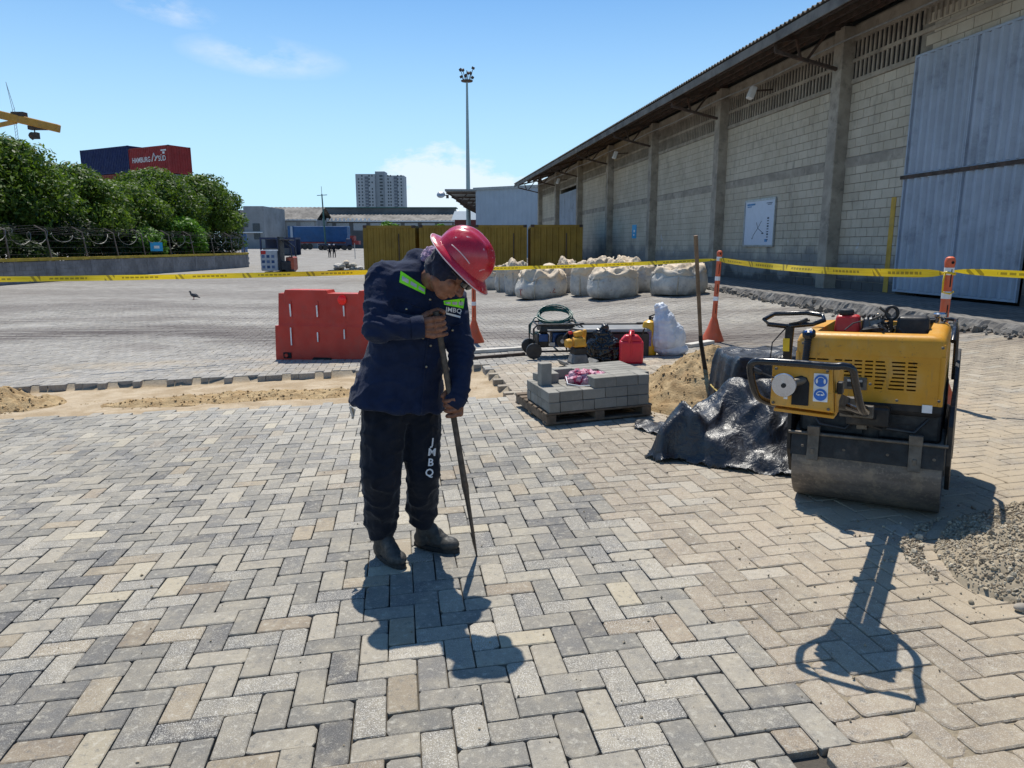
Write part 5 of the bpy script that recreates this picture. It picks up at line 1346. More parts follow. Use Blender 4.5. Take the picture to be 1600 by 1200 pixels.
# ------------------------------------------------------------------ pedestrian roller
RX_, RY_ = Vector((.84, -.54, 0)).normalized(), Vector((.54, .84, 0)).normalized()
RF = Vector((1.965, 3.755, 0)); RF.z = ground_z(RF.x, RF.y)
def slope(d): return (ground_z(RF.x + d.x * .4, RF.y + d.y * .4) - ground_z(RF.x - d.x * .4, RF.y - d.y * .4)) / .8
rX = (RX_ + Vector((0, 0, slope(RX_)))).normalized(); rY = (RY_ + Vector((0, 0, slope(RY_)))).normalized(); rZ = rX.cross(rY).normalized(); rY = rZ.cross(rX)
RM = frame(rX, rY, rZ)
ro = thing('road_roller', 'yellow walk-behind twin drum roller with black handlebar and grimy steel drums', 'road roller', RF, 0, None, RM.to_euler())
m_ = MT('roller_yellow'); v = m_.coord('obj'); n1_ = m_.noise(v, 4.5, 6, .62); n2_ = m_.noise(m_.map(v, loc=(3, 1, 2)), 28, 5, .7)
c_ = m_.mix(m_.ramp(n1_, .3, .7), (.56, .25, .012), (.66, .315, .018)); c_ = m_.mix(m_.ramp(n2_, .60, .72, 0, .65), c_, (.20, .12, .05)); c_ = m_.mix(m_.ramp(n1_, .48, .72, 0, .55), c_, (.44, .31, .15)); n4_ = m_.noise(m_.map(v, scale=(14, 14, 1.6)), 3, 6, .7); c_ = m_.mix(m_.ramp(n4_, .56, .72, 0, .45), c_, (.30, .19, .07)); n5_ = m_.noise(v, 95, 3, .6); c_ = m_.mix(m_.ramp(n5_, .68, .72, 0, .7), c_, (.07, .05, .035))
m_.fin(c_, m_.ramp(n2_, .3, .7, .36, .56), m_.bump(n2_, .08, .003), 0, .45); M_RY = m_.m
M_RBLK = basic('roller_black', (.016, .016, .017), .5, .1, .3, 9, .2, 80, (.10, .085, .07), .45, .4, 6)
m_ = MT('drum_steel'); v = m_.coord('obj'); n1_ = m_.noise(m_.map(v, scale=(1, 6, 6)), 3, 7, .65); n2_ = m_.noise(v, 60, 5, .7)
c_ = m_.mix(m_.ramp(n1_, .3, .7), (.10, .088, .078), (.185, .165, .145)); c_ = m_.mix(m_.ramp(n2_, .50, .68, 0, .6), c_, (.28, .24, .19)); n3_ = m_.noise(v, 7, 7, .68); c_ = m_.mix(m_.ramp(n3_, .52, .66, 0, .6), c_, (.30, .25, .185)); m_.fin(c_, .55, m_.bump(n2_, .25, .002), .35, .5); M_DRUM = m_.m
M_BLACKGLOSS = basic('black_gloss_tube', (.012, .012, .014), .22, .1, .2, 9, 0, 40, (.12, .10, .08), .25, .6, 8)
M_CHROME = basic('chrome', (.50, .52, .56), .14, 1., .05, 10)
M_RED = basic('red_engine_shroud', (.50, .016, .014), .4, 0, .1, 12, .1, 60, (.15, .05, .04), .3)
M_STICK = basic('white_sticker', (.72, .73, .74), .5); M_STBL = basic('sticker_blue', (.02, .13, .48), .5); M_BRKT = basic('bracket_steel', (.13, .115, .095), .6, .4, .3, 15, .2, 90, (.14, .10, .07), .6)
def rp(name, mb, mat, parent=ro, sm=False, bevel=0, seg=2): return mb.build(name, mat, parent, sm, bevel, seg)
RXM = Matrix(((0, 0, 1), (0, 1, 0), (-1, 0, 0)))       # lathe axis to local x
for y, nm in ((0, 'front_drum'), (.68, 'rear_drum')):
    m = MB(); m.lathe([(.02, -.33), (.19, -.33), (.195, -.355), (.217, -.355), (.22, -.345), (.22, .345), (.217, .355), (.195, .355), (.19, .33), (.02, .33)], 56, (0, y, .22), RXM); rp(nm, m, M_DRUM, ro, 'y')
for s in (-1, 1):
    m = MB(); m.prism([(-.10, .15), (-.19, .30), (-.19, .50), (-.10, .585), (.30, .62), (.84, .76), (.90, .72), (.88, .42), (.78, .16), (.56, .14), (.46, .30), (.18, .30), (.08, .15)], .022, (s * .378 + (-.011), 0, 0), (0, 1, 0), (0, 0, 1)); rp('side_plate', m, M_RBLK, ro, False, .004)
m = MB(); m.box((0, .30, .50), (.68, .88, .22), None, (1, .94)); rp('lower_body', m, M_RBLK, ro, False, .02)
m = MB(); m.box((-.01, .23, .575), (.70, .76, .10)); rp('sump_skirt', m, M_RBLK, ro, False, .03)
m = MB(); m.tube([(-.375, -.215, .405), (.375, -.215, .405)], .009, 10); rp('scraper_rod', m, M_BRKT, ro, 'y')
m = MB(); m.add([(-.36, -.232, .285), (.36, -.232, .285), (.36, -.205, .40), (-.36, -.205, .40), (-.36, -.222, .283), (.36, -.222, .283), (.36, -.195, .40), (-.36, -.195, .40)], [(0, 1, 2, 3), (7, 6, 5, 4), (0, 4, 5, 1), (2, 6, 7, 3), (0, 3, 7, 4), (1, 5, 6, 2)]); rp('scraper_plate', m, M_RBLK)
for x in (-.245, .235):
    m = MB(); m.box((x, -.236, .335), (.058, .008, .14), Rx(-.18)); m.box((x, -.222, .425), (.062, .03, .05)); m.box((x, -.243, .315), (.018, .01, .03)); rp('scraper_bracket', m, M_BRKT, ro, False, .003)
# engine bits seen through the gap over the drum
for x, r_, z, y in ((.02, .055, .47, -.10), (.17, .07, .48, -.06), (-.16, .05, .47, -.08)):
    m = MB(); m.lathe([(.01, -.09), (r_, -.085), (r_, .05), (r_ * .6, .08), (.01, .085)], 16, (x, y, z), RXM if x > .1 else None); rp('gear_casing', m, M_RBLK, ro, 'y')
for k, P_ in enumerate(([(-.30, -.12, .55), (-.22, -.20, .46), (-.10, -.18, .44), (-.02, -.12, .52)], [(.05, -.15, .56), (.10, -.21, .47), (.22, -.17, .45), (.30, -.1, .54)], [(-.1, -.13, .57), (-.05, -.22, .5), (.08, -.2, .46)])):
    m = MB(); m.tube([Vector(p) for p in P_], .009, 7); rp('hydraulic_hose', m, M_BLACKP, ro, 'y')
m = MB(); m.box((-.02, -.17, .49), (.05, .02, .09)); rp('valve_block', m, M_BRKT, ro, False, .003)
# hood: front wall with real slots
def hood_wall(name, c, d, slots, R=None):
    a = MB(); a.box(c, d); o = a.build(name, M_RY, None, False)
    if slots:
        b = MB()
        for sc, sd_ in slots: b.box(sc, sd_)
        c_ = b.build('slot_cutter', None, None); md = o.modifiers.new('cut', 'BOOLEAN'); md.object = c_; md.operation = 'DIFFERENCE'; md.solver = 'EXACT'
        me = evaluated(o, name); old = o.data; o.modifiers.clear(); o.data = me; bpy.data.objects.remove(c_); bpy.data.meshes.remove(old)
        me.materials.clear(); me.materials.append(M_RY)
    o.parent = ro; return o
def U_(px): return (px - 320) * .000622 - .36
slots = []
for a, b, r0, r1 in ((410, 475, 0, 7), (485, 578, 0, 7), (628, 686, 0, 7), (703, 763, 0, 5), (780, 840, 0, 5), (862, 922, 0, 5), (940, 1008, 0, 8), (1060, 1158, 0, 8), (1177, 1243, 0, 8)):
    for r in range(r0, r1):
        if a == 703 and r > 4: continue
        dx = [0, 5, 12, 18, 14, 6, -2, -8][r] if a == 940 else ([0, 3, 8, 12, 6, -4, -12, -18][r] if a == 1060 else 0)
        x0 = U_(a + (dx if a == 1060 else 0)); x1 = U_(b + (dx if a == 940 else 0))
        slots.append((((x0 + x1) / 2, -.14, .803 - .0197 * r), (x1 - x0, .08, .0085)))
hood_wall('hood_front', (-.015, -.14, .745), (.69, .024, .31), slots)
s2 = [((.325, .20 + .066 * c, .825 - .0225 * r), (.08, .042, .011)) for c in range(5) for r in range(9)]
hood_wall('hood_side', (.318, .237, .745), (.024, .73, .31), s2)
m = MB(); m.box((-.348, .237, .745), (.024, .73, .31)); rp('hood_side', m, M_RY); m = MB(); m.box((-.015, .614, .745), (.69, .024, .31)); rp('hood_back', m, M_RY)
m = MB(); m.box((-.015, .235, .74), (.64, .70, .28)); rp('engine_bay', m, M_DARK)  # solid black block takes the place of the shaded inside of the hood
# rounded shoulder of the hood with its opening
m = MB(); ol = []; il = []
def rrect(w0, w1, d0, d1, r, n=5):
    p = []
    for cx, cy, a0 in ((w1 - r, d0 + r, -90), (w1 - r, d1 - r, 0), (w0 + r, d1 - r, 90), (w0 + r, d0 + r, 180)):
        for i in range(n + 1): a = math.radians(a0 + 90 * i / n); p.append((cx + r * math.cos(a), cy + r * math.sin(a)))
    return p
rings = []
for z, ins, r in ((.60, -.003, .022), (.78, -.003, .024)): pass
for z, ins, r in ((.835, -.002, .024), (.905, .0, .030), (.928, .008, .036), (.940, .022, .040), (.944, .045, .045), (.944, .085, .02), (.93, .088, .02), (.88, .09, .02)):
    rings.append([Vector((x, y, z)) for x, y in rrect(-.362 + ins, .332 - ins, -.154 + ins, .628 - ins, r)])
n_ = len(rings[0]); vs_ = [p for r in rings for p in r]
m.add(vs_, [(j * n_ + i, j * n_ + (i + 1) % n_, (j + 1) * n_ + (i + 1) % n_, (j + 1) * n_ + i) for j in range(len(rings) - 1) for i in range(n_)]); rp('hood_shoulder', m, M_RY, ro, 'y')
for x, y in ((-.352, -.144), (.322, -.144), (.322, .618)): m = MB(); m.tube([(x, y, .59), (x, y, .84)], .0135, 10); rp('hood_corner', m, M_RY, ro, 'y')
m = MB(); x = U_(795); m.box((x, -.156, .684), (.112, .008, .066)); rp('hood_latch', m, M_BRKT, ro, False, .003)
m = MB(); m.box((x, -.161, .684), (.075, .004, .036)); rp('latch_recess', m, M_RBLK); m = MB(); m.beam((x - .036, -.166, .70), (x + .036, -.166, .70), .006, .012); rp('latch_bar', m, M_STEELG)
m = MB(); m.box((.27, -.155, .575), (.045, .006, .04)); rp('white_plate', m, M_STICK)
# things standing in the hood opening
m = MB(); m.box((-.155, .16, .965), (.135, .11, .10), None, (.86, .8)); rp('fuel_tank', m, M_RED, ro, 'y', .016, 3)
m = MB(); m.lathe([(.01, 0), (.036, 0), (.040, .012), (.036, .028), (.02, .034), (.001, .034)], 18, (-.165, .16, 1.015)); rp('fuel_cap', m, M_RBLK, ro, 'y')
m = MB(); m.box((-.03, .20, .955), (.12, .12, .09), None, (.8, .8)); rp('engine_block', m, basic('engine_alloy', (.14, .145, .15), .5, .4, .3, 20, .2, 80, (.03, .03, .03), .5), ro, 'y', .012, 2)
for k in range(5): m = MB(); m.box((-.08 + .024 * k, .20, 1.004), (.006, .10, .018)); rp('cooling_fin', m, M_RBLK)
m = MB(); m.box((.165, .17, .958), (.165, .14, .11), None, (.88, .82)); rp('air_filter_box', m, M_RBLK, ro, 'y', .018, 3)
for a, b, r_ in (((-.06, .08, .93), (.0, .02, .955), .022), ((.0, .02, .955), (.04, .0, .94), .026)): m = MB(); m.capsule(a, b, r_, r_ * .9); rp('exhaust_elbow', m, M_RBLK, ro, 'y')
m = MB(); m.tube([(.062 + .028 * math.cos(a), .14, 1.03 + .034 * math.sin(a)) for a in np.linspace(0, 2 * PI, 18)[:-1]], .009, 7, True); m.beam((.062, .14, .94), (.062, .14, 1.0), .03, .016); rp('lifting_eye', m, M_RBLK, ro, 'y')
for k in range(16):
    m = MB(); p = [Vector((rs.uniform(-.08, .12), rs.uniform(.0, .3), rs.uniform(.93, .98)))]
    for q in range(3): p.append(p[-1] + Vector(rs.normal(0, .03, 3)) * Vector((1, 1, .5)).x)
    m.tube(p, rs.uniform(.004, .009), 6); rp('fuel_pipe' if k % 2 else 'throttle_linkage', m, [M_RBLK, M_BRKT, M_BLACKP][k % 3], ro, 'y')
m = MB(); m.ell((-.02, .3, 1.0), (.012, .012, .014)); rp('brass_cap', m, M_BRASS, ro, 'y')
m = MB(); m.lathe([(.01, 0), (.028, 0), (.028, .03), (.036, .035), (.036, .05), (.028, .058), (.001, .06)], 20, (.275, .52, .945)); rp('filler_cap', m, M_CHROME, ro, 'y')
m = MB(); m.box((.20, .55, .95), (.16, .06, .02)); rp('rear_grille', m, M_RBLK)
m = MB(); m.tube([(.355, .02, .90), (.36, .10, .952), (.352, .50, .955), (.36, .64, .90), (.362, .665, .75), (.362, .64, .60)], .013, 9); rp('hand_rail', m, M_BLACKGLOSS, ro, 'y')
m = MB(); m.tube([(.10, .58, .955), (.33, .60, .958), (.357, .58, .952)], .011, 8); rp('rear_rail', m, M_BLACKGLOSS, ro, 'y')
# bellows hose on the left of the front wall
m = MB(); pts = []; rad = []
for k in range(34): f = k / 33; pts.append(Vector((-.300 - .012 * f, -.178, .93 - .155 * f))); rad.append(.0165 + .0028 * (k % 2) * (1 if 4 < k < 30 else 0) + (.005 if k < 4 else 0))
m.tube(pts, rad, 14); rp('bellows_hose', m, M_BLACKP, ro, 'y')
m = MB(); m.lathe([(.001, .02), (.02, .02), (.034, .008), (.034, -.012), (.02, -.02)], 16, (-.298, -.178, .943), Rx(.5)); rp('hose_cap', m, M_BLACKGLOSS, ro, 'y')
for dx, dz in ((-.012, .010), (.012, .008), (0, -.008)): m = MB(); m.ell((-.298 + dx, -.198, .943 + dz), (.0085, .006, .0085)); rp('blue_knob', m, M_STBL, ro, 'y')
m = MB(); m.beam((-.312, -.178, .60), (-.312, -.178, .77), .022, .018); rp('hose_strut', m, M_RBLK)
# second loop lever behind the left corner
m = MB(); m.box((-.455, .08, .82), (.045, .03, .26), Ry(.06)); rp('lever_post', m, M_RBLK, ro, False, .004); m = MB(); m.box((-.462, .062, .845), (.036, .004, .075)); rp('yellow_label', m, basic('label_yellow', (.70, .52, .02), .5), ro)
m = MB(); m.tube([(-.47, .08, .95), (-.56, .03, .965), (-.585, .05, .99), (-.55, .14, 1.015), (-.38, .18, 1.02), (-.29, .16, 1.01), (-.275, .13, .985), (-.33, .09, .965), (-.44, .07, .955)], .0135, 10, True); rp('rear_loop_handle', m, M_BLACKGLOSS, ro, 'y')
m = MB(); m.beam((-.45, .07, .965), (-.34, .05, .99), .016, .01); m.beam((-.40, .07, .97), (-.36, .10, .99), .02, .02); rp('pinch_lever', m, M_RBLK)
m = MB(); m.tube([(-.47, .07, .94), (-.53, .02, .86), (-.535, .0, .76), (-.50, .0, .64)], .004, 6); rp('bowden_cable', m, M_BLACKP, ro, 'y')
# control head on its towing bar
hx = -.115
HEAD0 = set(ro.children)
m = MB(); m.prism([(-.105, 0), (.105, 0), (.118, -.17), (-.108, -.158)], .02, (hx, -1.295, .945), (1, 0, 0), (0, .06, 1)); rp('control_face', m, M_RY, ro, False, .006)
o_ = ro.children[-1]
def head_box(nm, c, d, mat, bev=.004, R=None, top=(1, 1)): q = MB(); q.box(c, d, R, top); return rp(nm, q, mat, ro, False, bev)
m = MB(); vs_ = [(hx - .104, -1.283, .943), (hx + .104, -1.283, .943), (hx + .118, -1.292, .776), (hx - .108, -1.292, .788), (hx - .085, -1.00, .91), (hx + .10, -1.00, .91), (hx + .10, -1.02, .79), (hx - .08, -1.02, .79)]
m.add(vs_, [(0, 1, 5, 4), (1, 2, 6, 5), (2, 3, 7, 6), (3, 0, 4, 7), (4, 5, 6, 7)]); rp('control_housing', m, M_RY)
head_box('lower_lip', (hx + .01, -1.27, .763), (.215, .075, .012), M_RY, .003, Ry(.05)); head_box('side_tab', (hx + .112, -1.24, .80), (.012, .07, .085), M_RY, .003)
M_NICHE = M_DARK  # black colour stands for the shade inside the lever slot
m = MB(); pts = [(-.03, 0), (.03, 0), (.03, .085), (.02, .105), (0, .112), (-.02, .105), (-.03, .085)]; m.prism(pts, .003, (hx + .0, -1.3247, .797), (1, 0, 0), (0, .06, 1)); rp('lever_slot', m, M_NICHE)
m = MB(); m.lathe([(.001, .0), (.043, .001), (.045, .006), (.043, .011), (.001, .012)], 36, (hx - .052, -1.352, .875), Rx(PI / 2)); rp('mirror_disc', m, M_CHROME, ro, 'y')
m = MB(); m.lathe([(.001, 0), (.009, 0), (.009, .004), (.001, .004)], 14, (hx - .052, -1.364, .875), Rx(PI / 2)); rp('disc_bolt', m, M_RBLK, ro, 'y')
m = MB(); m.tube([(hx - .052, -1.35, .875), (hx + .012, -1.31, .892)], .015, 12); rp('disc_stem', m, M_BRKT, ro, 'y')
m = MB(); m.tube([(hx - .09, -1.35, .90), (hx - .145, -1.36, .922)], .0035, 6); m.capsule((hx - .14, -1.36, .92), (hx - .165, -1.362, .930), .009, .011); rp('small_lever', m, M_BLACKP, ro, 'y')
head_box('white_tag', (hx - .052, -1.322, .822), (.014, .003, .012), M_STICK, 0)
head_box('slot_stud', (hx + .012, -1.324, .812), (.008, .004, .008), M_CHROME, .002); head_box('slot_bar', (hx + .004, -1.323, .845), (.05, .003, .006), M_BRKT, 0)
st_ = head_box('safety_sticker', (hx + .070, -1.3215, .868), (.050, .003, .105), M_STICK, 0)
for dz, kind in ((.026, 0), (-.026, 1)):
    c = Vector((hx + .070, -1.3245, .868 + dz)); q = MB(); q.lathe([(.001, 0), (.0225, 0), (.0225, .0015), (.001, .0015)], 28, c, Rx(PI / 2)); o2 = q.build('pictogram_disc', M_STBL, st_)
    q = MB()
    if kind == 0:      # head with ear muffs
        q.ell(c + Vector((0, -.0025, 0)), (.009, .0006, .012)); p1 = q.build('pictogram', M_STBL, st_)
        q = MB(); q.ell(c + Vector((-.0135, -.0025, -.001)), (.004, .0008, .009)); q.ell(c + Vector((.0135, -.0025, -.001)), (.004, .0008, .009)); q.tube([c + Vector((.0135 * math.cos(a), -.0025, .0145 * math.sin(a))) for a in np.linspace(.2, PI - .2, 8)], .0013, 5); q.build('ear_muff_mark', M_STICK, st_)
    else:              # head with goggles
        q.tube([c + Vector((.013 * math.cos(a), -.0025, .001 + .012 * math.sin(a))) for a in np.linspace(-.1, PI + .1, 10)], .0017, 5); q.ell(c + Vector((-.006, -.0025, .0)), (.005, .0008, .0032)); q.ell(c + Vector((.006, -.0025, .0)), (.005, .0008, .0032)); q.build('goggles_mark', M_STICK, st_)
head_box('rubber_buffer', (hx + .125, -1.24, .858), (.022, .04, .045), M_RBLK, .004)
# bolts and rivets
for bx, by, bz in ((hx - .09, -1.319, .93), (hx + .09, -1.319, .93), (hx - .095, -1.328, .80), (hx + .10, -1.328, .79)): m = MB(); m.lathe([(.001, .004), (.005, .004), (.006, 0)], 8, (bx, by, bz), Rx(PI / 2)); rp('bolt', m, M_BRKT, ro)
for bx, bz in ((-.33, .62), (-.15, .61), (.12, .61), (.30, .62), (-.33, .88), (.30, .88), (U_(795) - .062, .684), (U_(795) + .062, .684)): m = MB(); m.lathe([(.001, .004), (.006, .004), (.0075, 0)], 8, (bx, -.1545, bz), Rx(PI / 2)); rp('bolt', m, M_BRKT, ro)
for bx in (-.30, -.10, .10, .30): m = MB(); m.lathe([(.001, .004), (.007, .004), (.008, 0)], 8, (bx, -.222, .345), Rx(PI / 2)); rp('bolt', m, M_BRKT, ro)
# handlebar loop round the head
xl, xr = -.285, .058
m = MB(); pts = [(-.14, -1.10, .755), (-.20, -1.20, .765), (-.262, -1.29, .80), (-.278, -1.345, .85), (-.288, -1.372, .93), (-.275, -1.38, .958), (-.235, -1.385, .965), (-.12, -1.39, .965), (.0, -1.385, .960), (.035, -1.38, .962), (.064, -1.372, .95), (.072, -1.345, .90), (.088, -1.29, .80), (.098, -1.22, .765), (.075, -1.15, .755), (.02, -1.08, .755)]
P_ = [Vector(p) for p in pts]; fine_ = []
for i in range(len(P_) - 1):
    p0, p1, p2, p3 = P_[max(0, i - 1)], P_[i], P_[i + 1], P_[min(len(P_) - 1, i + 2)]
    for k in range(5):
        t = k / 5; fine_.append(.5 * ((2 * p1) + (p2 - p0) * t + (2 * p0 - 5 * p1 + 4 * p2 - p3) * t * t + (3 * p1 - p0 - 3 * p2 + p3) * t ** 3))
fine_.append(P_[-1]); m.tube(fine_, .0135, 12); rp('handlebar', m, M_BLACKGLOSS, ro, 'y')
for dx in (-.031, .031): m = MB(); m.beam((hx + .025 + dx, -1.22, .83), (.01 + dx, -.10, .50), .046, .05, (0, 0, 1)); rp('towing_bar', m, M_RBLK, ro, False, .004)
for y in (-.42, -.80): m = MB(); f_ = (y + .10) / -1.12; m.box((.01 + (hx + .015) * f_, y, .50 + .33 * f_), (.15, .04, .06)); rp('bar_clamp', m, M_BRKT, ro, False, .004)
head_box('bar_pivot', (.01, -.20, .53), (.20, .09, .10), M_RBLK, .01)

for o in set(ro.children) - HEAD0:
    if not o.name.startswith(('towing_bar', 'bar_clamp', 'bar_pivot')): o.location = (.022, -.12, .022)

# ------------------------------------------------------------------ black tarpaulin over stacked material
m_ = MT('black_tarpaulin'); v = m_.coord('world'); f1 = m_.noise(v, 9, 6, .6, .6); f2 = m_.noise(m_.map(v, loc=(3, 7, 1)), 32, 5, .65, .8)
c_ = m_.mix(m_.ramp(f1, .3, .7), (.008, .010, .015), (.020, .024, .033)); c_ = m_.mix(m_.ramp(m_.noise(v, 5, 8, .7), .5, .75, 0, .35), c_, (.075, .073, .070))
m_.fin(c_, m_.ramp(f2, .3, .7, .26, .48), m_.bump(f1, .45, .05, m_.bump(f2, .22, .012)), 0, .6); M_TARP = m_.m
tpoly = [(.90, 4.72), (.99, 4.55), (1.10, 4.60), (1.26, 4.44), (1.5, 4.28), (1.72, 4.18), (2.0, 4.2), (2.35, 4.5), (2.5, 5.0), (2.45, 5.9), (1.4, 5.95), (1.36, 5.55), (1.04, 5.78), (.97, 5.55), (1.16, 5.15), (1.05, 4.92)]
tpoly = [(x, y) for x, y in tpoly]
def seg_d(p, a, b):
    a, b, p = Vector(a), Vector(b), Vector(p); t = max(0, min(1, (p - a).dot(b - a) / (b - a).length_squared)); return (p - a - (b - a) * t).length
def ridge(x, y, s, z=0): 
    n_ = noise.noise(Vector((x * s, y * s, z))); return 1 - abs(n_) * 2.4
def tarp_h(x, y, d):
    e = smooth(d / .10)
    bx = smooth((.33 - abs(x - 1.91)) / .09 + .5) * smooth((.32 - abs(y - 5.30)) / .09 + .5); hb = .60 * bx
    mo = .21 * math.exp(-(((x - 1.42) / .36) ** 2 + ((y - 4.78) / .24) ** 2)) + .20 * math.exp(-(((x - 1.85) / .38) ** 2 + ((y - 4.62) / .25) ** 2)) + .10 * math.exp(-(((x - 1.1) / .15) ** 2 + ((y - 4.68) / .1) ** 2))
    mo += .26 * math.exp(-(((x - 1.80) / .34) ** 2 + ((y - 4.93) / .17) ** 2))
    h = max(hb, mo * (1 - bx * .3)); a = .3 + min(1, h * 5) * .9
    wx = x + .12 * noise.noise(Vector((x * 2.2, y * 2.2, 5))); wy = y + .12 * noise.noise(Vector((x * 2.2, y * 2.2, 9)))
    v1 = noise.voronoi(Vector((wx * 5.2, wy * 3.6, .5)))[0]; v2 = noise.voronoi(Vector((wx * 11, wy * 9, 2.5)))[0]
    c = .09 * a * (v1[0] - .33) + .03 * a * (v2[0] - .33) + .085 * a * ridge(wx * .8 + wy * .6, (-wx * .6 + wy * .8) * .35, 3.4, 1) + .03 * a * ridge(wx * .5 - wy * .86, (wx * .86 + wy * .5) * .4, 7.5, 7)
    if bx > .9: c *= .35
    return max(.004, .012 + e * (h + c * (1 - .5 * (hb > .4))) + (1 - e) * .02 * ridge(x, y, 9, 2))
tt = thing('tarpaulin', 'creased black plastic tarpaulin tied over a block and trailing on the pavers beside the roller', 'tarpaulin', (1.7, 4.9, ground_z(1.7, 4.9))); TL = tt.location
step = .0125; idx = {}; vs_, fs = [], []
nx_, ny_ = int((2.6 - .8) / step), int((6.05 - 4.05) / step); grid = {}
for j in range(ny_ + 1):
    for i in range(nx_ + 1):
        x, y = .8 + i * step, 4.05 + j * step
        x += .01 * noise.noise(Vector((x * 8, y * 8, 3)))
        if inside(tpoly, x, y):
            d = min(seg_d((x, y), tpoly[k], tpoly[(k + 1) % len(tpoly)]) for k in range(len(tpoly))); h = tarp_h(x, y, d)
            grid[(i, j)] = len(vs_); vs_.append(Vector((x + .05 * noise.noise(Vector((x * 7, y * 7, 11))) * min(1, h * 4), y - .06 * noise.noise(Vector((x * 7, y * 7, 17))) * min(1, h * 4), ground_z(x, y) + h)) - TL)
for (i, j), a in grid.items():
    q = [grid.get(k) for k in ((i + 1, j), (i + 1, j + 1), (i, j + 1))]
    if None not in q: fs.append((a, *q))
me = bpy.data.meshes.new('sheet'); me.from_pydata([tuple(v) for v in vs_], [], fs); me.update(); me.polygons.foreach_set('use_smooth', [True] * len(me.polygons)); sh = link_mesh('sheet', me, M_TARP, tt)
so = sh.modifiers.new('thick', 'SOLIDIFY'); so.thickness = .002
m = MB(); pts = []
for k in range(40):
    a = 2 * PI * k / 40; cx_, cy_ = math.cos(a), math.sin(a); s_ = 1 / max(abs(cx_) ** 6, abs(cy_) ** 6) ** (1 / 6) if False else 1 / (abs(cx_) ** 5 + abs(cy_) ** 5) ** .2
    x, y = 1.91 + .345 * cx_ * s_, 5.30 + .335 * cy_ * s_; pts.append(Vector((x, y, ground_z(x, y) + .33 + .012 * math.sin(3 * a))) - TL)
m.tube(pts, .006, 6, True); m.build('tie_cord', basic('yellow_cord', (.45, .33, .10), .8), tt, 'y')

# ------------------------------------------------------------------ heaps
m_ = MT('loose_sand'); v = m_.coord('world'); f1 = m_.noise(v, 7, 8, .68); f2 = m_.noise(v, 70, 5, .7); f3 = m_.noise(v, 380, 2, .6)
c_ = m_.mix(m_.ramp(f1, .3, .68), (.33, .215, .105), (.52, .385, .215)); c_ = m_.mix(m_.ramp(f2, .56, .7, 0, .6), c_, (.20, .125, .06)); c_ = m_.mix(m_.ramp(f3, .55, .75, 0, .4), c_, (.62, .50, .32))
m_.fin(c_, .95, m_.bump(f2, .9, .02, m_.bump(f3, .5, .004)), 0, .2); M_SAND = m_.m
def heap(name, label, cat, cx, cy, rx, ry, h, seed, mat, rough=.05, clod=.02, nclod=120, power=1.5, skew=(0, 0), sink=0.):
    gz = ground_z(cx, cy) + sink; t = thing(name, label, cat, (cx, cy, gz)); NR, NA = 46, 110; vs_ = []
    for j in range(NR + 1):
        for i in range(NA):
            a = 2 * PI * i / NA; f = j / NR; irr = 1 + .16 * noise.noise(Vector((math.cos(a) * 1.5, math.sin(a) * 1.5, seed)))
            x, y = rx * f * irr * math.cos(a) + skew[0] * (1 - f), ry * f * irr * math.sin(a) + skew[1] * (1 - f)
            z = h * (1 - f ** power) ** 1.15 if f < 1 else 0
            z += (rough * noise.noise(Vector((x * 4, y * 4, seed))) + rough * .55 * noise.noise(Vector((x * 11, y * 11, seed + 3))) + rough * .3 * noise.noise(Vector((x * 30, y * 30, seed)))) * min(1, (1 - f) * 5) 
            vs_.append((x, y, ground_z(cx + x, cy + y) + sink - gz + max(z, .0) + (.003 if f < .95 else -.05)))
    m = MB(); m.add(vs_, [(j * NA + i, (j + 1) * NA + i, (j + 1) * NA + (i + 1) % NA, j * NA + (i + 1) % NA) for j in range(NR) for i in range(NA)]); m.build('mound', mat, t, 'all')
    r = np.random.RandomState(seed); m = MB()
    bv_ = BVHTree.FromPolygons([Vector(v) for v in vs_], [(j * NA + i, (j + 1) * NA + i, (j + 1) * NA + (i + 1) % NA, j * NA + (i + 1) % NA) for j in range(NR) for i in range(NA)])
    for k in range(nclod):
        a = r.uniform(0, 2 * PI); f = math.sqrt(r.uniform(0, 1.25)); x, y = rx * f * math.cos(a), ry * f * math.sin(a); hh = bv_.ray_cast(Vector((x, y, 3)), Vector((0, 0, -1))); z = hh[0].z if hh[0] else ground_z(cx + x, cy + y) + sink - gz
        if sink and not inside(trench, cx + x, cy + y): continue
        s = clod * r.uniform(.35, 1.3); R = Euler(r.uniform(0, 6, 3)).to_matrix(); m.ell((x, y, z + s * .25), (s * r.uniform(.7, 1.3), s * r.uniform(.6, 1.1), s * r.uniform(.5, .9)), R, 6, 4)
    o = m.build('clod', mat, t, 'all'); o['kind'] = 'stuff'; return t
heap('sand_heap', 'heap of brown building sand behind the pallet with a shovel standing in it', 'sand heap', 1.86, 6.60, .84, .80, .50, 3, M_SAND, .075, .010, 900, 1.25)
lc = gp(8, 640, None, -.05); heap('sand_heap', 'small dark heap of damp sand in the trench at the left edge', 'sand heap', lc.x - .65, lc.y + .35, 1.0, .55, .24, 9, M_SAND, .07, .016, 500, 1.2, (0, 0), -.085)
heap('sand_heap', 'low ridge of loose sand raked along the middle of the trench', 'sand heap', -2.5, 7.75, 2.1, .42, .075, 14, M_SAND, .05, .012, 700, 1.5, (0, 0), -.085)
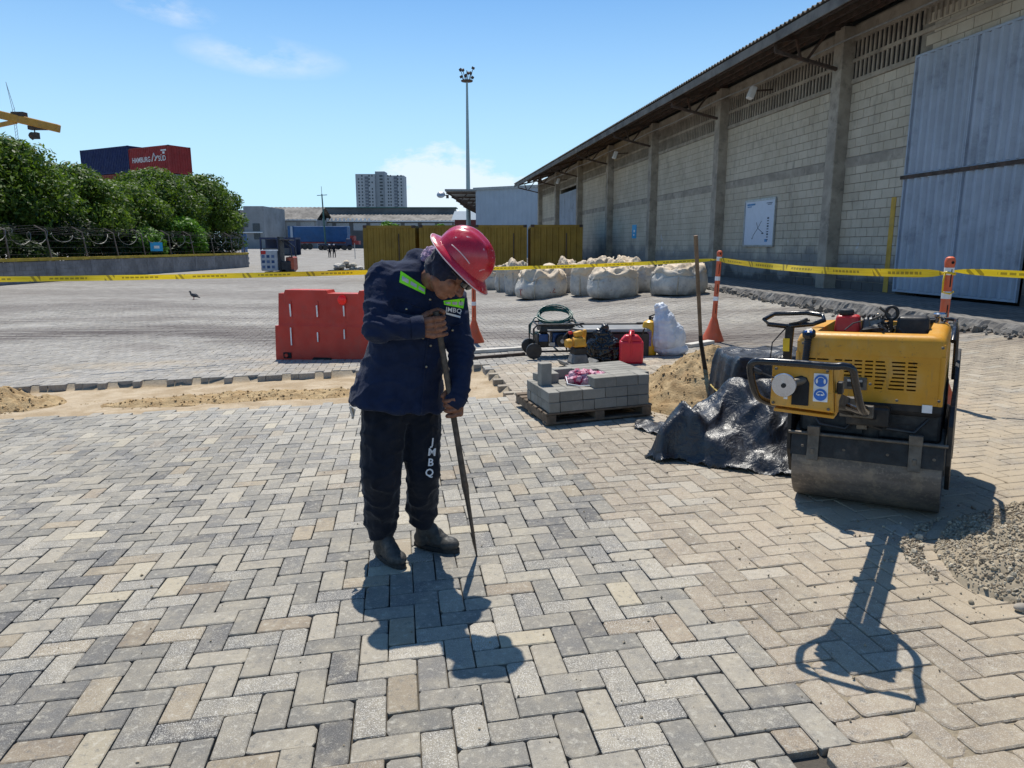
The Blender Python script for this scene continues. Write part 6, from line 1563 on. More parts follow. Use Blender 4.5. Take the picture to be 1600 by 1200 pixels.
# gravel
m_ = MT('gravel'); v = m_.coord('world'); ob = m_.attr('tone'); f2 = m_.noise(v, 90, 4, .7); c_ = m_.mix(m_.ramp(f2, .35, .7, .0, .5), ob.outputs['Color'], (.20, .16, .11)); m_.fin(c_, .85, m_.bump(f2, .4, .004), 0, .3); M_GRAV = m_.m
gh = heap('gravel_heap', 'flat heap of tan sand and gravel on the pavers at the right edge', 'gravel heap', 2.85, 2.90, 1.05, .66, .23, 21, basic('gravelly_sand', (.28, .235, .17), .95, 0, .2, 12, .8, 60, (.20, .15, .1), .6, .2, 25), .05, .012, 100, 1.25)
gl = gh.location; gmd = [c for c in gh.children if c.name.startswith('mound')][0]; r = np.random.RandomState(4); V, F, C_ = [], [], []
bvg = BVHTree.FromPolygons([gl + v.co for v in gmd.data.vertices], [tuple(p.vertices) for p in gmd.data.polygons])
base = [(1, 0, 0), (-1, 0, 0), (0, 1, 0), (0, -1, 0), (0, 0, 1), (0, 0, -1)]; bf = [(0, 2, 4), (2, 1, 4), (1, 3, 4), (3, 0, 4), (2, 0, 5), (1, 2, 5), (3, 1, 5), (0, 3, 5)]
ic = bmesh.new(); bmesh.ops.create_icosphere(ic, subdivisions=1, radius=1); iv = [v.co.copy() for v in ic.verts]; if_ = [tuple(v.index for v in f.verts) for f in ic.faces]; ic.free()
for k in range(24000):
    a = r.uniform(0, 2 * PI); f = abs(r.normal(0, .50)) if k % 3 == 0 else math.sqrt(r.uniform(0, 1)); x, y = 2.82 + 1.05 * f * math.cos(a), 2.92 + .66 * f * math.sin(a)
    if x > 3.6 or y < 2.0: continue
    hh = bvg.ray_cast(Vector((x, y, 4)), Vector((0, 0, -1))); z = hh[0].z if hh[0] else ground_z(x, y) + .001
    s = (.003 + abs(r.normal(0, .0030))) * (1 if f < 1 else .7); 
    if r.rand() < .02: s *= 2
    R = Euler(r.uniform(0, 6, 3)).to_matrix(); sc_ = Vector((s * r.uniform(.8, 1.5), s * r.uniform(.7, 1.2), s * r.uniform(.5, .9))); b = len(V)
    for q in iv: V.append(Vector((x, y, z + s * .35)) - gl + R @ Vector((q.x * sc_.x, q.y * sc_.y, q.z * sc_.z)))
    F += [tuple(i + b for i in q) for q in if_]; c = np.array([(.37, .31, .22), (.29, .25, .19), (.42, .37, .28), (.21, .17, .12)][r.randint(4)]) * r.uniform(.8, 1.15); C_ += [np.r_[c * 1.2, 1]] * 12
pm = bpy.data.meshes.new('pebble'); pm.from_pydata([tuple(v) for v in V], [], F); pm.update(); set_col(pm, 'tone', np.array(C_)); o = link_mesh('pebble', pm, M_GRAV, gh); o['kind'] = 'stuff'
p = gp(1596, 955); st = thing('stone', 'single rounded grey stone lying on the pavers at the right edge', 'stone', p); m = MB(); m.ell((0, 0, .015), (.03, .022, .017)); m.build('cobble', M_CONC, st, 'all')
# crumbs scattered over the paving
V, F, C_ = [], [], []; 
for k in range(2600):
    y = r.uniform(1.8, 14); x = r.uniform(-.75, .75) * y
    if inside(trench, x, y) or x > apron_x(y): continue
    if x < .3 and r.rand() < .7: continue
    z = ground_z(x, y) + .001; s = .0015 + abs(r.normal(0, .0022)); b = len(V); R = Euler(r.uniform(0, 6, 3)).to_matrix()
    for q in base: V.append(Vector((x, y, z + s * .4)) + R @ (Vector(q) * s * r.uniform(.7, 1.3)))
    F += [tuple(i + b for i in q) for q in bf]; C_ += [np.r_[np.array([.36, .29, .2]) * r.uniform(.5, 1.2), 1]] * 6
pm = bpy.data.meshes.new('grit'); pm.from_pydata([tuple(v) for v in V], [], F); pm.update(); set_col(pm, 'tone', np.array(C_)); o = link_mesh('grit', pm, M_GRAV); o['kind'] = 'stuff'
# shovel
a = W(1104, 590, 6.35); b = W(1095, 534, 6.28); c = W(1087, 368, 6.15); t = thing('shovel', 'long handled shovel standing upright with its black blade in the sand heap', 'shovel', a); M0 = Matrix.Translation(-t.location)
m = MB(); m.M = M0; m.tube([b, c], [.0165, .018], 10); m.build('handle', basic('old_wood', (.20, .125, .07), .75, 0, .25, 14, .2, 60), t, 'y'); m = MB(); m.M = M0; m.tube([a, a.lerp(b, .5), b - (c - b).normalized() * .0, b + (c - b).normalized() * .06], [.022, .020, .019, .019], 10); m.build('socket', M_RBLK, t, 'y')
m = MB(); m.M = M0; d = (a - b).normalized(); s = Vector((.9, .3, 0)); m.prism([(-.10, 0), (.10, 0), (.09, .18), (0, .26), (-.09, .18)], .004, a - Vector((0, 0, .01)), s, d); m.build('blade', M_RBLK, t)

# ------------------------------------------------------------------ pallet and loose stack of new pavers
pn, pr, pl = gp(853, 667), gp(1019, 650), gp(785, 626)
px_ = (pr - pn).normalized(); px_.z = 0; px_.normalize(); py_ = Vector((-px_.y, px_.x, 0)); PLx, PLy = (pr - pn).length, .90
PM = frame(px_, py_, Vector((0, 0, 1))); pt = thing('pallet', 'weathered wooden pallet carrying a stack of new grey pavers', 'pallet', (pn.x, pn.y, ground_z(pn.x, pn.y) + .004), math.atan2(px_.y, px_.x) )
pz = pt.location.z; tiltx = (ground_z(*(pn + px_ * PLx).xy) - ground_z(pn.x, pn.y)) / PLx
pt.rotation_euler = (0, -math.atan(tiltx), math.atan2(px_.y, px_.x)); bpy.context.view_layer.update()
M_WOODP = basic('pallet_wood', (.16, .12, .085), .88, 0, .3, 9, .4, 50, (.07, .055, .04), .6, .3, 5)
for x in (.05, PLx / 2, PLx - .05): m = MB(); m.box((x, PLy / 2, .052), (.085, PLy, .068)); m.build('bearer', M_WOODP, pt, bevel=.004)
for k in range(7): m = MB(); m.box((PLx / 2, .045 + k * (PLy - .09) / 6, .0965), (PLx, .09, .018), Rz(rs.normal(0, .004))); m.build('deck_board', M_WOODP, pt, bevel=.003)
for y in (.045, PLy / 2, PLy - .045): m = MB(); m.box((PLx / 2, y, .016), (PLx, .09, .018)); m.build('bottom_board', M_WOODP, pt, bevel=.003)
m_ = MT('new_paver'); v = m_.coord('obj'); oi = m_.n('ShaderNodeObjectInfo').outputs['Random']; f1 = m_.noise(v, 14, 5, .6); f2 = m_.noise(v, 240, 3, .7)
c_ = m_.mix(oi, (.20, .19, .165), (.30, .285, .25)); c_ = m_.mix(m_.ramp(f1, .4, .7, 0, .4), c_, (.36, .34, .30)); c_ = m_.mix(m_.ramp(f2, .55, .7, 0, .5), c_, (.12, .115, .1)); m_.fin(c_, .92, m_.bump(f2, .5, .003), 0, .25); M_NEWP = m_.m
q = MB(); q.box((0, 0, .0435), (.198, .098, .085)); proto = q.build('loose_paver', M_NEWP, None); bmq = bmesh.new(); bmq.from_mesh(proto.data); bmesh.ops.bevel(bmq, geom=bmq.edges, offset=.0035, segments=1, affect='EDGES'); bmq.to_mesh(proto.data); bmq.free(); pdata = proto.data; bpy.data.objects.remove(proto)
PMW = pt.matrix_world
def put_paver(x, y, lv, turned, label, group='new pavers stacked on the pallet', rot=None, dz=0):
    o = bpy.data.objects.new('loose_paver', pdata); col.objects.link(o); L_ = PMW @ Vector((x + rs.normal(0, .0015), y + rs.normal(0, .0015), .107 + lv * .0875 + dz)); o.location = L_
    o.rotation_euler = rot if rot else (0, -math.atan(tiltx), math.atan2(px_.y, px_.x) + (PI / 2 if turned else 0) + rs.normal(0, .006)); return tag(o, label, 'paver', group)
for lv in range(3):
    for j in range(7):
        y = .055 + j * .1015
        # alternate stretcher and header bond on the visible front course
        x = .03
        row_turn = (j in (0, 1)) 
        if j == 0:
            seq = {0: 'HSHSHHHSHS', 1: 'HSSSSSHHHH', 2: 'SSSSSHHHH'}[lv]
        else: seq = 'SSSSSH'
        for ch in seq:
            w_ = .2015 if ch == 'S' else .1015
            if x + w_ > PLx + .015: 
                if x + .1 < PLx + .01: ch = 'H'; w_ = .1015
                else: break
            cx_ = x + w_ / 2; x += w_
            if lv == 2 and cx_ < (.50 if j < 6 else .34): continue
            if lv == 2 and j in (2, 3) and cx_ < .66: continue
            if lv < 2 and j > 5 and cx_ < .2: continue
            if ch == 'S': put_paver(cx_, y, lv, False, 'new grey paver in the %s course of the squared stack on the pallet' % ('bottom', 'middle', 'top')[lv])
            elif j == 0: put_paver(cx_, y + .05, lv, True, 'new grey paver in the %s course of the squared stack on the pallet' % ('bottom', 'middle', 'top')[lv])
            elif ch == 'H': put_paver(cx_, y + .0, lv, False, 'new grey paver in the %s course of the squared stack on the pallet' % ('bottom', 'middle', 'top')[lv]) if cx_ < PLx - .06 else None
put_paver(.115, .30, 2, True, 'loose paver standing on end at the left front of the stack', None, (0, PI / 2, math.atan2(px_.y, px_.x) + PI / 2 + .1), .09)
put_paver(.20, .47, 2, True, 'loose paver lying flat on the lower left part of the stack', None)
put_paver(.36, .58, 2, False, 'loose paver lying lengthwise at the back of the low part of the stack', None)
put_paver(.18, .62, 2, False, 'loose paver on edge at the far left corner of the stack', None, (PI / 2, 0, math.atan2(px_.y, px_.x) + .2), .01)
# crumpled magenta bag on the stack
c = PMW @ Vector((.46, .25, .107 + 2 * .0875)); bt = thing('magenta_bag', 'crumpled magenta woven bag with a white string lying on the paver stack', 'bag', c)
m = MB(); m.ell((0, 0, .040), (.185, .10, .055)); m.ell((-.06, .01, .060), (.09, .075, .05)); m.ell((.12, -.01, .035), (.09, .06, .035)); me = remesh(m, 'bag_cloth', .006, 2); displace(me, fabric_noise(.024, 12, 3.)); displace(me, fabric_noise(.009, 34, 5.))
m_ = MT('magenta_cloth'); v = m_.coord('world'); f1 = m_.noise(v, 13, 5, .6, 1.); c_ = m_.mix(m_.ramp(f1, .42, .56), (.33, .02, .085), (.55, .33, .40)); m_.fin(c_, .6, m_.bump(m_.noise(v, 60, 4), .3, .005), 0, .3); link_mesh('bag_cloth', me, m_.m, bt)
m = MB(); m.tube([(-.18, -.02, .06), (-.17, -.10, .012), (-.08, -.16, .006), (.02, -.155, .008), (.09, -.12, .03), (.15, -.06, .05), (.2, -.09, .02)], .0045, 6); m.build('string', M_STICK, bt, 'all')
# ------------------------------------------------------------------ barrier, delineators, tape
M_ORPL = basic('red_orange_plastic', (.47, .030, .014), .45, 0, .10, 2.5, .05, 30, (.30, .05, .035), .5, .45, 4)
M_CONEO = basic('orange_post_plastic', (.62, .115, .045), .5, 0, .10, 5, 0, 30, (.40, .20, .13), .4, .4, 9)
bl_, br_ = gp(432, 562), gp(433 + 168, 561); bl_.z = ground_z(bl_.x, bl_.y)
bt = thing('water_barrier', 'red-orange plastic water-filled barrier with white slotted grooves left of the worker', 'barrier', bl_, math.atan2(br_.y - bl_.y, br_.x - bl_.x)); LB = 1.62
sec = [(0, .0), (.0, .30), (.03, .34), (.10, .48), (.115, .56), (.125, 1.0)]       # (inset, height) of the front face
def bar_sec(x, inset, top):
    pts = []; D = .42
    for i_, z in ((0, .0), (0, .05), (.030, .50), (.034, .52), (.038, .545), (.075, top)): pts.append((x, i_, z))
    for i_, z in ((.075, top), (.038, .545), (.034, .52), (.030, .50), (0, .05), (0, .0)): pts.append((x, D - i_, z))
    return pts
xs = [(-.005, .50), (0, .50), (.045, .50), (.055, .97), (.14, .97), (.16, 1.02), (.80, 1.02), (.82, .975), (1.28, .975), (1.30, 1.02), (1.50, 1.02), (1.57, 1.0), (1.575, .5), (1.62, .5)]
vs_ = []; 
for x, t_ in xs:
    s = bar_sec(x, 0, t_)
    if t_ < .6: s = [(a, b, min(c, .50)) for a, b, c in s]
    vs_ += s
n_ = 12; m = MB(); m.add(vs_, [(j * n_ + i, (j + 1) * n_ + i, (j + 1) * n_ + (i + 1) % n_, j * n_ + (i + 1) % n_) for j in range(len(xs) - 1) for i in range(n_)] + [tuple(range(n_)), tuple(reversed(range((len(xs) - 1) * n_, len(xs) * n_)))]); m.build('body', M_ORPL, bt, bevel=.012, seg=2)
for x in (.245, .66, 1.07, 1.44):
    m = MB(); m.add([(x - .025, .036, .62), (x + .025, .036, .62), (x + .012, .052, .86), (x - .012, .052, .86), (x - .025, .06, .62), (x + .025, .06, .62), (x + .012, .075, .86), (x - .012, .075, .86)], [(0, 1, 2, 3), (0, 4, 5, 1), (2, 6, 7, 3), (0, 3, 7, 4), (1, 5, 6, 2)]); m.build('groove_rib', M_ORPL, bt)
    m = MB(); m.box((x, .038 if x < 1 else .040, .72), (.022, .010, .20 if x < .5 else .17), Rx(.05)); m.build('white_insert', M_STICK, bt, bevel=.003)
    if x < 1.3: m = MB(); m.box((x + .01, -.002, .35 if x < 1 else .40), (.018, .014, .26 if x < .5 else .14)); m.build('white_insert', M_STICK, bt, bevel=.003)
m = MB(); m.box((.18, -.003, .07), (.13, .02, .09)); m.build('drain_recess', M_DARK, bt, bevel=.01); m = MB(); m.lathe([(.001, .01), (.025, .01), (.03, 0)], 14, (.17, -.014, .07), Rx(PI / 2)); m.build('drain_plug', M_ORPL, bt, 'y')
m = MB(); m.prism([(.56, .0), (.60, .055), (.86, .055), (.90, .0)], .02, (0, -.006, 0), (1, 0, 0), (0, 0, 1)); m.build('forklift_slot', M_DARK, bt)  # drain recess and this slot are black pieces imitating shade
m = MB(); m.lathe([(.001, .018), (.05, .014), (.068, .004), (.068, -.004)], 24, (1.045, .052, .885), Rx(PI / 2)); m.build('round_reflector', basic('red_reflector', (.95, .004, .004), .2, 0, .02), bt, 'y')

def delineator(loc, label, Hh=1.36, lean=(0, 0), group='orange delineator posts holding the tape'):
    t = thing('delineator_post', label, 'delineator', loc, rs.uniform(-.3, .3), group); t.rotation_euler = (lean[0], lean[1], 0)
    m = MB(); m.lathe([(.165, 0), (.17, .012), (.165, .03), (.092, .20), (.053, .33), (.042, .36)], 28); m.build('cone_base', M_CONEO, t, 'y')
    m = MB(); m.lathe([(.040, .34), (.036, .6), (.036, Hh - .10), (.040, Hh - .07), (.042, Hh - .04), (.034, Hh - .012), (.015, Hh), (.001, Hh)], 20); m.build('post', M_CONEO, t, 'y')
    for z in (.615, .915, Hh - .155): m = MB(); m.lathe([(.037, z), (.0385, z), (.0385, z + .062), (.037, z + .062)], 20); m.build('white_band', M_STICK, t, 'y')
    for z in (.43, .72, 1.02): m = MB(); m.box((.0, -.0365, z + .07), (.008, .006, .15)); m.build('slot', M_DARK, t)
    m = MB(); m.lathe([(.001, .004), (.012, .004), (.014, -.004)], 12, (0, -.040, Hh - .05), Rx(PI / 2)); m.build('tape_hole', M_DARK, t)  # hole and slots are black pieces in place of shaded openings
    return t
dp = [G(-8.4, 9.2), gp(741, 535), gp(1113, 533), gp(1459, 630), G(5.9, 4.6)]
lb = ['orange delineator post at the far left end of the tape', 'orange delineator post half hidden behind the worker', 'orange delineator post with white bands beside the shovel', 'orange delineator post standing just behind the roller', 'orange delineator post at the right end of the tape']
for k, p in enumerate(dp): p.z = ground_z(p.x, p.y); delineator(p, lb[k], 1.36 if k != 3 else 1.27, (0, .03) if k == 2 else (0, 0))
m_ = MT('caution_tape'); v = m_.attr('tuv'); sx = m_.n('ShaderNodeSeparateXYZ'); m_.l(v.outputs['Vector'], sx.inputs[0]); U0, V0 = sx.outputs[0], sx.outputs[1]
fr = m_.math('FRACT', m_.math('MULTIPLY', U0, 1.1)); word = m_.math('MULTIPLY', m_.math('GREATER_THAN', fr, .34), m_.math('LESS_THAN', fr, .86)); let = m_.math('FRACT', m_.math('MULTIPLY', U0, 16)); gap = m_.math('MULTIPLY', m_.math('GREATER_THAN', let, .28), m_.math('LESS_THAN', m_.math('ABSOLUTE', m_.math('SUBTRACT', V0, .5)), .17))
bars = m_.math('MULTIPLY', m_.math('LESS_THAN', fr, .24), m_.math('MULTIPLY', m_.math('GREATER_THAN', fr, .10), m_.math('GREATER_THAN', m_.math('FRACT', m_.math('ADD', m_.math('MULTIPLY', U0, 13), m_.math('MULTIPLY', V0, .6))), .5)))
ink = m_.math('MAXIMUM', m_.math('MULTIPLY', word, gap), bars); c_ = m_.mix(m_.ramp(m_.noise(m_.map(v.outputs['Vector'], scale=(1, 2, 1)), 3, 4), .3, .7), (.72, .50, .008), (.86, .66, .03)); c_ = m_.mix(m_.math('MULTIPLY', ink, .6), c_, (.05, .035, .01))
m_.fin(c_, .38, None, 0, .5); trn = m_.n('ShaderNodeBsdfTranslucent'); m_.l(c_, trn.inputs[0]); mx = m_.n('ShaderNodeMixShader'); mx.inputs[0].default_value = .3; m_.l(m_.b.outputs[0], mx.inputs[1]); m_.l(trn.outputs[0], mx.inputs[2]); m_.l(mx.outputs[0], m_.out.inputs[0]); M_TAPE = m_.m
def tape(a, b, sag, label, width=.072, tw=.5, seed=1):
    a, b = Vector(a), Vector(b); L_ = (b - a).length; N = int(L_ / .07); V, F, UV = [], [], []; d = (b - a).normalized(); side = d.cross(Vector((0, 0, 1))).normalized()
    for i in range(N + 1):
        f = i / N; p = a.lerp(b, f) - Vector((0, 0, sag * 4 * f * (1 - f))); pinch = 1 - .75 * math.exp(-f * L_ / .10) - .75 * math.exp(-(1 - f) * L_ / .10)
        an = tw * noise.noise(Vector((f * L_ * .7, seed, 0))) * 2 + .25 * math.sin(f * L_ * 2.1); up = Vector((0, 0, 1)) * math.cos(an) + side * math.sin(an)
        for k in range(3): g_ = (k - 1) / 2; V.append(p + up * width * g_ * pinch + side * (.012 * noise.noise(Vector((f * L_ * 3, k * .3, seed))))); UV.append((f * L_, k / 2, 0))
    for i in range(N):
        for k in range(2): q = i * 3 + k; F.append((q, q + 3, q + 4, q + 1))
    me = bpy.data.meshes.new('caution_tape'); me.from_pydata([tuple(v) for v in V], [], F); me.update(); at = me.attributes.new('tuv', 'FLOAT_VECTOR', 'POINT'); at.data.foreach_set('vector', np.array(UV, np.float32).ravel()); me.polygons.foreach_set('use_smooth', [True] * len(me.polygons))
    o = link_mesh('caution_tape', me, M_TAPE); tag(o, label, 'tape', 'yellow caution tape strung between the posts'); return o
tp = [p + Vector((0, 0, 1.29)) for p in dp]; tp[0].z = 1.215; tp[2].x -= .0; tp[2].z = W(1113, 405.5, tp[2].y).z; tp[1].z = W(738, 420, tp[1].y).z; tp[3].z = W(1472, 427, tp[3].y).z; tp[4].z = W(1472, 427, tp[3].y).z - .02
tape(tp[0], tp[1], .035, 'yellow caution tape running from the left edge to behind the worker', .075, .12, 1); tape(tp[1], tp[2], .02, 'yellow caution tape from behind the worker to the post beside the shovel', .055, .8, 2)
tape(tp[2] + Vector((.03, 0, 0)), tp[3] - Vector((.04, 0, 0)), .05, 'yellow caution tape from the shovel post to the post behind the roller', .075, .12, 3); tape(tp[3] + Vector((.04, 0, .02)), tp[4], .02, 'twisted yellow caution tape leaving the picture on the right', .06, .9, 4)
# knot of tape hanging on the post behind the roller
m = MB(); c = tp[3]; m.tube([c + Vector((.046 * math.cos(a), .046 * math.sin(a), .008 * math.sin(2 * a))) for a in np.linspace(0, 2 * PI, 16)[:-1]], .010, 6, True); m.tube([c + Vector((-.045, -.02, 0)), c + Vector((-.052, -.02, -.07)), c + Vector((-.05, -.02, -.16)), c + Vector((0, -.045, -.17)), c + Vector((.045, -.02, -.155))], .007, 6); tag(m.build('tape_knot', M_TAPE, None, 'all'), 'knotted loose end of yellow tape on the post behind the roller', 'tape')

# ------------------------------------------------------------------ tools beyond the pallet
M_GENBL = basic('generator_blue', (.012, .055, .17), .45, .1, .2, 10, .1, 60, (.05, .05, .05), .4); M_FRAMEB = basic('frame_black', (.014, .014, .015), .45, .2, .2, 10, 0, 50, (.15, .13, .11), .35, .5, 9)
c = gp(868, 556); gt = thing('generator', 'portable generator with blue engine in a black tube frame, green hose coiled on top', 'generator', c, .10)
w, d_, h = .34, .24, .46
for y in (-d_, d_): m = MB(); m.tube([(-w, y, .10), (w - .05, y, .10), (w, y, .15), (w, y, h - .05), (w - .05, y, h), (-w + .05, y, h), (-w, y, h - .05)], .014, 8, True); m.build('frame_hoop', M_FRAMEB, gt, 'y')
for x, z in ((-w, .12), (w - .05, .10), (w - .05, h), (-w + .05, h), (0, .10), (.1, h)): m = MB(); m.tube([(x, -d_, z), (x, d_, z)], .012, 7); m.build('cross_tube', M_FRAMEB, gt, 'y')
m = MB(); m.box((-.0, 0, h - .055), (.50, .40, .11), None, (.92, .9)); m.build('fuel_tank', M_FRAMEB, gt, 'y', .02, 2)
m = MB(); m.box((.03, -.03, .25), (.22, .30, .20), None, (.9, .9)); m.build('engine', M_GENBL, gt, 'y', .02, 2); m = MB(); m.lathe([(.01, 0), (.085, 0), (.09, .02), (.08, .09), (.01, .10)], 20, (.05, -.16, .24), Rx(PI / 2)); m.build('recoil_starter', M_FRAMEB, gt, 'y'); m = MB(); m.lathe([(.01, 0), (.03, 0), (.03, .01), (.01, .012)], 14, (.05, -.262, .24), Rx(PI / 2)); m.build('starter_hub', M_STEELG, gt, 'y')
m = MB(); m.box((-.20, -.02, .24), (.16, .34, .19)); m.build('alternator', M_FRAMEB, gt, 'y', .02, 2); m = MB(); m.box((.20, -.02, .26), (.10, .30, .16)); m.build('silencer', M_FRAMEB, gt, 'y', .02, 2); m = MB(); m.box((-.20, -.205, .28), (.12, .03, .10)); m.build('socket_panel', M_GENBL, gt, bevel=.005)
m = MB(); m.box((-.08, -.19, .19), (.07, .04, .05)); m.build('battery', M_STEELG, gt); m = MB(); m.box((.0, -.22, .385), (.30, .02, .02)); m.build('lower_rail', M_STEELG, gt)
for y in (-d_ - .03, d_ + .03): m = MB(); m.lathe([(.01, -.03), (.07, -.03), (.105, -.025), (.11, 0), (.105, .025), (.07, .03), (.01, .03)], 24, (-w - .0, y, .11), Rx(PI / 2)); m.build('wheel', M_BLACKP, gt, 'y')
for y in (-d_, d_): m = MB(); m.tube([(w - .08, y, .1), (w - .08, y, .0)], .015, 8); m.build('foot', M_FRAMEB, gt, 'y')
M_HOSE = basic('green_hose', (.004, .075, .060), .32, 0, .1, 8, 0, 40)
ht = thing('garden_hose', 'dark green hose coiled in loose loops on top of the generator', 'hose', c + Vector((-.02, 0, h + .02))); m = MB(); pts = []
for k in range(150):
    a = k * 2 * PI / 18; R_ = .20 + .03 * noise.noise(Vector((k * .05, 0, 0))); ti = .35 + .25 * noise.noise(Vector((k * .035, 3, 0))); pts.append(Vector((R_ * 1.15 * math.cos(a) + .03 * noise.noise(Vector((k * .03, 7, 1))), .16 * math.sin(a) * math.cos(ti), .055 + .17 * math.sin(a) * math.sin(ti) * 1.5 + .0004 * k)))
m.tube(pts, .0085, 7); m.tube([(-.2, 0, .1), (-.28, -.05, .05), (-.33, -.1, -.04), (-.34, -.12, -.14), (-.30, -.16, -.17), (-.2, -.2, -.1)], .0085, 7); m.tube([(.2, 0, .1), (.28, -.05, .02), (.30, -.1, -.1), (.26, -.15, -.16)], .0085, 7); m.build('coil', M_HOSE, ht, 'all')
c = gp(903, 572); ct = thing('plate_compactor', 'small yellow plate compactor with grimy grey base plate right of the generator', 'compactor', c, .35)
M_CPY = basic('compactor_yellow', (.58, .30, .03), .55, 0, .15, 12, .1, 60, (.25, .17, .09), .5, .4, 10); M_CPG = basic('cement_coated_steel', (.17, .17, .165), .8, .1, .3, 12, .4, 60, (.30, .29, .27), .5)
m = MB(); m.prism([(-.23, .07), (-.19, .012), (.19, .012), (.23, .07), (.22, .085), (.17, .04), (-.17, .04), (-.22, .085)], .26, (0, -.13 + .26, 0), (1, 0, 0), (0, 0, 1)); m.build('base_plate', M_CPG, ct, bevel=.006)
m = MB(); m.box((0, 0, .10), (.24, .20, .12), None, (.7, .8)); m.build('vibrator_housing', M_CPG, ct, 'y', .02, 2); m = MB(); m.box((.0, 0, .20), (.17, .16, .09), None, (.9, .9)); m.build('motor', M_FRAMEB, ct, 'y', .015, 2)
m = MB(); m.box((-.01, -.02, .31), (.19, .17, .12), None, (.75, .8)); m.build('engine_cowl', M_CPY, ct, 'y', .03, 3); m = MB(); m.lathe([(.01, 0), (.05, 0), (.06, .02), (.05, .07), (.01, .075)], 18, (-.12, -.04, .30), Ry(-PI / 2)); m.build('air_intake', M_CPY, ct, 'y')
m = MB(); m.box((.085, .03, .33), (.05, .09, .26), Ry(.12), (.8, .8)); m.build('fuel_tank', M_CPY, ct, 'y', .02, 2); m = MB(); m.box((-.01, -.01, .41), (.11, .08, .07), Ry(-.2)); m.build('top_grip', M_CPY, ct, 'y', .02, 3); m = MB(); m.box((-.09, .05, .42), (.05, .05, .035)); m.build('red_cap', M_RED, ct, 'y', .01)
m = MB(); m.tube([(-.12, .08, .2), (-.16, .1, .36), (-.05, .1, .46), (.08, .1, .44), (.12, .08, .3)], .011, 8); m.build('handle', M_FRAMEB, ct, 'y')
c = gp(945, 533); c = G(1.33, 9.75); t = thing('tool_chest', 'large black flat tool chest with pale dusty lid and a bar handle behind the bags', 'tool chest', c, .045)
m = MB(); m.box((0, 0, .17), (1.04, .56, .34)); m.build('body', M_BLACKP, t, bevel=.02); m = MB(); m.box((0, 0, .37), (1.08, .60, .05), None, (.93, .9)); m.build('lid', basic('dusty_grey_lid', (.20, .205, .205), .55, 0, .12, 4, .1, 40, (.3, .29, .27), .4), t, 'y', .015, 2)
m = MB(); m.box((.06, .20, .405), (.92, .028, .016)); m.build('bar_handle', M_BLACKP, t, bevel=.004)
for x in (-.36, .48): m = MB(); m.box((x, .20, .412), (.10, .04, .028)); m.build('handle_end', M_BLACKP, t, bevel=.005)
c = gp(944, 566); t = thing('rubbish_bag', 'black crumpled plastic bag standing between the compactor and the red can', 'bag', c); m = MB(); m.ell((0, .06, .17), (.22, .17, .18)); m.ell((-.02, .05, .30), (.13, .12, .12)); m.capsule((-.02, .05, .38), (.0, .04, .44), .035, .05); m.ell((.13, .04, .13), (.12, .12, .14)); m.ell((0, .05, .05), (.2, .16, .06)); me = remesh(m, 'plastic', .011, 1)
displace(me, fabric_noise(.030, 9, 3.)); displace(me, fabric_noise(.014, 24, 8.)); link_mesh('plastic', me, basic('glossy_black_bag', (.010, .010, .012), .22, 0, .2, 8, .3, 40), t)
c = gp(986, 569); t = thing('jerry_can', 'bright red plastic fuel can with moulded handle and spout', 'fuel can', c, -.12); M_CAN = basic('red_can_plastic', (.62, .018, .035), .38, 0, .08, 7, .05, 30, (.35, .03, .04), .35)
m = MB(); m.box((0, .10, .145), (.30, .20, .29)); m.build('body', M_CAN, t, 'y', .03, 3); m = MB(); m.box((0, .10, .325), (.28, .18, .075), None, (.55, .72)); m.build('shoulder', M_CAN, t, 'y', .02, 3)
m = MB(); m.tube([(-.03, .02, .27), (-.02, .01, .36), (-.01, .06, .40), (.0, .14, .40), (.01, .19, .34)], .021, 10); m.build('handle', M_CAN, t, 'y'); m = MB(); m.lathe([(.01, 0), (.036, 0), (.036, .045), (.028, .055), (.001, .055)], 18, (.0, .08, .365)); m.build('cap', M_CAN, t, 'y')
m = MB(); m.box((-.0, -.004, .20), (.012, .012, .18)); m.build('rib', M_CAN, t); m = MB(); m.tube([(.13, .12, .35), (.15, .12, .42), (.16, .11, .44)], .010, 7); m.build('vent', M_FRAMEB, t, 'y')
c = gp(1016, 556); t = thing('fire_extinguisher', 'yellow cylinder with black valve standing between the red can and white sack', 'extinguisher', c); M_EXY = basic('extinguisher_yellow', (.66, .36, .008), .35, 0, .08, 7, 0, 40, (.3, .2, .06), .35)
m = MB(); m.lathe([(.08, 0), (.098, .01), (.10, .03), (.10, .40), (.085, .45), (.04, .475), (.03, .48)], 26, (0, .1, 0)); m.build('cylinder', M_EXY, t, 'y'); m = MB(); m.tube([(0, .1, .47), (0, .1, .52)], .02, 10); m.beam((-.02, .1, .52), (.06, .1, .55), .022, .015); m.beam((-.02, .1, .50), (.06, .1, .515), .02, .01); m.build('valve', M_FRAMEB, t)
m = MB(); m.tube([(.02, .08, .50), (.10, .05, .46), (.115, .05, .3), (.10, .04, .12)], .010, 8); m.build('hose', M_FRAMEB, t, 'y')
m = MB(); vs_ = [(.101 * math.cos(a), .1 + .101 * math.sin(a), z) for z in (.13, .34) for a in np.linspace(-2.45, -1.5, 9)]; m.add(vs_, [(i, i + 1, i + 10, i + 9) for i in range(8)]); m.build('label', basic('label_print', (.16, .12, .25), .5, 0, .4, 40), t); 
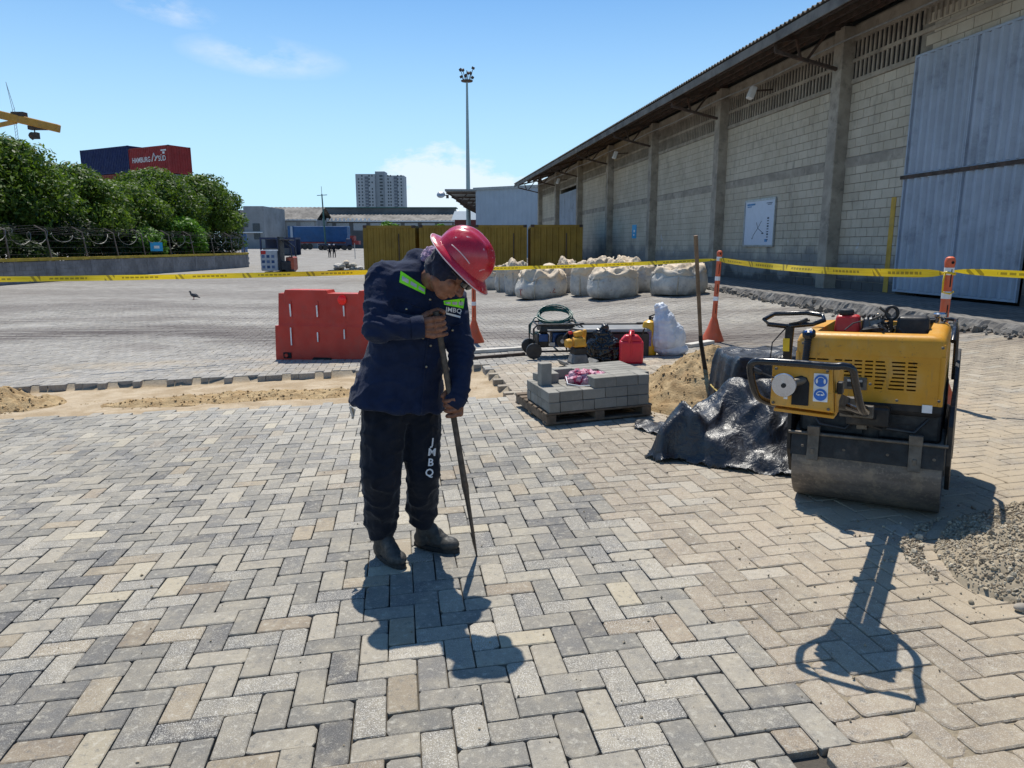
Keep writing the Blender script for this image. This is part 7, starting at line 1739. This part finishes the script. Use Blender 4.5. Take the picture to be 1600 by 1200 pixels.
c = gp(1045, 556); t = thing('white_sack', 'tall full white plastic sack with its neck crumpled shut left of the shovel', 'sack', c, .1); m = MB(); m.ell((0.02, .10, .22), (.235, .18, .25)); m.capsule((.0, .10, .22), (-.05, .10, .44), .20, .155); m.capsule((-.05, .10, .44), (-.09, .10, .60), .15, .085); m.ell((-.10, .10, .655), (.095, .055, .045)); m.ell((.06, .1, .08), (.24, .17, .09)); me = remesh(m, 'woven_plastic', .010, 2)
displace(me, fabric_noise(.007, 5, 3.)); displace(me, lambda co, n: n * (.010 * max(0, min(1, (co.z - .42) * 5)) * (noise.noise(Vector((co.x * 26, co.y * 26, co.z * 8))) * 1.6))); displace(me, fabric_noise(.006, 30, 1.))
m_ = MT('white_woven_sack'); v = m_.coord('world'); f1 = m_.noise(v, 9, 5); c_ = m_.mix(m_.ramp(f1, .3, .7), (.50, .54, .61), (.66, .69, .74)); m_.fin(c_, .45, m_.bump(m_.noise(v, 35, 5, .7, 1), .35, .012), 0, .4); link_mesh('woven_plastic', me, m_.m, t)
M_PLANK = basic('whitewashed_board', (.52, .49, .44), .8, 0, .15, 6, .2, 60, (.3, .26, .2), .5)
for (a, b), l in (((gp(725, 553), gp(818, 547)), 'pale wooden board on the ground between the worker and the generator'), ((gp(1074, 543), gp(1111, 537)), 'short end of a pale board on the ground left of the delineator post')):
    a.z = ground_z(a.x, a.y); b.z = ground_z(b.x, b.y); m = MB(); m.beam(Vector((0, 0, .028)), b - a + Vector((0, 0, .028)), .13, .05); o = m.build('wooden_board', M_PLANK, None, bevel=.004); o.location = a; tag(o, l, 'board')
a, b = gp(735, 562), gp(820, 555); m = MB(); m.beam(Vector((0, 0, .02)), b - a + Vector((0, 0, .02)), .06, .04); o = m.build('steel_angle', M_DSTEEL, None); o.location = a; tag(o, 'dark rusty straight edge lying in front of the pale board', 'steel bar')

# ------------------------------------------------------------------ big bags
m_ = MT('big_bag_cloth'); v = m_.coord('obj'); sx = m_.n('ShaderNodeSeparateXYZ'); m_.l(v, sx.inputs[0]); f1 = m_.noise(v, 3.2, 7, .66); f2 = m_.noise(v, 16, 5, .65); oi = m_.n('ShaderNodeObjectInfo').outputs['Random']
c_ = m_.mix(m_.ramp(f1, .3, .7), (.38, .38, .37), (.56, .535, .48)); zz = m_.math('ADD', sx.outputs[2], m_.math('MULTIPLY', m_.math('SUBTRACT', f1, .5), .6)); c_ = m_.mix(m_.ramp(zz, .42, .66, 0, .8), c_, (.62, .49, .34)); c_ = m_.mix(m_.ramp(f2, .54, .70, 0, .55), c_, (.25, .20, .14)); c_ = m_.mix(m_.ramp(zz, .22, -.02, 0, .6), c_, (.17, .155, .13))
m_.fin(c_, .75, m_.bump(f2, .5, .03, m_.bump(m_.noise(v, 55, 4), .3, .006)), 0, .3); M_BAG = m_.m
M_STRAP = basic('bag_strap', (.46, .42, .34), .85, 0, .2, 10); M_STRAPB = basic('blue_strap', (.10, .20, .32), .8, 0, .2, 10); M_SCRIB = basic('red_scribble', (.30, .05, .04), .8)
def big_bag(pxc, pyb, pw_, ph_, label, seed, blue=False, scrib=None, square=.62):
    g = gp(pxc, pyb); zc = to_px(g)[2]; R_ = pw_ * zc / FPX / 2; Hh = ph_ * .95 * zc / FPX; c = G(g.x, g.y + R_ * .8); t = thing('big_bag', label, 'bulk bag', c, 0, 'white bulk bags full of rubble'); r = np.random.RandomState(seed); NA, NR = 84, 44; vs_ = []; lx_, ly_ = r.normal(0, .12, 2) * R_; tw = r.uniform(0, .6)
    for j in range(NR + 1):
        f = j / NR
        if f < .62: q = f / .62; prof = .90 + .13 * math.sin(q * PI) ** .8 + .03 * q; z = Hh * .64 * q
        else: q = (f - .62) / .38; prof = .96 * (1 - q ** 1.7) ** .75 + .02; z = Hh * (.64 + .32 * (1 - (1 - q) ** 1.6))
        for i in range(NA):
            a = 2 * PI * i / NA; e = 1 / (abs(math.cos(a)) ** 3.2 + abs(math.sin(a)) ** 3.2) ** (1 / 3.2); rad = R_ * prof * (1 + (e - 1) * square)
            P3 = Vector((math.cos(a) * prof, math.sin(a) * prof, f * 1.4)); k = min(1, max(0, (f - .38) * 2.6))
            rg = 1 - abs(noise.noise(P3 * 1.8 + Vector((seed, 0, 3)))) * 2.6; rg2 = 1 - abs(noise.noise(P3 * 5.2 + Vector((0, seed, 7)))) * 3
            rad += R_ * (.11 * noise.noise(Vector((math.cos(a) * 1.3, math.sin(a) * 1.3, f * 2 + seed))) + k * (.075 * rg + .015 * rg2) + .006 * rg2)
            dz = Hh * (k * (.10 * rg + .022 * rg2) + .20 * (f > .55) * noise.noise(Vector((math.cos(a) * prof * 1.4, math.sin(a) * prof * 1.4, seed + 5))) + .008 * rg2 * f)
            sl = .10 * R_ * f * f; 
            vs_.append((rad * math.cos(a + tw) + lx_ * f * f, rad * math.sin(a + tw) + ly_ * f * f, z + dz))
    m = MB(); m.add(vs_, [(j * NA + i, j * NA + (i + 1) % NA, (j + 1) * NA + (i + 1) % NA, (j + 1) * NA + i) for j in range(NR) for i in range(NA)] + [tuple(NR * NA + i for i in range(NA))]); m.build('body', M_BAG, t, 'all')
    for k in range(4):
        a = tw + PI / 4 + k * PI / 2 + r.uniform(-.15, .15); x, y = R_ * .82 * math.cos(a), R_ * .82 * math.sin(a); hh = Hh * r.uniform(.10, .30); z0 = Hh * .74; d = Vector((-math.sin(a), math.cos(a), 0)) * R_ * .22; o_ = Vector((x, y, z0)); le = Vector((math.cos(a), math.sin(a), 0)) * r.uniform(-.1, .1)
        ec = 1 / (2 * .7071 ** 3.2) ** (1 / 3.2); rc_ = R_ * (1 + (ec - 1) * square); ca_, sa_ = math.cos(tw + PI / 4 + k * PI / 2), math.sin(tw + PI / 4 + k * PI / 2)
        m = MB(); m.tube([(rc_ * p_ * ca_ + lx_ * q_ * q_, rc_ * p_ * sa_ + ly_ * q_ * q_, Hh * q_) for q_, p_ in ((.02, .93), (.15, 1.01), (.32, 1.05), (.48, 1.03), (.62, .99), (.72, .93))], .028, 6, False, True, .5); m.build('corner_webbing', M_STRAPB if blue and k % 2 else M_STRAP, t, 'all')
        m = MB(); m.tube([o_ - d, o_ - d * .8 + Vector((0, 0, hh * .6)) + le * .5, o_ + Vector((0, 0, hh)) + le, o_ + d * .8 + Vector((0, 0, hh * .6)) + le * .5, o_ + d], .022, 6, False, True, .4); m.build('lifting_loop', M_STRAP, t, 'all')
    # flaps of the neck pulled up into peaks
    for q in range(3):
        a0 = r.uniform(0, 2 * PI); wd = r.uniform(.5, 1.0); pk = Hh * r.uniform(.06, .20); m = MB(); vs_ = []
        for j in range(6):
            for i in range(13):
                g_ = j / 5; a = a0 + (i / 12 - .5) * wd * (1 - .75 * g_); rr = R_ * (.72 - .18 * g_ + .07 * math.sin(i * 1.9 + q) * (1 - g_ * .5)); vs_.append((rr * math.cos(a), rr * math.sin(a), Hh * .70 + pk * g_ * 1.6 * (.8 + .2 * noise.noise(Vector((i * .6, j * .5, seed)))) + Hh * .06))
        m.add(vs_, [(j * 13 + i, j * 13 + i + 1, (j + 1) * 13 + i + 1, (j + 1) * 13 + i) for j in range(5) for i in range(12)]); o = m.build('neck_flap', M_BAG, t, 'all'); o.modifiers.new('t', 'SOLIDIFY').thickness = .012
    if blue:
        for xx in (-.35, ): m = MB(); m.tube([(R_ * xx, -R_ * .98, .02), (R_ * (xx + .02), -R_ * 1.04, Hh * .35), (R_ * xx, -R_ * 1.0, Hh * .64), (R_ * (xx + .1), -R_ * .8, Hh * .85)], .022, 6, False, True, .4); m.build('blue_strap', M_STRAPB, t, 'all')
    if scrib:
        for x0, z0, pts in scrib: m = MB(); m.tube([(R_ * x0 + R_ * p[0], -R_ * (1.045 - .10 * abs(x0 + p[0])), Hh * (z0 + p[1])) for p in pts], .012, 5); m.build('red_marking', M_SCRIB, t)
    return t
U_s = [(0, .12), (.02, 0), (.10, -.01), (.12, .12)]; Z_s = [(.17, .12), (.28, .12), (.18, .0), (.31, .0)]; S1 = [(0, .18), (.02, 0)]; S2 = [(-.05, .2), (.08, .2)]
big_bag(768, 453, 38, 38, 'greyish bulk bag furthest left, partly behind the red hard hat', 11, scrib=[(.0, .3, U_s)])
big_bag(789, 456, 30, 42, 'cream slumped bulk bag between the furthest left one and the blue strapped one', 12, square=.2)
big_bag(808, 461, 36, 52, 'tall grey bulk bag with a vertical blue strap, left one of two', 13, True)
big_bag(845, 467, 74, 50, 'squat bulk bag in front with red letters scrawled on its side', 14, False, [(.30, .22, U_s), (.30, .22, Z_s), (-.86, .1, S1), (-.86, .1, S2)])
big_bag(886, 457, 34, 50, 'upright bulk bag with a blue strap just right of the scrawled one', 15, True)
big_bag(916, 462, 46, 52, 'cream leaning bulk bag left of the widest grey one', 16, square=.3)
big_bag(960, 467, 76, 50, 'widest grey bulk bag standing foremost in the middle', 17)
big_bag(978, 452, 50, 50, 'bulk bag with a peaked open top behind the widest grey one', 18)
big_bag(1008, 456, 46, 42, 'tan topped bulk bag between the widest grey one and the last one', 19, square=.4)
big_bag(1066, 462, 78, 50, 'last bulk bag on the right with dirty brown side behind the shovel', 20)
big_bag(938, 448, 44, 44, 'bulk bag in the back row showing only its crumpled top', 21)
big_bag(1029, 461, 22, 36, 'small folded empty bulk bag leaning left of the last one', 22, square=.2)

# ------------------------------------------------------------------ things in the far yard
t = thing('debris_heap', 'pile of small beige sacks and rubbish on a black sheet left of the containers', 'debris heap', gp(540, 424)); L0 = t.location; r = np.random.RandomState(3)
m = MB(); m.box((0, .5, .05), (2.1, 2.4, .1), None, (.96, .96)); m.build('black_sheet', M_BLACKP, t)
for k in range(26):
    x, y = r.uniform(-.9, .9), r.uniform(-.4, 1.3); z = .15 + max(0, .5 * (1 - abs(x)) * r.rand()); m = MB(); R = Euler(r.uniform(-.6, .6, 3)).to_matrix(); m.ell((x, y, z), (r.uniform(.16, .3), r.uniform(.14, .25), r.uniform(.09, .16)), R, 10, 7); o = m.build('sack', [M_BAG, M_STRAP, M_PLANK][k % 3], t, 'all')
    for v_ in o.data.vertices: v_.co += v_.co.normalized() * .05 * noise.noise(v_.co * 7)
p = gp(555, 405); m = MB(); m.tube([(0, 0, 0), (0, 0, W(555, 380, p.y).z - p.z)], .045, 8); o = m.build('thin_post', M_STEELG, None); o.location = p; tag(o, 'thin grey steel post standing beyond the debris heap', 'post')
c = gp(431, 430); c = Vector((X_at(432, 41), 41, 0)); ft = thing('forklift_truck', 'dark forklift truck with red counterweight carrying a shrink-wrapped load across the yard', 'forklift', c); M_FKD = basic('forklift_dark', (.02, .022, .03), .5, .1, .3, 4); M_FKR = basic('forklift_red', (.40, .09, .05), .5, 0, .15, 4)
S_ = 41 / FPX
def fx(px): return (px - 432) * S_
def fz(py): return (430 - py) * S_ + .02
def fbox(nm, x0, x1, z0, z1, mat, y0=0, y1=1.0, bev=.03): m = MB(); m.box(((fx(x0) + fx(x1)) / 2, (y0 + y1) / 2, (fz(z0) + fz(z1)) / 2), (fx(x1) - fx(x0), y1 - y0, abs(fz(z1) - fz(z0)))); return m.build(nm, mat, ft, bevel=bev)
fbox('mast', 433, 436, 427, 372, M_FKD, .1, .9, .01); fbox('body', 437, 452, 426, 409, M_FKD); fbox('counterweight', 447, 456, 424, 402, M_FKR, .05, .95, .08); fbox('seat', 442, 449, 410, 403, M_FKR, .3, .7, .05)
m = MB(); m.beam((fx(437), .1, fz(376)), (fx(452), .1, fz(388)), .06, .06); m.beam((fx(437), .9, fz(376)), (fx(452), .9, fz(388)), .06, .06); m.beam((fx(452), .1, fz(388)), (fx(454), .1, fz(404)), .06, .06); m.beam((fx(452), .9, fz(388)), (fx(454), .9, fz(404)), .06, .06); m.build('overhead_guard', M_FKD, ft)
fbox('guard_roof', 436, 452, 378, 376, M_FKD, .05, .95, .01)
for x in (414, 428, 441, 453):
    if x < 430: fbox('pallet_foot', x - 3, x + 3, 430, 425, M_FKD, 0, .9, .01)
    else: m = MB(); m.lathe([(.01, -.1), (.15, -.1), (.17, -.05), (.17, .05), (.15, .1), (.01, .1)], 18, (fx(x), .1, .17), Rx(PI / 2)); m.build('wheel', M_BLACKP, ft, 'y')
lt = thing('wrapped_load', 'cube of goods in white and blue shrink wrap with a red label on the forklift', 'load', c + Vector((0, 0, 0)))
m = MB(); m.box(((fx(406) + fx(432)) / 2, .45, (fz(424) + fz(392)) / 2), (fx(432) - fx(406), .9, fz(392) - fz(424))); m.build('pack', basic('shrink_wrap', (.38, .42, .47), .35, 0, .15, 3), lt, bevel=.04)
for i in range(3):
    for j in range(3): m = MB(); m.box((fx(410.5 + i * 7.4), -.006, fz(402 + j * 8)), (.17, .006, .16)); m.build('blue_carton_print', M_GENBL if (i + j) % 2 else basic('pack_blue', (.08, .14, .28), .5) if not bpy.data.materials.get('pack_blue') else bpy.data.materials['pack_blue'], lt)
m = MB(); m.box((fx(411), -.012, fz(396)), (.27, .008, .20)); m.build('red_label', M_RED, lt)
def far_person(px, label, seed, step_):
    g = gp(px, 403); t = thing('person', label, 'person', g, .3); bpy.context.view_layer.update(); sc_ = 1.0
    m = MB(); 
    for s in (-1, 1): m.capsule((s * .08, 0, .88), (s * .12, s * step_, .47), .095, .07); m.capsule((s * .12, s * step_, .47), (s * .13, s * step_ * 1.7, .06), .07, .05); m.capsule((s * .13, s * step_ * 1.7, .05), (s * .13, s * step_ * 1.7 - .15, .04), .05, .04)
    m.ell((0, 0, .95), (.17, .12, .14)); m.ell((0, 0, 1.22), (.20, .13, .27)); m.capsule((0, 0, 1.40), (0, -.01, 1.52), .06, .06)
    for s in (-1, 1): m.capsule((s * .20, 0, 1.40), (s * .27, -s * .06, 1.12), .06, .045); m.capsule((s * .27, -s * .06, 1.12), (s * .25, -s * .12 - .05, .88), .045, .035)
    me = remesh(m, 'clothing', .025, 2); o = link_mesh('clothing', me, M_TROU, t); m = MB(); m.ell((0, -.01, 1.60), (.075, .09, .11)); m.ell((-.25, .1, .85), (.03, .03, .06)); m.ell((.25, -.17, .85), (.03, .03, .06)); me = remesh(m, 'body', .012, 1); link_mesh('body', me, M_SKIN, t)
    m = MB(); m.lathe([(.13, 1.64), (.115, 1.655), (.11, 1.70), (.08, 1.745), (.001, 1.76)], 16, (0, -.01, 0)); m.build('hard_hat', M_STICK, t, 'y')
far_person(515.5, 'left one of two distant workers walking across the far yard', 1, .17); far_person(522.5, 'right one of two distant workers, in a bright white hard hat', 2, -.19)
g = gp(303, 468); t = thing('pigeon', 'dark pigeon standing alone on the left part of the yard', 'bird', g, 0); M_BIRD = basic('pigeon_grey', (.045, .048, .058), .6, 0, .3, 30)
m = MB(); m.ell((0, 0, .135), (.105, .055, .06), Ry(.35)); m.capsule((-.07, 0, .17), (-.095, 0, .225), .035, .026); m.ell((-.10, 0, .245), (.032, .026, .028)); m.capsule((.07, 0, .11), (.19, 0, .06), .035, .015); me = remesh(m, 'body', .006, 2); link_mesh('body', me, M_BIRD, t)
m = MB(); m.tube([(-.128, 0, .243), (-.158, 0, .235)], [.008, .002], 6); m.build('beak', M_DARK, t)
for s in (-1, 1): m = MB(); m.tube([(0, s * .02, .09), (0, s * .02, .0)], .006, 5); m.tube([(0, s * .02, .004), (-.04, s * .02, .003)], .005, 5); m.build('leg', M_RED, t); 
for s in (-1, 1): m = MB(); m.ell((.03, s * .050, .14), (.11, .012, .045), Ry(.38), 10, 6); m.build('wing', M_BIRD, t, 'all')
